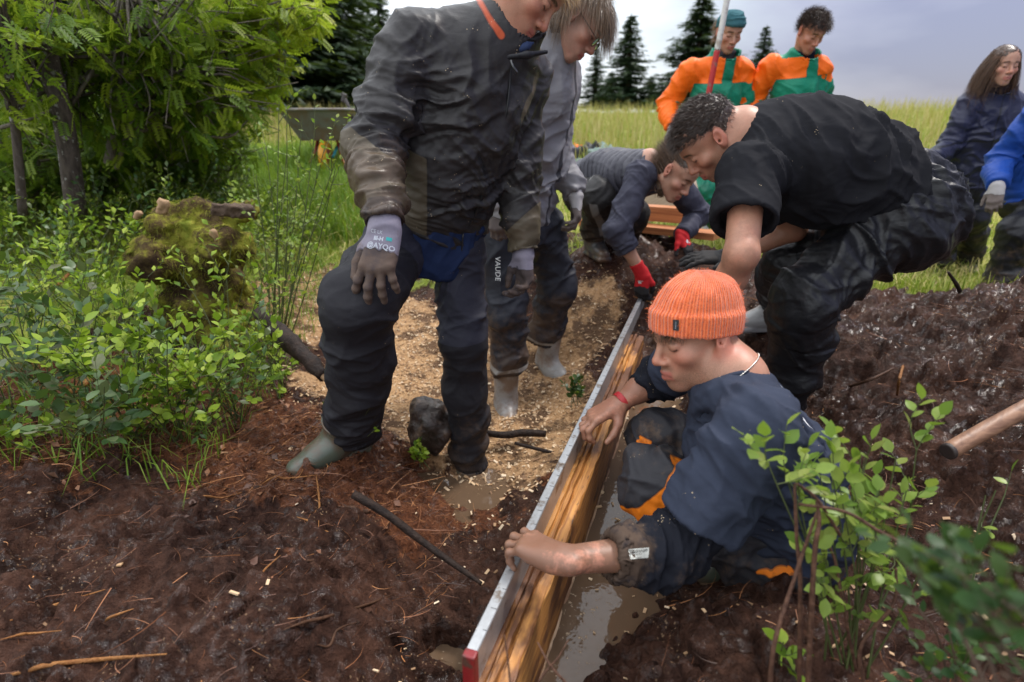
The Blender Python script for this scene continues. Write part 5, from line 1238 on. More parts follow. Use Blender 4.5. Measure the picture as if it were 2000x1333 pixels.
def hivis_attr(z_split, vest=.06):
    def mk(d):
        def fn(V, N):
            q = V-d['hipc']; a = q@d['up']; l = q@d['lat']; fr = q@d['front']
            g = a-z_split                                        # green below this line, on the trunk only
            pl = np.maximum(np.abs(l)-.038, -fr+.02)             # green front placket
            g = np.minimum(g, pl)
            arm = np.full(len(V), 9.0)
            for sh, el, wr in ((d['shL'], d['els'][0], d['wrL']), (d['shR'], d['els'][1], d['wrR'])):
                for p0, p1 in ((sh, el), (el, wr)):
                    ab = p1-p0; t = np.clip((V-p0)@ab/(ab@ab), .0, 1); arm = np.minimum(arm, np.linalg.norm(V-p0-t[:, None]*ab, axis=1)-.090)
            g = np.where(arm < 0, np.maximum(g, .02), g)
            top = (V-d['nek'])@d['up']; col = np.where((np.linalg.norm(V-d['nek'], axis=1) < .16) & (top > .005), -.01+0*g, .1)
            g = np.minimum(g, np.maximum(col, top-.075))
            return {'green': g, 'mud': .1+0*g}
        return fn
    return mk
def people_orange():
    jm = mat_cloth('hi_vis_jacket', HIVIS, .5, [('green', HGREEN)], mud=.12, spec=.35, weave=700, fold=.06); tm = mat_cloth('green_rain_trousers', HGREEN, .42, mud=.2, spec=.45, weave=900, fold=.12)
    tube = mat_cloth('charcoal_fleece', (.045, .043, .05), .9, spec=.1)
    # woman with teal headband
    r, f, els = stand_person('standing person in orange and green jacket and teal headband holding the ranging pole', P(1424, 62, 4.34), A(.12, -.80, -.42), P(1414, 112, 4.42), P(1396, 190, 4.46), P(1385, 330, 4.52),
        P(1446, 138, 4.50), P(1350, 140, 4.46), P(1452, 262, 4.36), P(1314, 250, 4.40), (P(1372, 372, 4.42), P(1400, 372, 4.5)), (P(1360, 432, 4.48), P(1400, 436, 4.60)), nrm(A(.1, -1, 0)), jm, tm, hivis_attr(.60), RUB_GREY, female=True, elp=(A(.35, .7, -.2), A(-.35, .7, -.2)), tube=tube, el_len=(.275, .245), jw=(.165, .165, .165),
        gl=((A(0, -.3, -1), A(1, -.3, 0), -1, PALE_GLOVE, [(30, 50, 25)]*4), (nrm(A(-.05, -.2, -1)), nrm(A(-.6, -.8, .1)), +1, PALE_GLOVE, [(35, 55, 30)]*4)), feet=(A(.2, -1, 0), A(.35, -1, 0)))
    tl = mat_cloth('teal_knit', (.045, .13, .15), .85, spec=.15, weave=250, wb=.3)
    H = SDF(); t = Fr(f(0, -.01, .055), f.R@A(0, 1, .42), f.R@A(0, -.42, 1)); H.ell(t(0, 0, .0), (.082, .102, .072), t.R, .02); H.con(t(0, 0, -.035), t(0, 0, .02), .1, .098, .012, rd=.008, flat=(t.R[:, 0], .84)); H.con(t(0, 0, -.1), t(0, 0, -.02), .093, .093, .004, 's', flat=(t.R[:, 0], .84))
    build('headband', H, .005, tl, r, [(t(0, .05, 0), .12, t.R[:, 2], .022, .006, 4)])
    hm = mat_hair('dark_blond_hair', (.10, .06, .03), (.30, .19, .10))
    hair_obj(r, f, lambda x, y, z: (y < -.02) & (z > -.08) & (z < .06), lambda l: np.stack([l[:, 0], -.5+0*l[:, 0], -.9+0*l[:, 0]], 1), 700, .06, .0014, hm, seed=21, jit=.3)
    # boy with dark curls
    r, f, els = stand_person('standing person with dark curly hair in orange and green jacket', P(1584, 62, 4.30), A(.22, -.72, -.55), P(1566, 112, 4.40), P(1556, 180, 4.42), P(1545, 320, 4.48),
        P(1598, 136, 4.40), P(1508, 132, 4.44), P(1606, 252, 4.38), P(1484, 252, 4.40), (P(1500, 390, 4.4), P(1560, 390, 4.5)), (P(1503, 470, 4.44), P(1560, 470, 4.56)), nrm(A(.25, -1, 0)), jm, tm, hivis_attr(.60), RUB_GREY, elp=(A(.35, .7, -.2), A(-.35, .7, -.2)), el_len=(.275, .245), jw=(.165, .165, .165), tube=mat_cloth('navy_fleece', (.012, .013, .026), .9, spec=.1),
        skin=mat_skin('skin_tan', (.46, .22, .14)), gl=((A(0, -.2, -1), A(1, -.3, 0), -1, GREY_GLOVE, None), (A(0, -.2, -1), A(-1, -.3, 0), +1, GREY_GLOVE, None)), feet=(A(.1, -1, 0), A(.35, -1, 0)))
    bk = mat_hair('dark_curly_hair', (.016, .010, .008), (.085, .05, .035))
    hair_obj(r, f, lambda x, y, z: ((z > .028+.30*np.maximum(y, 0)) & (y < .095)) | ((y < -.03) & (z > -.03)), lambda l: np.stack([l[:, 0]*6, .5+0*l[:, 0], .25-5*np.maximum(l[:, 1], 0)], 1), 4200, .045, .0010, bk, seed=22, curl=.55, grav=.03, jit=.45, lift=.6)
people_orange()

# ------------------------------------------------------------------ two people in rain jackets at the right
def people_rain():
    jm = mat_cloth('navy_rain_jacket', (.026, .028, .060), .42, [('seam', (.010, .010, .02))], mud=.2, spec=.5, weave=1200, wb=.05, fold=.12); tm = mat_cloth('black_waterproof', (.013, .013, .017), .42, mud=.55, spec=.5, weave=1200, wb=.05, fold=.14)
    def seam(d):
        def fn(V, N):
            q = V-d['hipc']; a = q@d['up']; l = q@d['lat']; return {'seam': np.where(q@d['front'] > .03, np.minimum(np.abs(l)-.003, np.abs(a-.30+.12*np.abs(l)**2)-.004), .1), 'mud': .1+0*a}
        return fn
    r, f, els = stand_person('long-haired person in dark navy rain jacket standing on the grass', P(1958, 128, 4.18), A(-.10, -.95, -.16), P(1950, 178, 4.28), P(1930, 232, 4.32), P(1898, 352, 4.36),
        P(1992, 208, 4.36), P(1892, 206, 4.30), P(1958, 345, 4.2), P(1822, 312, 4.16), (P(1900, 425, 4.28), P(1858, 430, 4.3)), (P(1890, 510, 4.4), P(1826, 525, 4.34)), nrm(A(-.35, -1, 0)), jm, tm, seam, RUB_DARK, female=True, elp=(A(.6, .2, -.3), A(.1, .3, -1)), tube=mat_cloth('navy_neck_scarf', (.016, .018, .036), .8, spec=.2), collar=True, hem=-.22,
        gl=(None, (A(0, -.2, -1), A(-1, -.3, 0), +1, BLACK_GLOVE, None)), feet=(A(-.3, -1, 0), A(-.4, -1, 0)), skin=SKIN_PALE)
    hm = mat_hair('long_brown_hair', (.035, .018, .011), (.17, .095, .055))
    hair_obj(r, f, lambda x, y, z: ((z > .055) & (y < .08)) | ((y < -.0) & (z > -.06)), lambda l: np.stack([l[:, 0]*4*(l[:, 2] > 0)+np.sign(l[:, 0])*.12, -.30*(l[:, 2] > .02)+.03, -1+0*l[:, 0]], 1), 3000, .26, .0011, hm, seed=31, jit=.10, lift=.12, grav=.25)
    bm = mat_cloth('royal_blue_jacket', (.010, .055, .29), .5, [('zip', (.30, .30, .03))], mud=.15, spec=.4, weave=900, fold=.10)
    def zp(d):
        return lambda V, N: {'zip': np.where((V-d['hipc'])@d['front'] > 0, np.abs((V-d['hipc'])@d['lat']+.015)-.009, .1), 'mud': .1+0*V[:, 0]}
    r, f, els = stand_person('person in royal blue jacket with yellow zip at the edge of the heap', P(2088, 124, 3.56), A(-.6, -.7, -.3), P(2082, 180, 3.60), P(2070, 252, 3.62), P(2031, 382, 3.62),
        P(2111, 212, 3.7), P(2026, 227, 3.52), P(2096, 392, 3.6), P(1948, 364, 3.46), (P(1988, 452, 3.46), P(2066, 452, 3.60)), (P(1948, 560, 3.50), P(2021, 564, 3.66)), nrm(A(-.6, -.8, 0)), bm, tm, zp, RUB_DARK, elp=(A(.8, .2, -.3), A(.1, .5, -.3)), hem=-.12,
        gl=(None, (nrm(A(-.05, -.2, -1)), nrm(A(-.7, -.7, .1)), +1, PALE_GLOVE, [(20, 35, 20)]*4)), feet=(A(-.5, -1, 0), A(-.4, -1, 0)), tattr=None)
    S2 = SDF(); S2.box(P(1986, 510, 3.42), (.012, .004, .014)); build('reflective_badge', S2, .004, mat_plain('reflective_grey', (.45, .45, .45), .4), r)
people_rain()
# ------------------------------------------------------------------ planks, level and other things of the work site
def mat_wood(name, c1, c2, rough=.5, stain=None, axis=None, streak=90):
    t = NT(name); L = t.attr('gl', True); v = t.map(L, (streak, 2.2, streak)); n = t.noise(1, 6, .6, v, dist=.6); n2 = t.noise(1, 5, .6, t.map(L, (9, 3, 9)))
    c = t.ramp(n, [(.32, c1), (.62, c2)])
    if stain: c = t.mix(t.step(n2, .46, .56), c, stain); c = t.mix(t.math('MULTIPLY', t.step(t.noise(1, 6, .7, t.map(L, (60, 7, 60))), .60, .68), .85), c, (.045, .022, .012))
    return t.done(c, t.math('ADD', rough-.12, t.math('MULTIPLY', n2, .3)), t.bump(n, .5, .003), .45)
def extrude(prof, p0, d, L, seg=24, jit=0, rs=None, up=A(0, 0, 1)):
    """profile [(x,z)] swept along d; x axis = right of travel"""
    d = nrm(d); x = nrm(np.cross(d, up)); z = np.cross(x, d); n = len(prof); V = []; G = []
    for i in range(seg+1):
        y = L*i/seg
        for k, (a, b) in enumerate(prof):
            ja = (rs.normal(0, jit) if jit else 0); jb = (rs.normal(0, jit) if jit else 0)
            V.append(np.asarray(p0)+d*y+x*(a+ja)+z*(b+jb)); G.append((a, y, b))
    Q = [(i*n+k, i*n+(k+1) % n, (i+1)*n+(k+1) % n, (i+1)*n+k) for i in range(seg) for k in range(n)]
    return np.array(V), np.array(Q), np.array(G), n
def cap_tris(n, seg):
    b = seg*n; return [(0, k+1, k) for k in range(1, n-1)]+[(b, b+k, b+k+1) for k in range(1, n-1)]
def build_planks():
    d3 = A(PLD[0], PLD[1], 0); L = float((PL1-PL0)@PLD); rs = np.random.default_rng(3)
    wet = mat_wood('wet_larch', (.24, .082, .020), (.56, .26, .070), .48, (.13, .050, .020)); pale = mat_wood('pale_spruce', (.36, .20, .105), (.60, .42, .27), .5, (.20, .105, .058))
    w, h = .036, .092
    root = empty('plank_wall', (PL0[0], PL0[1], 0), 'wall of wet tongue-and-groove planks standing on edge in the trench', 'plank wall')
    def plank(z0, z1, mat, off, name, L, tongue=True):
        t = z1
        prof = [(-w, z0), (-w, t-.004), (-w+.003, t), (-.013, t), (-.011, t-.009), (-.006, t-.010), (-.004, t+.003), (.005, t+.004), (.007, t-.010), (.012, t-.009), (.014, t-.001), (w-.003, t-.002), (w, t-.006), (w, z0)]
        prof = [(a+off, b) for a, b in prof]
        V, Q, G, n = extrude(prof, A(PL0[0], PL0[1], 0), d3, L, 60, .0011, rs); c = V[(0, 60*n),].mean(0)
        T = []
        for b, s in ((0, 1), (60*n, -1)):
            V = np.vstack([V, V[b:b+n].mean(0)]); G = np.vstack([G, G[b:b+n].mean(0)]); ci = len(V)-1
            T += [((ci, b+(k+1) % n, b+k) if s > 0 else (ci, b+k, b+(k+1) % n)) for k in range(n)]
        obj(name, mesh_from(name, V, [Q[:, ::-1], np.array(T)[:, ::-1]], mat, False, {'gl': G}), root)
    plank(PLK_Z-.185, PLK_Z, wet, .009, 'plank', L); plank(PLK_Z-.42, PLK_Z-.190, pale, .015, 'plank', L+.0)
build_planks()
def build_level():
    d3 = A(PLD[0], PLD[1], 0); L = float(np.linalg.norm(LVF-LVN))+.10; alu = NT('scuffed_aluminium')
    n = alu.noise(1, 5, .6, alu.map(alu.pos(), (90, 90, 90))); c = alu.mix(n, (.56, .57, .58), (.36, .36, .36)); c = alu.mix(alu.step(alu.noise(14, 6, .7), .55, .66), c, (.20, .155, .12))
    am = alu.done(c, .36, alu.bump(n, .2, .001), .5, Metallic=.75)
    root = empty('spirit_level', (LVN[0], LVN[1], 0), 'long aluminium level standing on edge on the planks with a red end cap', 'level')
    def bar(y0, y1, name, w=.0105, h=.068):
        r = .0016; prof = [(-w, -h), (-w, -r), (-w+r, 0), (w-r, 0), (w, -r), (w, -h)]
        V, Q, G, nn = extrude(prof, A(LVN[0], LVN[1], LV_Z)+d3*y0, d3, y1-y0, 2); T = cap_tris(nn, 2)
        return obj(name, mesh_from(name, V, [Q[:, ::-1], np.array(T)[:, ::-1]], am, False), root)
    cut = L*.69
    bar(.006, cut-.003, 'bar'); bar(cut, L, 'bar', .0108)
    red = mat_plain('red_plastic', (.20, .010, .012), .45, .4, 60, .1, dirt=.3); S = SDF(); R = np.stack([A(PLN[0], PLN[1], 0), d3, A(0, 0, 1)], 1)
    S.box(A(LVN[0], LVN[1], LV_Z-.034)-d3*.002, (.0118, .009, .0352), R, .002); build('end_cap', S, .002, red, root)
    ink = mat_plain('dark_scale_ink', (.05, .05, .055), .5); k = 0
    bmsh = None
    for y in np.arange(.05, L-.05, .05):
        l = .009 if int(round(y/.05)) % 2 else .014; c = A(LVN[0], LVN[1], LV_Z+.0003)+d3*y+A(PLN[0], PLN[1], 0)*(.0105-l/2)
        acc = Acc(); box_acc(acc, c, (l/2*.8, .00045, .0003), R); obj('scale_mark', acc.mesh('scale_mark', ink, False), root)
build_level()

def log_mesh(pts, rad, seed, sides=14, rough=.12):
    pts = catmull(pts, 8); rs = np.random.default_rng(seed); rad = np.interp(np.linspace(0, 1, len(pts)), np.linspace(0, 1, len(rad)), rad)
    a = Acc(); a.tube(pts, rad, sides); V = np.vstack(a.V); c = np.repeat(pts, sides, 0); n = len(c)
    k = 1+rough*2*(fbm(V[:n]*A(30, 30, 30), 4)-.5); V[:n] = c+(V[:n]-c)*k[:, None]; return V, np.vstack(a.T), np.vstack(a.Q)
def stick(name, pts, rad, mat, label, cat, seed=0, group=None, sides=12, rough=.15):
    V, T, Q = log_mesh(pts, rad, seed, sides, rough); o = bpy.data.objects.new(name, mesh_from(name, V, [T, Q], mat)); link(o); return tag(o, label, cat, group)
BARK_WET = mat_bark('wet_dark_bark', (.010, .006, .005), (.050, .029, .020), (45, 45, 45), .6)
BARK = mat_bark('brown_bark', (.045, .028, .018), (.16, .105, .07), (50, 50, 50), .65)
CUTW = mat_plain('sawn_wood', (.36, .22, .11), .7, .5, 40, .3)
def site_things():
    # boulder by the boots
    c = PZ(838, 830, .15); S = SDF(); R = np.array(Matrix.Rotation(.5, 3, 'Y'))
    S.ell(c, (.078, .085, .105), R); S.ell(c+A(-.02, .0, .07), (.05, .055, .045), R, .03); S.box(c+A(.02, -.04, -.02), (.055, .05, .07), R, .02, .03)
    V, Q = S.mesh(.005); N = vnormals(V, Q); V = V+N*((fbm(V*22, 4)-.5)*.030)[:, None]
    t = NT('muddy_rock'); n = t.noise(18, 6, .7); cc = t.ramp(n, [(.35, (.012, .008, .006)), (.55, (.035, .021, .016)), (.72, (.15, .095, .06))]); rm = t.done(cc, t.math('ADD', .22, t.math('MULTIPLY', n, .35)), t.bump(t.noise(60, 5, .7), .7, .008), .5)
    o = obj('boulder', mesh_from('boulder', V, [Q], rm)); tag(o, 'mud-smeared boulder between the boots of the black jacket wearer', 'boulder')
    stick('wet_stick', [PZ(950, 846, .05), PZ(985, 850, .055), PZ(1020, 846, .05), PZ(1066, 848, .045)], [.013, .015, .017, .014], BARK_WET, 'short black wet stick lying across the sawdust by a grey boot', 'stick', 3)
    stick('wet_stick', [PZ(1005, 866, .05), PZ(1060, 880, .03), PZ(1110, 892, .03)], [.006, .008, .005], BARK_WET, 'thin dark stick below the short wet stick, pointing at the planks', 'stick', 4)
    o = stick('fallen_branch', [P(505, 610, 2.12), P(548, 650, 2.02), P(590, 690, 1.93), P(632, 735, 1.85)], [.024, .034, .031, .022], BARK_WET, 'broken dark branch leaning out of the bushes beside the knee', 'branch', 5, None, 14, .6)
    S = SDF(); S.con(P(622, 724, 1.865), P(640, 744, 1.84), .018, .010, .01); build('broken_end', S, .005, CUTW, o)
    o = stick('forked_branch', [P(690, 965, 1.35), P(760, 1008, 1.32), P(830, 1062, 1.28), P(905, 1115, 1.22), P(940, 1140, 1.18)], [.012, .012, .010, .008, .005], BARK_WET, 'long bare branch lying down the bank towards the planks', 'branch', 6)
    # handle of a tool lying on the heap
    hm = mat_wood('worn_handle_wood', (.13, .062, .035), (.27, .145, .085), .45, None, streak=60); V, T, Q = log_mesh([P(1852, 882, 1.31), P(1930, 838, 1.35), P(2010, 794, 1.39), P(2140, 722, 1.47)], [.0225, .0225, .022, .021], 2, 18, .02)
    o = bpy.data.objects.new('tool_handle', mesh_from('tool_handle', V, [T, Q], hm, True, {'gl': (V-V[0])@np.stack([A(.45, -.6, 0), nrm(A(.8, .6, .0)), A(0, 0, 1)], 1)})); link(o); tag(o, 'worn round wooden tool handle sticking out over the mud heap', 'tool handle')
    S = SDF(); a, b = P(1850, 883, 1.308), P(1856, 880, 1.312); S.con(a-nrm(b-a)*.002, b, .0215, .0232, .003); build('dark_end', S, .003, mat_plain('dark_end_grain', (.03, .02, .016), .6), o)
    # ranging pole held by the orange-jacketed person
    red = mat_plain('red_pole_paint', (.46, .022, .024), .5, .35, 30, .15, dirt=.25, dirt_col=(.2, .12, .09)); wh = mat_plain('white_pole_paint', (.62, .60, .57), .5, .35, 30, .15, dirt=.45, dirt_col=(.30, .25, .2))
    p0, p1 = P(1420, 0, 4.12), P(1384, 185, 4.16); d = nrm(p1-p0); Lp = np.linalg.norm(p1-p0); top = p0-d*.55
    pr = empty('ranging_pole', (p1+d*.9), 'red and white ranging pole held upright by the teal headband wearer', 'ranging pole')
    for i, (a, b, m) in enumerate(((-.55, .285, wh), (.285, .785, red), (.785, 1.285, wh), (1.285, 1.62, red))):
        S = SDF(); S.con(p0+d*a, p0+d*(b-.001), .019, .019, .004, rd=.003); build('band', S, .006, m, pr)
    # sawn timbers behind the crouching person
    om = mat_wood('red_brown_timber', (.26, .085, .030), (.50, .20, .075), .5, None, streak=70); ym = mat_wood('yellow_timber', (.50, .24, .06), (.66, .40, .15), .5, None, streak=70)
    def beam(c, L, w, h, dr, m, label, tilt=0):
        dr = nrm(A(math.cos(dr), math.sin(dr), tilt)); V, Q, G, n = extrude([(-w, -h), (-w, h), (w, h), (w, -h)], c-dr*L/2, dr, L, 3); o = bpy.data.objects.new('timber', mesh_from('timber', V, [Q[:, ::-1], np.array(cap_tris(n, 3))[:, ::-1]], m, False, {'gl': G})); link(o); tag(o, label, 'timber', 'sawn timbers by the trench')
    beam(P(1248, 414, 3.75), .8, .06, .045, -.55, om, 'thick red-brown timber lying behind the quilted vest'); beam(P(1262, 446, 3.6), .9, .07, .02, -.65, om, 'flat red-brown board under the thick timber'); beam(P(1315, 452, 3.72), .55, .05, .012, -.2, ym, 'yellow board end poking out beside the red glove')
    beam(P(1298, 392, 3.95), .6, .012, .09, -1.1, mat_wood('grey_timber', (.30, .22, .15), (.46, .36, .27), .6), 'pale grey board leaning behind the quilted vest', .5)
site_things()
def wheelbarrow():
    b = P(648, 330, 6.6); b[2] = ground_z(b[0], b[1])
    root = empty('wheelbarrow', b, 'grey wheelbarrow with yellow wheel standing on the cut grass', 'wheelbarrow')
    tray = mat_plain('weathered_steel', (.20, .195, .18), .55, .5, 8, .2, dirt=.5, dirt_col=(.16, .11, .075)); yel = mat_plain('yellow_rubber', (.72, .32, .012), .5, .3, 10, .2); red = mat_plain('red_steel', (.42, .028, .02), .45, .3, 10, .1); teal = mat_plain('teal_steel', (.02, .30, .33), .45)
    # tray: open tapered pan seen end-on
    def ring(w, d, z, cx=0): return [b+A(cx-w, -d, z), b+A(cx+w, -d, z), b+A(cx+w, d, z), b+A(cx-w, d, z)]
    V = ring(.22, .24, .34)+ring(.36, .42, .64)+ring(.345, .405, .64)+ring(.205, .225, .352); V = np.array(V)
    Q = [(3, 2, 1, 0), (0, 1, 5, 4), (1, 2, 6, 5), (2, 3, 7, 6), (3, 0, 4, 7), (4, 5, 9, 8), (5, 6, 10, 9), (6, 7, 11, 10), (7, 4, 8, 11), (8, 9, 13, 12), (9, 10, 14, 13), (10, 11, 15, 14), (11, 8, 12, 15), (12, 13, 14, 15)]
    obj('tray', mesh_from('tray', V, [np.array(Q)], tray, False), root)
    a = Acc(); a.tube(np.vstack([V[4:8], V[4:5]]), .014, 8); obj('rim', a.mesh('rim', tray), root)
    S = SDF(); wc = b+A(.02, -.22, .17)
    th = np.linspace(0, 2*math.pi, 26); a = Acc(); a.tube([wc+A(.0, math.cos(t)*.125, math.sin(t)*.125) for t in th], .045, 12, caps=False); w = obj('wheel', a.mesh('wheel', yel), root)
    S.con(wc-A(.035, 0, 0), wc+A(.035, 0, 0), .085, .085, .004); build('rim', S, .012, red, w)
    for x in (-1, 1):
        a = Acc(); a.tube(catmull([wc+A(x*.07, 0, 0), b+A(x*.12, .0, .30), b+A(x*.26, .5, .42), b+A(x*.30, .95, .55)], 6), .016, 8); obj('handle', a.mesh('handle', teal if x > 0 else tray), root)
        a = Acc(); a.tube(catmull([b+A(x*.10, -.05, .36), b+A(x*.15, -.10, .18), b+A(x*.24, -.20, .02)], 6), .015, 8); obj('leg', a.mesh('leg', red), root)
    hw = mat_plain('dark_shovel_handle', (.05, .042, .038), .5); a = Acc(); a.tube(catmull([P(690, 235, 6.4), P(682, 212, 6.4), P(672, 190, 6.42), P(668, 182, 6.42)], 4), [.018]*13, 8); o = obj('shovel_handle', a.mesh('shovel_handle', hw)); tag(o, 'dark shovel handle sticking out of the wheelbarrow', 'shovel')
    S = SDF(); S.box(P(672, 192, 6.42), (.022, .02, .045), np.array(Matrix.Rotation(.35, 3, 'Y')), .012); build('grip', S, .006, hw, o)
    S = SDF(); bl = P(705, 262, 6.45); S.box(bl, (.10, .012, .13), np.array(Matrix.Rotation(.3, 3, 'Y')), .01); S.cap(bl, P(690, 235, 6.4), .018, .018); build('blade', S, .01, hw, o)
wheelbarrow()
def heap_of_bags():
    gm = mat_cloth('grey_green_tarp', (.16, .22, .19), .55, spec=.4, fold=.15); bm = mat_cloth('black_bag', (.015, .016, .018), .5, spec=.4, fold=.15); om = mat_cloth('orange_cloth', HIVIS, .6)
    def lump(name, parts, m, label, cat):
        gz = ground_z(*parts[0][0][:2])+.06; dz = gz-parts[0][0][2]; parts = [(c+A(0, 0, dz), r) for c, r in parts]
        S = SDF(); c0 = parts[0][0]
        for c, r in parts: S.ell(c, r, None, .06)
        V, Q = S.mesh(.022); N = vnormals(V, Q); V = folds(V, N, [(c0, .5, A(.6, .3, .7), .12, .05, 3), (c0, .5, A(-.7, .3, .5), .10, .04, 3)]); o = obj(name, mesh_from(name, V, [Q], m, True, {'mud': np.zeros(len(V))})); tag(o, label, cat)
    lump('tarp', [(P(1188, 244, 8.2), (.22, .2, .10)), (P(1150, 256, 8.1), (.25, .2, .07)), (P(1172, 240, 8.4), (.2, .2, .10))], gm, 'grey-green tarp heaped on the meadow grass', 'tarp')
    lump('bag', [(P(1158, 236, 8.35), (.18, .15, .12)), (P(1140, 242, 8.4), (.12, .12, .10))], bm, 'black bag lying on the heaped tarp', 'bag')
    lump('jacket', [(P(1136, 233, 8.5), (.09, .09, .08))], om, 'orange jacket dropped behind the black bag', 'jacket')
heap_of_bags()
# ------------------------------------------------------------------ vegetation
def leaf_tpl(w=.30, fold=.12, curl=.10, n=5):
    """ovate leaf along +y, length 1"""
    ys = np.linspace(0, 1, n); ws = w*np.sin(np.pi*np.clip(ys, .0, 1)**.85)**.8; ws[0] = .02; ws[-1] = .0
    V = []; 
    for y, a in zip(ys, ws): z = -curl*y*y; V += [(-a, y, z+fold*a), (0, y, z), (a, y, z+fold*a)]
    T = []
    for i in range(n-1):
        b = 3*i; T += [(b, b+1, b+4), (b, b+4, b+3), (b+1, b+2, b+5), (b+1, b+5, b+4)]
    return np.array(V, float), np.array(T)
LEAF_V, LEAF_T = leaf_tpl(.32, .15, .12, 5)
LEAF_LV, LEAF_LT = leaf_tpl(.30, .2, .1, 3)
def frames(d, nr):
    d = d/(np.linalg.norm(d, axis=1)[:, None]+1e-9); x = np.cross(d, nr); x /= np.linalg.norm(x, axis=1)[:, None]+1e-9; z = np.cross(x, d); return np.stack([x, d, z], -1)
def berry_bush(base, height, n_stems, rs, spread=.5, leaf=.022, lean=A(0, 0, 0), twig=5, nleaf=6, thick=.0028, tops=None):
    """bilberry: thin angular stems, side twigs, alternate oval leaves. returns stem Acc and leaf frames"""
    st = Acc(); D = []; Nn = []; Pp = []; Sz = []; base = np.asarray(base, float)
    for s in range(n_stems):
        az = rs.uniform(0, 2*math.pi); out = A(math.cos(az), math.sin(az), 0)*spread*rs.uniform(.2, 1)*height
        top = base+out+A(0, 0, height*rs.uniform(.65, 1.05))+lean*height if tops is None else np.asarray(tops[s])
        mid = lerp(base, top, .5)+rs.normal(0, .06*height, 3)
        path = catmull([base+rs.normal(0, .02, 3)*A(1, 1, 0), mid, top], 7); m = len(path)
        st.tube(path, np.linspace(thick, thick*.4, m), 5, at=rs.random(), caps=False)
        for k in range(twig):
            i = int(m*rs.uniform(.35, .98)); p = path[min(i, m-1)]; dr = nrm(nrm(path[min(i+1, m-1)]-path[max(i-1, 0)])+rs.normal(0, .75, 3)+A(0, 0, .2)); L = height*rs.uniform(.16, .34)
            tw = catmull([p, p+dr*L*.5+rs.normal(0, .06*L, 3), p+dr*L+A(0, 0, .15*L)], 4); st.tube(tw, np.linspace(thick*.5, thick*.2, len(tw)), 4, at=rs.random(), caps=False)
            td = nrm(tw[-1]-tw[0]); sd = nrm(np.cross(td, A(0, 0, 1)+rs.normal(0, .3, 3)))
            for q in range(nleaf):
                u = .25+.75*(q+.5)/nleaf; pp = tw[min(int(u*(len(tw)-1)), len(tw)-1)]+rs.normal(0, .001, 3)
                dd = nrm(td*.7+sd*(1 if q % 2 else -1)*1.0+A(0, 0, .15)+rs.normal(0, .28, 3)); Pp.append(pp); D.append(dd); Nn.append(nrm(A(0, 0, 1)+rs.normal(0, .42, 3))); Sz.append(leaf*rs.uniform(.65, 1.2))
            Pp.append(tw[-1]); D.append(nrm(td+rs.normal(0, .2, 3))); Nn.append(nrm(A(0, 0, 1)+rs.normal(0, .4, 3))); Sz.append(leaf)
    R = frames(np.array(D), np.array(Nn))*np.array(Sz)[:, None, None]
    return st, R, np.array(Pp)
STEM_G = mat_plain('green_stem', (.075, .095, .025), .6, .5, 40, .1); STEM_B = mat_plain('brown_stem', (.085, .05, .03), .7, .5, 40, .2)
LF_BERRY = mat_leaf('bilberry_leaf', [(.09, .175, .014), (.18, .28, .022), (.29, .40, .035), (.42, .50, .07)], .38, .30)
LF_DARK = mat_leaf('dark_bilberry_leaf', [(.030, .075, .022), (.060, .115, .036), (.10, .15, .06), (.13, .13, .07)], .32, .18)
LF_BRIGHT = mat_leaf('bright_bilberry_leaf', [(.12, .21, .030), (.20, .29, .045), (.28, .36, .07), (.24, .25, .06)], .35, .35)
LF_ROWAN = mat_leaf('rowan_leaf', [(.05, .115, .010), (.11, .19, .014), (.20, .28, .02), (.32, .38, .03)], .42, .40)
LF_NEAR = mat_leaf('near_leaf', [(.016, .045, .012), (.030, .072, .018), (.055, .095, .024), (.04, .065, .025)], .4, .25)
NEEDLE = mat_leaf('spruce_needles', [(.012, .030, .014), (.022, .048, .020), (.034, .062, .026), (.05, .075, .034)], .6, .08)
LEAF_MESH = {}
def leaf_mesh(mat):
    if mat.name not in LEAF_MESH: LEAF_MESH[mat.name] = mesh_from('leaf', LEAF_V, [LEAF_T], mat, True, {'rnd': np.full(len(LEAF_V), .3)})
    return LEAF_MESH[mat.name]
def put_bush(name, base, bush, mats, label, group=None, single=False, cat='bush'):
    st, R, Pp = bush; root = empty(name, base, label, cat, group); obj('stem', st.mesh('stem', mats[0]), root)
    if single:
        me = leaf_mesh(mats[1]); b = np.array(root.location)
        for i in range(min(len(Pp), 300)):
            o = bpy.data.objects.new('leaf', me); COL.objects.link(o); o.parent = root
            M = np.eye(4); M[:3, :3] = R[i]; M[:3, 3] = Pp[i]-b; o.matrix_basis = Matrix(M.tolist())
    else:
        a = Acc(); rs = np.random.default_rng(len(Pp)); a.inst(LEAF_LV, LEAF_LT, (R, Pp), rs.random(len(Pp))); obj('foliage', a.mesh('foliage', mats[1]), root)
    return root
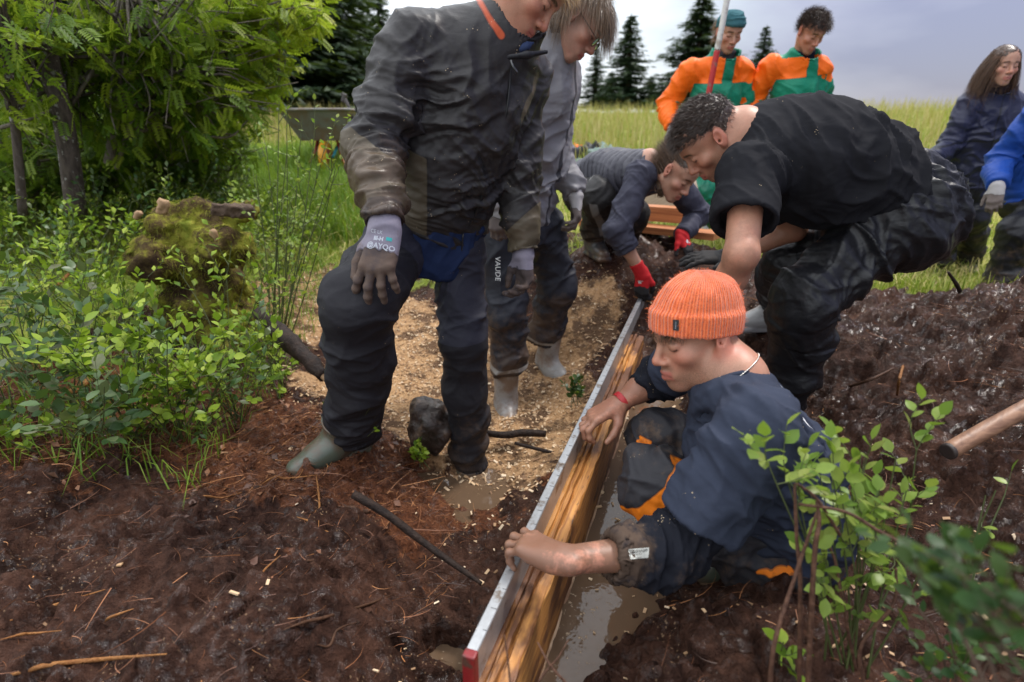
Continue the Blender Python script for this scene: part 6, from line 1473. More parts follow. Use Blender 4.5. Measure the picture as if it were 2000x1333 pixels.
def veg_left():
    rs = np.random.default_rng(11)
    # near bilberry bushes whose leaves can be told apart: (pixel of the base, base z guess, height, kind)
    near = [((330, 760), 1.75, .40, 9, LF_BERRY, 'leafy bilberry bush hanging over the bank edge', .040), ((215, 720), 1.70, .46, 9, LF_BERRY, 'tall bilberry bush in front of the mossy stump', .042), ((100, 640), 1.65, .45, 8, LF_DARK, 'dull grey-green bilberry bush by the left edge', .046), ((440, 700), 1.95, .34, 8, LF_BERRY, 'small bilberry bush beside the broken branch', .034), ((520, 560), 2.25, .36, 8, LF_BERRY, 'bilberry bush next to the raised knee', .032), ((60, 480), 1.95, .50, 8, LF_DARK, 'dark bilberry bush below the thick trunk', .044)]
    for (px, py), Y, h, n, lm, lab, ls in near:
        b = P(px, py, Y); b[2] = ground_z(b[0], b[1])-.01
        put_bush('bilberry_bush', b, berry_bush(b, h, n, rs, .75, ls, A(.12, -.1, 0), 5, 5), (STEM_G, lm), lab, 'bilberry bushes on the bank', True)
    # mass of bushes behind
    k = 0; names = ['behind the mossy stump', 'at the foot of the thicket', 'along the bank', 'in the shade of the thicket']
    spots = []
    for i in range(400):
        x, y = rs.uniform(-4.2, -1.05), rs.uniform(1.5, 4.6)
        px = 1000+F_PX*x/(y*cp_+.8*sp_)
        if px < -150 or x > -1.0-.22*max(y-2.2, 0) or (y < 1.75 and x > -1.5): continue
        if any((x-a)**2+(y-b)**2 < .29**2 for a, b in spots): continue
        spots.append((x, y))
        if len(spots) >= 36: break
    for i, (x, y) in enumerate(spots):
        b = A(x, y, ground_z(x, y)-.02); lm = (LF_BERRY, LF_BERRY, LF_BRIGHT, LF_DARK)[i % 4] if y > 2.3 else (LF_BERRY, LF_DARK)[i % 2]
        pxl = 1000+F_PX*b[0]/(b[1]*cp_+.8*sp_); hcol = {LF_BERRY.name: 'green', LF_BRIGHT.name: 'yellow-green', LF_DARK.name: 'dull dark'}[lm.name]
        where = ('at the left edge' if pxl < 120 else 'under the thick trunk' if pxl < 230 else 'left of the mossy stump' if pxl < 330 else 'around the mossy stump' if pxl < 470 else 'beside the tall airy bush')+(', close to the mud' if y < 2.2 else ', mid-bank' if y < 3.1 else ', far back by the thicket')
        put_bush('bilberry_bush', b, berry_bush(b, rs.uniform(.34, .60), 8, rs, .75, .037, A(0, 0, 0), 5, 5), (STEM_G, lm), hcol+' bilberry bush '+where, 'mass of bilberry bushes')
    same = {}
    for o in [o for o in COL.objects if o.get('group') == 'mass of bilberry bushes']: same.setdefault(o['label'], []).append(o)
    for lab, os_ in same.items():
        if len(os_) < 2: continue
        os_.sort(key=lambda o: o.location[0]/o.location[1])
        for o, w_ in zip(os_, ('leftmost', 'second from left', 'third from left', 'fourth from left', 'fifth from left', 'sixth from left', 'seventh from left')): o['label'] = lab.replace(', far back by the thicket', ' far back').replace(', close to the mud', ' near the mud')+', '+w_
    # tall airy bush by the wheelbarrow
    b = P(508, 545, 2.45); b[2] = ground_z(b[0], b[1])
    tops = [P(x, y, Y) for x, y, Y in ((545, 200, 2.45), (560, 215, 2.4), (590, 235, 2.5), (640, 265, 2.5), (672, 262, 2.45), (520, 285, 2.5), (610, 300, 2.4), (655, 330, 2.45), (640, 390, 2.4), (560, 300, 2.35), (500, 340, 2.5))]
    put_bush('tall_bush', b, berry_bush(b, .62, len(tops), rs, .5, .024, tops=tops, twig=5, nleaf=4, thick=.0035), (STEM_G, LF_BRIGHT), 'tall airy bush with bright small leaves in front of the wheelbarrow', None, True)
    # sprig by the boot
    b = PZ(668, 880, .16); put_bush('sprig', b, berry_bush(b, .10, 2, rs, .5, .018, tops=[P(722, 798, 1.55), P(740, 832, 1.55)], twig=2, nleaf=1, thick=.0014), (STEM_G, LF_BERRY), 'thin green sprig in front of the muddy boot', None, True, 'sprig')
    b = PZ(655, 815, .2); put_bush('sprig', b, berry_bush(b, .08, 4, rs, .6, .02, twig=3, nleaf=3, thick=.0014), (STEM_G, LF_BERRY), 'small leafy sprig beside the trouser leg on the bank', None, True, 'sprig')
    b = PZ(820, 908, .06); put_bush('sprig', b, berry_bush(b, .07, 6, rs, 1.0, .026, twig=3, nleaf=3, thick=.0014), (STEM_G, LF_BERRY), 'trampled leafy sprig at the edge of the puddle', None, True, 'sprig')
    b = PZ(1122, 790, .10); put_bush('sprig', b, berry_bush(b, .10, 5, rs, .5, .026, twig=4, nleaf=4, thick=.0016), (STEM_G, LF_NEAR), 'green sprig growing on the bank left of the planks', None, True, 'sprig')
    for (px, py, z, lab) in ((120, 905, .2, 'flattened leafy shoots at the left edge of the mud'), (300, 870, .2, 'leafy shoot lying on the mud below the bushes'), (30, 890, .22, 'yellow-green shoot in the lower corner by the mud')):
        b = PZ(px, py, z); put_bush('shoot', b, berry_bush(b, .16, 5, rs, 1.0, .026, twig=4, nleaf=4), (STEM_G, LF_BERRY), lab, None, True, 'shoot')
veg_left()
def veg_right():
    rs = np.random.default_rng(23)
    b = P(1690, 1240, .80); b[2] = .22
    tops = [P(x, y, Y) for x, y, Y in ((1500, 905, .78), (1530, 910, .80), (1555, 940, .80), (1620, 890, .84), (1680, 880, .86), (1750, 895, .84), (1790, 880, .88), (1720, 930, .86), (1640, 950, .80), (1590, 985, .78), (1770, 960, .82), (1700, 1000, .80), (1830, 1040, .78), (1600, 920, .82), (1660, 930, .84))]
    put_bush('bilberry_bush', b, berry_bush(b, .26, len(tops), rs, .5, .031, tops=tops, twig=4, nleaf=5, thick=.0026), (STEM_G, LF_BRIGHT), 'bright bilberry bush in front of the squatting person, near the lens', None, True)
    b = P(1960, 1000, .9); b[2] = .3; put_bush('sprig', b, berry_bush(b, .16, 3, rs, .5, .028, tops=[P(1945, 958, .95), P(1925, 968, .95), P(1962, 968, .95)], twig=1, nleaf=1), (STEM_G, LF_BRIGHT), 'two pale leaves above the dark foliage at the right edge', None, True, 'sprig')
    b = PZ(1540, 1310, .22); put_bush('sprig', b, berry_bush(b, .14, 3, rs, .4, .034, tops=[P(1530, 1255, .72), P(1545, 1270, .72), P(1520, 1290, .72)], twig=1, nleaf=2), (STEM_G, LF_BERRY), 'fresh green shoot at the foot of the bare stems', None, True, 'shoot')
    # blurred dark foliage close to the lens
    for (px, py, Y, tp, lab) in ((1960, 1340, .36, ((1780, 1110, .42), (1850, 1140, .38), (1920, 1150, .36), (1985, 1120, .36), (1840, 1200, .38), (2000, 1210, .34), (1940, 1250, .36)), 'out-of-focus dark green shrub in the lower right corner'), (1880, 1400, .60, ((1790, 1180, .62), (1850, 1220, .6), (1900, 1260, .58), (1960, 1240, .6), (1800, 1290, .6), (1990, 1290, .58)), 'low dark shrub beneath the out-of-focus shrub')):
        b = P(px, py, Y); tops = [P(*q) for q in tp]; put_bush('shrub', b, berry_bush(b, .25, len(tops), rs, .5, .023, tops=tops, twig=3, nleaf=5, thick=.0022), (STEM_B, LF_NEAR), lab, None, True)
    # bare brown stems
    BR = mat_bark('reddish_twig_bark', (.05, .022, .014), (.20, .10, .06), (80, 80, 80), .55)
    for i, (pts, r, lab) in enumerate((
        ([P(1560, 1400, .70), P(1563, 1150, .72), P(1556, 1050, .74), P(1552, 945, .76)], (.0055, .005, .0042, .003), 'upright bare stem, the straightest of the twigs before the squatting person'),
        ([P(1575, 1400, .66), P(1590, 1100, .70), P(1600, 1020, .72), P(1595, 980, .74)], (.006, .0055, .0045, .003), 'upright bare stem just beside the straightest twig'),
        ([P(1500, 1400, .62), P(1512, 1260, .64), P(1555, 1120, .70), P(1596, 1000, .74)], (.0055, .005, .0045, .003), 'bare twig slanting up from the lower edge'),
        ([P(1672, 1310, .74), P(1650, 1200, .75), P(1632, 1100, .78), P(1620, 1060, .80), P(1640, 1030, .80)], (.004, .004, .0035, .003, .002), 'thin crooked twig in front of the navy shirt hem'),
        ([P(1640, 1045, .74), P(1595, 975, .73), P(1556, 945, .72)], (.004, .0035, .0025), 'short reddish twig crossing the tops of the bare stems'),
        ([P(1560, 985, .74), P(1650, 1000, .72), P(1720, 1040, .70), P(1800, 1080, .66)], (.003, .0035, .004, .004), 'arching twig running right towards the dark shrub'),
        ([P(1700, 1380, .70), P(1680, 1270, .72), P(1745, 1180, .74), P(1750, 1110, .76)], (.0055, .005, .004, .003), 'dark red twig rising beside the muddy puddle'),
        ([P(985, 1240, .66), P(992, 1290, .64), P(1000, 1380, .60), P(1000, 1460, .56)], (.0016, .0022, .0028, .003), 'twig end standing before the near end of the planks'),
        ([P(1030, 1370, .66), P(1060, 1320, .68), P(1090, 1285, .70), P(1110, 1250, .72)], (.003, .0026, .002, .0014), 'red twig poking up beside the planks at the lower edge'),
        ([P(1050, 1255, .72), P(1075, 1300, .68), P(1120, 1350, .66)], (.002, .0026, .003), 'red twig crossing another one beside the planks'))):
        stick('bare_twig', pts, [q*.72 for q in r], BR, lab, 'twig', 40+i, 'bare twigs near the lens', 7, .2)
veg_right()

def rowan_leaf_tpl():
    lv, lt = leaf_tpl(.20, .15, .1, 3); V = []; T = []
    for k in range(6):
        y = .22+.13*k
        for s in (-1, 1):
            a = math.radians(62); R = np.array([[math.cos(a), s*math.sin(a), 0], [-s*math.sin(a), math.cos(a), 0], [0, 0, 1]]); n = len(V)
            V += [tuple(R@(v*.34)+A(0, y, -.12*y*y-.03)) for v in lv]; T += [tuple(np.array(t)+n) for t in lt]
    n = len(V); V += [tuple(v*.34+A(0, .97, -.13)) for v in lv]; T += [tuple(np.array(t)+n) for t in lt]
    n = len(V); V += [(-.006, 0, 0), (.006, 0, 0), (.004, 1, -.13), (-.004, 1, -.13)]; T += [(n, n+1, n+2), (n, n+2, n+3)]
    return np.array(V), np.array(T)
RW_V, RW_T = rowan_leaf_tpl()
def tree_leafy(name, trunk, rad, lobes, n, leafL, mats, label, group, seed, tpl=(RW_V, RW_T), droop=.5):
    """trunk polyline, limbs reaching to leaf clumps inside the lobes"""
    rs = np.random.default_rng(seed); tr = catmull(trunk, 8); a = Acc(); a.tube(tr, np.interp(np.linspace(0, 1, len(tr)), np.linspace(0, 1, len(rad)), rad), 10)
    base = tr[0]; root = empty(name, base, label, 'tree', group); D = []; N = []; Pp = []; Sz = []
    tot = sum(l[2] for l in lobes)
    for c, r, wgt in lobes:
        c = np.asarray(c); r = np.asarray(r)
        for j in range(max(3, int(n*wgt/tot/9))):
            e = rs.normal(0, 1, 3); e = e/np.linalg.norm(e)*rs.uniform(.45, 1)**.6; tip = c+e*r
            st = tr[rs.integers(len(tr)//3, len(tr))]; mid = lerp(st, tip, .6)+A(0, 0, .08)*rs.normal()+rs.normal(0, .05, 3)
            br = catmull([st, mid, tip], 5); a.tube(br, np.linspace(.010, .0025, len(br))*rs.uniform(.6, 1.2), 4, caps=False)
            for q in range(9):
                u = rs.uniform(.45, 1); p = br[min(int(u*(len(br)-1)), len(br)-1)]+rs.normal(0, .05, 3)
                d = nrm(nrm(tip-mid)*.4+rs.normal(0, .6, 3)+A(0, 0, -droop*.5)); Pp.append(p); D.append(d); N.append(nrm(A(0, 0, 1)+rs.normal(0, .4, 3))); Sz.append(leafL*rs.uniform(.65, 1.15))
    obj('trunk', a.mesh('trunk', mats[0]), root)
    R = frames(np.array(D), np.array(N))*np.array(Sz)[:, None, None]; f = Acc(); f.inst(tpl[0], tpl[1], (R, np.array(Pp)), rs.random(len(Pp))); obj('crown', f.mesh('crown', mats[1]), root)
def thicket():
    bk = mat_bark('grey_brown_trunk', (.035, .024, .018), (.15, .12, .10), (40, 40, 10), .7, (.34, .33, .30)); pb = mat_bark('pale_branch_bark', (.10, .08, .062), (.30, .26, .21), (40, 40, 10), .7)
    LFm = LF_ROWAN; LFb = mat_leaf('sunny_rowan_leaf', [(.16, .25, .014), (.27, .36, .020), (.40, .47, .03), (.50, .52, .05)], .42, .45)  # lit copy of the rowan leaf: sunlight put into brighter colours
    def L(px, py, Y, rx, rz, w, ry=.5): return (P(px, py, Y), (rx, ry, rz), w)
    G = 'young rowans of the thicket'
    tree_leafy('rowan_tree', [P(150, 420, 3.3), P(130, 270, 3.3), P(100, 130, 3.3), P(70, 0, 3.3), P(55, -120, 3.3)], (.055, .052, .047, .04, .03), [L(60, 60, 3.5, .6, .5, 1), L(200, 150, 3.7, .55, .45, 1), L(80, 230, 3.6, .5, .35, .6)], 720, .12, (bk, LFm), 'rowan with the thick lichen-spotted trunk near the left edge', G, 1)
    tree_leafy('rowan_tree', [P(45, 420, 3.0), P(30, 250, 3.0), P(12, 100, 3.0), P(2, -40, 3.0)], (.022, .02, .018, .014), [L(30, 40, 3.0, .35, .4, 1), L(-60, 150, 3.1, .4, .4, 1)], 280, .12, (bk, LFm), 'slim rowan stem at the very left edge', G, 2)
    tree_leafy('rowan_tree', [P(212, 320, 3.6), P(232, 200, 3.6), P(240, 80, 3.6), P(245, -60, 3.6)], (.028, .024, .02, .014), [L(300, 60, 3.8, .65, .42, 1), L(260, 200, 3.8, .6, .4, 1), L(330, -40, 3.8, .6, .4, .6)], 980, .12, (pb, LFm), 'rowan with two pale stems in the middle of the thicket', G, 3)
    tree_leafy('rowan_tree', [P(228, 330, 3.65), P(255, 230, 3.65), P(280, 120, 3.7)], (.015, .013, .008), [L(400, 120, 4.0, .6, .42, 1), L(390, 230, 4.0, .55, .32, .9)], 800, .12, (pb, LFm), 'slender rowan leaning towards the meadow', G, 4)
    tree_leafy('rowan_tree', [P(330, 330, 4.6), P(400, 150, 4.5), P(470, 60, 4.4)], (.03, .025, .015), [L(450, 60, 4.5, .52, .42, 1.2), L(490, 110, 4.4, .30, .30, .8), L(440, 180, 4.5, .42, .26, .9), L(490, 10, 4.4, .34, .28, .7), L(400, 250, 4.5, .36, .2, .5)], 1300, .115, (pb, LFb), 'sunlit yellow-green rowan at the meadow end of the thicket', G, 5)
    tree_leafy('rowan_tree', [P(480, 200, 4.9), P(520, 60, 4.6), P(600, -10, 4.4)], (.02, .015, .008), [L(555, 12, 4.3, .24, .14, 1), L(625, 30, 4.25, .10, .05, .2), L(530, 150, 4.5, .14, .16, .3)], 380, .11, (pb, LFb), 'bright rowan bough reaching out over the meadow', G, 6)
    DK = mat_leaf('shade_leaf', [(.03, .075, .010), (.07, .14, .014), (.12, .20, .02), (.20, .28, .028)], .45, .35)  # shaded copy of the rowan leaf: shade put into darker colours
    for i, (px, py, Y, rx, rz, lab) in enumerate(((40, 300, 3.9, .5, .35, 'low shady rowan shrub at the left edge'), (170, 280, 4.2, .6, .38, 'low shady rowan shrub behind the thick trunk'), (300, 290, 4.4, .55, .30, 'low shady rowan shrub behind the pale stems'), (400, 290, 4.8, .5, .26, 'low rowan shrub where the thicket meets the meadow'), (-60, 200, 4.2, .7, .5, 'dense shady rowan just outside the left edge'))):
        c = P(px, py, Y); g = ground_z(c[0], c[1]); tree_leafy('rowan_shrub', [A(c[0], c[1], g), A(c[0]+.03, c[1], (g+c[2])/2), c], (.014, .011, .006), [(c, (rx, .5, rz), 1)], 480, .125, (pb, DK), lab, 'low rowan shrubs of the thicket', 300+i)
    # pale dead branches inside the thicket
    for i, pts in enumerate(([(0, 250, 3.2), (60, 232, 3.2), (125, 205, 3.3)], [(140, 205, 3.4), (165, 165, 3.4), (190, 120, 3.5), (185, 85, 3.5)], [(20, 215, 3.1), (120, 165, 3.4), (240, 140, 3.6), (400, 142, 3.9)])):
        stick('dead_branch', [P(*q) for q in pts], (.012, .010, .006), pb, ('pale dead branch lying low at the left edge of the thicket', 'crooked pale dead branch beside the thick trunk', 'long thin dead branch crossing the thicket')[i], 'branch', 60+i, None, 7)
thicket()

def spruce_mesh(H, Rb, rs, dens=1.0):
    tr = Acc(); tr.tube([(0, 0, -.3), (0, 0, H*.5), (0, 0, H)], [.018*H+.05, .012*H+.02, .01], 8); D = []; N = []; Pp = []; Sz = []
    nw = int(34*dens)
    for w in range(nw):
        u = (w+rs.uniform(-.3, .3))/nw; z = H*(.04+.95*u); r = Rb*(1-u)**.85*rs.uniform(.75, 1.12)+.05*Rb
        for b in range(int(rs.integers(6, 9))):
            az = rs.uniform(0, 6.283); o = A(math.cos(az), math.sin(az), 0); rr = r*rs.uniform(.7, 1.1); m = max(4, int(9*rr/Rb*dens)+3)
            for k in range(m):
                t = (k+.6)/m; p = o*rr*t+A(0, 0, z-.30*rr*t+.20*rr*t*t*t); s = np.cross(o, A(0, 0, 1))
                for q in range(3):
                    sd = (-1, 0, 1)[q]; d = nrm(o*(.8)+s*sd*.9+A(0, 0, -.35)+rs.normal(0, .2, 3)); Pp.append(p+rs.normal(0, .02*Rb, 3)); D.append(d); N.append(nrm(A(0, 0, 1)+rs.normal(0, .5, 3))); Sz.append(Rb*.235*(1.15-.5*u)*rs.uniform(.6, 1.2)*(1-.35*t))
    for k in range(14): Pp.append(A(0, 0, H*(.93+.005*k))); D.append(nrm(A(*rs.normal(0, 1, 2), .6))); N.append(A(*rs.normal(0, 1, 3))); Sz.append(.06*Rb)
    V = np.array([(-.16, 0, 0), (.16, 0, 0), (.10, .6, -.05), (0, 1, -.16), (-.10, .6, -.05)]); T = np.array([(0, 1, 2), (0, 2, 4), (4, 2, 3)])
    f = Acc(); R = frames(np.array(D), np.array(N))*np.array(Sz)[:, None, None]; f.inst(V, T, (R, np.array(Pp)), rs.random(len(Pp))); return tr, f
def spruces():
    rs = np.random.default_rng(5); bk = mat_bark('spruce_bark', (.03, .02, .015), (.09, .065, .05), (20, 20, 5)); var = []
    for i in range(3):
        t, f = spruce_mesh(1.0*10, 10*(.24, .20, .28)[i], rs, 1.25); var.append((t.mesh('trunk', bk), f.mesh('crown', NEEDLE, False)))
    # (x px, top y px, base y px, distance, width factor, label)
    L = [(1222, 26, 212, 34, 1.0, 0, 'spruce standing alone between the grey jacket and the headband'), (1352, -8, 208, 33, 1.25, 2, 'tallest spruce behind the teal headband'), (1268, 148, 214, 40, 1.5, 0, 'small far spruce between the two taller ones'), (1160, 92, 212, 36, 1.2, 1, 'spruce half hidden by the glasses wearer'), (1476, 48, 210, 34, 1.0, 1, 'spruce showing between the two orange jackets'), (1300, 160, 214, 44, 1.6, 2, 'low far spruce beside the tallest one'), (1190, 140, 214, 42, 1.3, 2, 'low far spruce next to the lone one'),
         (575, -380, 210, 24, .9, 1, 'very tall spruce left of the wheelbarrow'), (628, -300, 208, 23, .85, 2, 'tall slim spruce above the airy bush'), (725, -10, 207, 33, .8, 0, 'slim spruce beside the black sleeve, second from it'), (670, 60, 208, 30, 1.1, 1, 'mid-height spruce behind the shovel handle'),
         (752, -60, 208, 30, .8, 1, 'spruce beside the black sleeve, against the sky'), (700, 40, 206, 36, 1.0, 0, 'shorter spruce in the gap of sky'), (655, -160, 208, 26, 1.0, 2, 'broad dark spruce above the wheelbarrow'), (600, -260, 210, 22, 1.0, 0, 'dark spruce behind the rowan bough'), (545, -300, 212, 20, 1.1, 2, 'dark spruce at the end of the thicket'), (690, 128, 208, 24, 1.3, 1, 'small young spruce at the meadow edge'), (470, -420, 230, 15, 1.0, 0, 'tall dark spruce deep behind the thicket'), (370, -520, 250, 12.5, 1.1, 1, 'tall dark spruce behind the pale stems'), (250, -500, 260, 11.5, 1.2, 2, 'tall dark spruce behind the thick trunk'), (120, -500, 270, 11, 1.2, 0, 'tall dark spruce at the left behind the thicket'), (-20, -500, 280, 10.5, 1.2, 1, 'tall dark spruce at the left picture edge'), (310, -200, 250, 9.5, 1.3, 0, 'bushy spruce low inside the thicket'), (170, -150, 260, 8.5, 1.3, 2, 'bushy spruce nearest behind the thick trunk'), (40, -180, 270, 8.5, 1.3, 1, 'bushy spruce behind the slim stem')]
    for px, ty, by, Dn, wf, v, lab in L:
        b = P(px, by, Dn); b[2] = ground_z(b[0], b[1]) if Dn < 28 else b[2]; t = P(px, ty, Dn); H = t[2]-b[2]; s = H/10; wf *= 1.7 if Dn > 19 else 1
        r = empty('spruce_tree', b, lab, 'tree', 'spruces around the meadow'); r.rotation_euler[2] = rs.uniform(0, 6.28)
        for me, nm in zip(var[v], ('trunk', 'crown')):
            o = bpy.data.objects.new(nm, me); link(o, r); o.scale = (s*wf, s*wf, s)
spruces()

# ------------------------------------------------------------------ ground cover nobody could count
def blades(n, region, hgt, wid, rs, bend=.5, lean=A(0, 0, 0)):
    """grass blades as bent strips; region(n)-> x,y arrays"""
    x, y = region(n); z = gz_many(x, y); n = len(x); h = hgt(x, y)*rs.uniform(.5, 1.25, n); az = rs.uniform(0, 6.283, n); b = bend*rs.uniform(.3, 1.3, n)
    o = np.stack([np.cos(az), np.sin(az), 0*az], 1); s = np.stack([-np.sin(az), np.cos(az), 0*az], 1); p0 = np.stack([x, y, z-.01], 1); w = (wid*rs.uniform(.6, 1.4, n))[:, None]
    p1 = p0+A(0, 0, 1)*(h*.55)[:, None]+o*(h*b*.25)[:, None]; p2 = p0+A(0, 0, 1)*(h*(1-.45*b))[:, None]+o*(h*b*.8)[:, None]+lean*h[:, None]
    V = np.stack([p0-s*w, p0+s*w, p1+s*w*.8, p1-s*w*.8, p2], 1).reshape(-1, 3); k = np.arange(n)[:, None]*5
    Q = np.array([(0, 1, 2, 3)])+k; T = np.array([(3, 2, 4)])+k; return V, Q, T, np.repeat(rs.random(n), 5)
def grasses():
    rs = np.random.default_rng(77)
    GR = mat_leaf('meadow_grass', [(.13, .20, .022), (.23, .29, .036), (.36, .38, .065), (.48, .41, .14)], .55, .3); HAY = mat_leaf('dry_hay', [(.34, .27, .10), (.48, .39, .15), (.58, .48, .23), (.42, .41, .11)], .7, .2); LUSH = mat_leaf('lush_grass', [(.09, .19, .02), (.14, .26, .03), (.22, .33, .04), (.30, .38, .06)], .5, .3)
    def cone(y0, y1, pw=1.0, thr=.5, xl=-1.15, xr=1.15):
        def f(n):
            y = y0*(y1/y0)**rs.uniform(0, 1, n)**pw; x = rs.uniform(xl, xr, n)*y; g, s, l = masks(x, y); m = g > thr; return x[m], y[m]
        return f
    a = Acc()
    for reg, n, hg, wd in ((cone(3.2, 8), 26000, lambda x, y: .06+.012*y+.10*fbm(np.stack([x, y, 0*x], 1)*1.1, 3), .0035), (cone(8, 26), 24000, lambda x, y: .16+.014*y, .010)):
        V, Q, T, r = blades(n, reg, hg, wd, rs, .8); a.add(V, T, Q, r)
    o = obj('grass', a.mesh('grass', GR)); tag(o, 'short bright green meadow grass', 'grass', kind='stuff')
    a = Acc(); V, Q, T, r = blades(24000, cone(8, 32), lambda x, y: .30+.016*y, .008, rs, .35); a.add(V, T, Q, r)
    V, Q, T, r = blades(7000, cone(3.5, 7, 1, .5), lambda x, y: .20+0*y, .003, rs, 1.7); a.add(V, T, Q, r)
    o = obj('hay', a.mesh('hay', HAY)); tag(o, 'dry straw-coloured grass stalks and cut hay on the meadow', 'grass', kind='stuff')
    a = Acc()
    def lush(n): x = rs.normal(-1.95, .55, n); y = rs.uniform(4.3, 7.5, n); x = x-.26*(y-4.8); return x, y
    V, Q, T, r = blades(9000, lush, lambda x, y: .30+0*x, .0045, rs, .6); a.add(V, T, Q, r)
    def und(n):
        x = rs.uniform(-4.2, -1.0, n); y = rs.uniform(1.5, 4.4, n); m = x < -.85-.28*(y-1.5)*.6; return x[m], y[m]
    V, Q, T, r = blades(7000, und, lambda x, y: .17+0*x, .0022, rs, 1.1); a.add(V, T, Q, r)
    o = obj('tall_grass', a.mesh('tall_grass', LUSH)); tag(o, 'tall soft green grass beside the thicket and under the bushes', 'grass', kind='stuff')
    # wood chips
    ch = NT('wood_chip'); c = ch.ramp(ch.attr('rnd'), [(0, (.20, .11, .055)), (.4, (.44, .27, .14)), (.75, (.60, .43, .26)), (1, (.68, .54, .38))]); chm = ch.done(c, .7, ch.bump(ch.noise(150, 3), .4, .002))
    n = 34000; x = rs.uniform(-1.9, 1.2, n); y = rs.uniform(.8, 4.4, n); g, s, l = masks(x, y); keep = rs.random(n) < s*1.0+np.where(x < -.3, .010, .05)*(1-g); x, y = x[keep], y[keep]; z = gz_many(x, y); n = len(x); sd_ = (x-PL0[0])*PLN[0]+(y-PL0[1])*PLN[1]; z = np.maximum(z, np.where((sd_ > 0) & (y < 2.7), WATER_Z, PUDDLE_Z))
    ax = frames(rs.normal(0, 1, (n, 3))*A(1, 1, .35), A(0, 0, 1)+rs.normal(0, .35, (n, 3))); sz_ = rs.uniform(.25, 1, n)**2; sc = np.stack([.0011+.0034*sz_*rs.uniform(.5, 1.4, n), .0022+.0085*sz_*rs.uniform(.5, 1.4, n), .0006+.0012*sz_], 1); R = ax*sc[:, None, :]
    bv = np.array([[i, j, k] for i in (-1, 1) for j in (-1, 1) for k in (-1, 1)], float); bq = np.array([(0, 1, 3, 2), (4, 6, 7, 5), (0, 4, 5, 1), (2, 3, 7, 6), (0, 2, 6, 4), (1, 5, 7, 3)])
    a = Acc(); a.inst(bv, bq, (R, np.stack([x, y, z+.003], 1)), rs.random(n)); o = obj('wood_chips', a.mesh('wood_chips', chm, False)); tag(o, 'pale sawdust and wood chips scattered on the path', 'wood chips', kind='stuff')
    # fine roots and litter on the left bank and the heap
    rt = NT('root_fibre'); c = rt.ramp(rt.attr('rnd'), [(0, (.030, .012, .008)), (.4, (.11, .042, .020)), (.75, (.24, .090, .034)), (1, (.46, .20, .065))]); rtm = rt.done(c, .55)
    a = Acc(); n = 9500; x = np.concatenate([rs.uniform(-2.2, -.1, n), rs.uniform(.25, 2.6, 1600), rs.uniform(-.2, 1.2, 700)]); y = np.concatenate([rs.uniform(.55, 2.1, n), rs.uniform(.7, 2.8, 1600), rs.uniform(2.6, 3.6, 700)]); g, s, l = masks(x, y); k = (rs.random(len(x)) < np.where(x < 0, .16+.84*l, 1)); x, y = x[k], y[k]; z = gz_many(x, y); m = z > np.where(x > (y-.9)*.34, WATER_Z+.01, PUDDLE_Z+.01); x, y, z = x[m], y[m], z[m]
    n = len(x); k = np.r_[np.arange(n), rs.choice(n, n//2)]; x, y, z = x[k]+rs.normal(0, .02, len(k)), y[k]+rs.normal(0, .02, len(k)), z[k]; z = gz_many(x, y); n = len(x); az = rs.uniform(0, 6.283, n); turn = rs.normal(0, .35, n); stp = [0]
    def flow(p):
        stp[0] += 1; a_ = az+turn*stp[0]; return np.stack([np.cos(a_), np.sin(a_), .10*np.sin(a_*1.7+az)-.05], 1)
    thick = rs.random(n) < .10; L_ = np.where(thick, rs.uniform(.08, .20, n), rs.uniform(.025, .09, n))
    sv, sq, sa = strands(np.stack([x, y, z+.004], 1), np.repeat(A(0, 0, 1)[None], n, 0), flow, L_, np.where(thick, .0016, .0008)[:, None], seg=6, rs=rs, jit=.12, lift=.12); a.add(sv, None, sq, sa)
    o = obj('root_fibres', a.mesh('root_fibres', rtm)); tag(o, 'reddish root fibres and twig litter strewn over the peat', 'litter', kind='stuff')
    lt = leaf_tpl(.34, .3, .25, 3); n = 1500; x = rs.uniform(-2.3, -.35, n); y = rs.uniform(.9, 2.2, n); g, s, l = masks(x, y); k = rs.random(n) < l; x, y = x[k], y[k]; n = len(x); z = gz_many(x, y)+.005
    dl = NT('dead_leaf'); dlm = dl.done(dl.ramp(dl.attr('rnd'), [(0, (.03, .012, .007)), (.5, (.12, .045, .020)), (1, (.26, .11, .045))]), .5)
    a = Acc(); R = frames(rs.normal(0, 1, (n, 3))*A(1, 1, .3), A(0, 0, 1)+rs.normal(0, .5, (n, 3)))*rs.uniform(.012, .034, n)[:, None, None]; a.inst(lt[0], lt[1], (R, np.stack([x, y, z], 1)), rs.random(n)); o = obj('dead_leaves', a.mesh('dead_leaves', dlm)); tag(o, 'rotting brown leaves under the bushes', 'leaf litter', kind='stuff')
grasses()
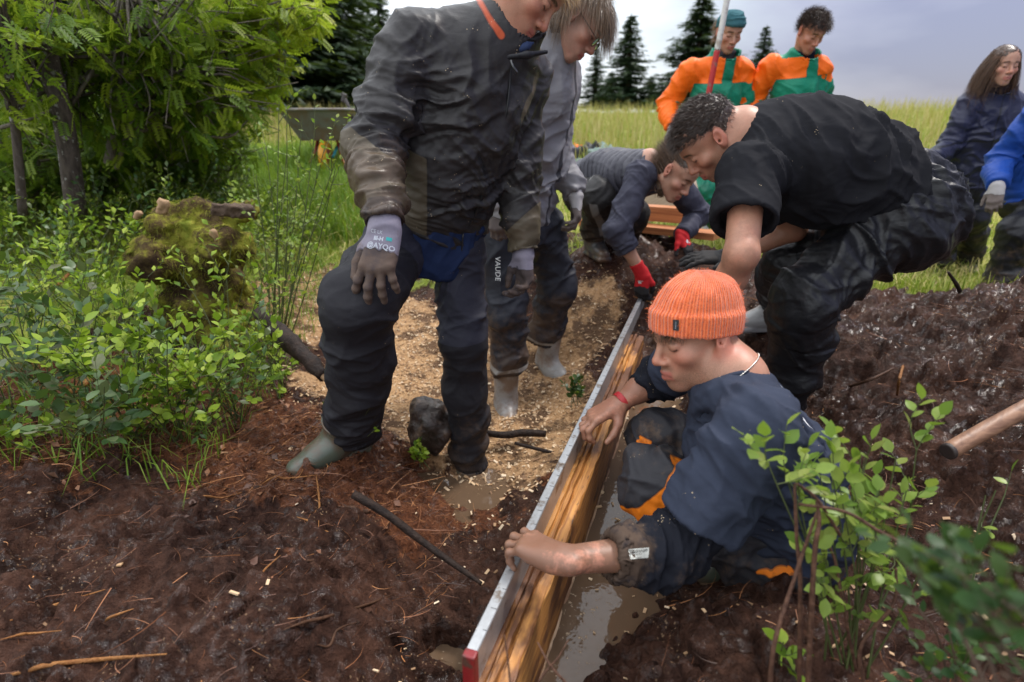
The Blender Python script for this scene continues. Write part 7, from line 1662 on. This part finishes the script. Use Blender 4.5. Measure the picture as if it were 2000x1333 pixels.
def roots():
    OR = mat_bark('orange_root', (.20, .072, .020), (.46, .22, .075), (60, 60, 60), .5); DR = mat_bark('brown_root', (.05, .024, .014), (.15, .075, .042), (60, 60, 60), .5)
    def on(px, py, z0=.2, lift=.008):
        p = PZ(px, py, z0)
        for _ in range(8): p = PZ(px, py, ground_z(p[0], p[1])+lift)
        return p
    L = [(((20, 1212), (100, 1185), (205, 1152)), .006, OR, 'thick orange root at the left, pointing up the bank'), (((0, 1250), (60, 1238), (120, 1232)), .004, OR, 'short orange root under the thick one at the left'), (((0, 1322), (90, 1300), (200, 1288), (325, 1278)), .007, OR, 'long orange root along the lower left edge'), (((205, 1215), (265, 1188)), .004, OR, 'short straight orange root in the middle of the mud'), (((505, 950), (560, 935), (620, 928)), .005, OR, 'orange root running out from the toe of the green boot'), (((360, 975), (440, 972), (505, 950)), .004, OR, 'pale orange root left of the green boot'), (((618, 930), (624, 985), (622, 1030)), .0045, OR, 'orange root hanging straight down below the green boot'), (((580, 1010), (640, 1040), (700, 1060)), .004, OR, 'orange root among the fibres below the boot'), (((555, 1230), (640, 1205), (720, 1180), (770, 1160)), .005, DR, 'brown root slanting across the lower bank'), (((500, 1140), (520, 1110), (548, 1085)), .0035, OR, 'small hooked orange root on the lower bank'), (((620, 1260), (660, 1230), (700, 1215)), .004, DR, 'dark root end near the bottom of the bank'), (((250, 945), (380, 940), (470, 960)), .0035, DR, 'thin dark twig lying across the mud'), (((660, 990), (720, 1000), (740, 985)), .010, DR, 'stout brown root stub below the raised boot'), (((600, 1095), (650, 1110), (680, 1100)), .009, DR, 'peeled root stub at the trench edge'), (((1745, 1040), (1760, 720), (1785, 680)), .004, OR, 'x')]
    rj = np.random.default_rng(9)
    for i, (pts, r, m, lab) in enumerate(L[:-1]):
        pp = [on(*p) for p in pts]; pp = [pp[0]]+[lerp(pp[0], pp[1], .5)+rj.normal(0, .008, 3)]+pp[1:]; stick('root', pp, (r*.25, r*.8, r*.75, r*.2), m, lab, 'root', 80+i, 'exposed roots on the bank', 7, .25)
    stick('root', [on(1752, 772, .4), on(1758, 735, .4, .03), on(1770, 700, .4, .03), on(1786, 680, .42)], (.004, .005, .004), OR, 'thin reddish root standing out of the right-hand mud', 'root', 97, 'exposed roots on the bank', 7)
    stick('root', [on(1660, 755, .4), on(1700, 742, .4, .02), on(1745, 720, .4)], (.005, .006, .004), DR, 'dark root lying on the right-hand mud slope', 'root', 98, 'exposed roots on the bank', 7)
    p = on(1880, 580, .5); stick('stake', [p, P(1868, 556, p[1]-.01), P(1852, 532, p[1]-.02)], (.010, .009, .006), BARK_WET, 'short dark stick standing at the edge of the heap', 'stick', 99)
    stick('twig', [on(75, 600, .4, .05), on(110, 560, .4, .08), on(150, 520, .4, .10)], (.010, .009, .007), OR, 'orange-brown branch lying in the bushes at the left', 'branch', 100)
    stick('twig', [on(135, 770, .25, .03), on(185, 735, .3, .05), on(205, 710, .3, .06)], (.014, .013, .009), OR, 'short peeled branch under the bilberry bush', 'branch', 101)
roots()
def mossy_stump():
    c = P(385, 445, 2.75); g = ground_z(c[0], c[1]); root = empty('mossy_stump', (c[0], c[1], g), 'moss-covered stump with sawn branch stubs among the bilberries', 'stump')
    S = SDF(); S.cap(A(c[0], c[1], g-.05), A(c[0], c[1], c[2]-.12), .26, .13, .08); S.cap(P(330, 425, 2.72), P(485, 412, 2.72), .055, .050, .06); S.ell(P(430, 480, 2.62), (.15, .12, .09), None, .06); S.ell(P(352, 440, 2.7), (.13, .1, .08), None, .05); S.ell(P(300, 500, 2.6), (.12, .1, .08), None, .05)
    V, Q = S.mesh(.011); N = vnormals(V, Q); V = V+N*((fbm(V*11, 4)-.5)*.16)[:, None]; N = vnormals(V, Q)
    mo = NT('moss'); mc = mo.ramp(mo.noise(9, 6, .7), [(.36, (.035, .020, .012)), (.48, (.085, .058, .022)), (.58, (.20, .19, .025)), (.72, (.16, .20, .025))]); mm = mo.done(mc, .9, mo.bump(mo.noise(120, 4), .8, .008), .15)
    obj('stump_body', mesh_from('stump_body', V, [Q], mm), root)
    rs = np.random.default_rng(4); pm = np.nonzero(fbm(V*9+3, 3) > .47)[0]; ids = rs.choice(pm, 9000); sv, sq, sa = strands(V[ids]+rs.normal(0, .006, (9000, 3)), N[ids], lambda p: np.repeat(A(0, -.2, -.7)[None], len(p), 0), .028, .0016, seg=2, rs=rs, lift=.6, jit=.5); a = Acc(); a.add(sv, None, sq, sa); ml = mat_leaf('moss_frond', [(.12, .12, .014), (.22, .21, .022), (.32, .30, .035), (.16, .19, .03)], .7, .3); o = obj('moss_fronds', a.mesh('moss_fronds', ml), root); o['kind'] = 'stuff'
    for p, h_, ang in ((P(318, 404, 2.58), (.022, .016, .034), .4), (P(455, 412, 2.60), (.085, .030, .026), .15), (P(420, 462, 2.46), (.014, .010, .026), -.3), (P(272, 420, 2.54), (.016, .014, .02), .9)):
        S = SDF(); S.box(p, h_, np.array(Matrix.Rotation(ang, 3, 'Y'))@np.array(Matrix.Rotation(ang*2, 3, 'Z')), .008); V, Q = S.mesh(.006); N = vnormals(V, Q); V = V+N*((fbm(V*40, 4)-.5)*.030)[:, None]
        obj('broken_wood', mesh_from('broken_wood', V, [Q], CUTW if h_[0] < .028 else BARK), root)
mossy_stump()
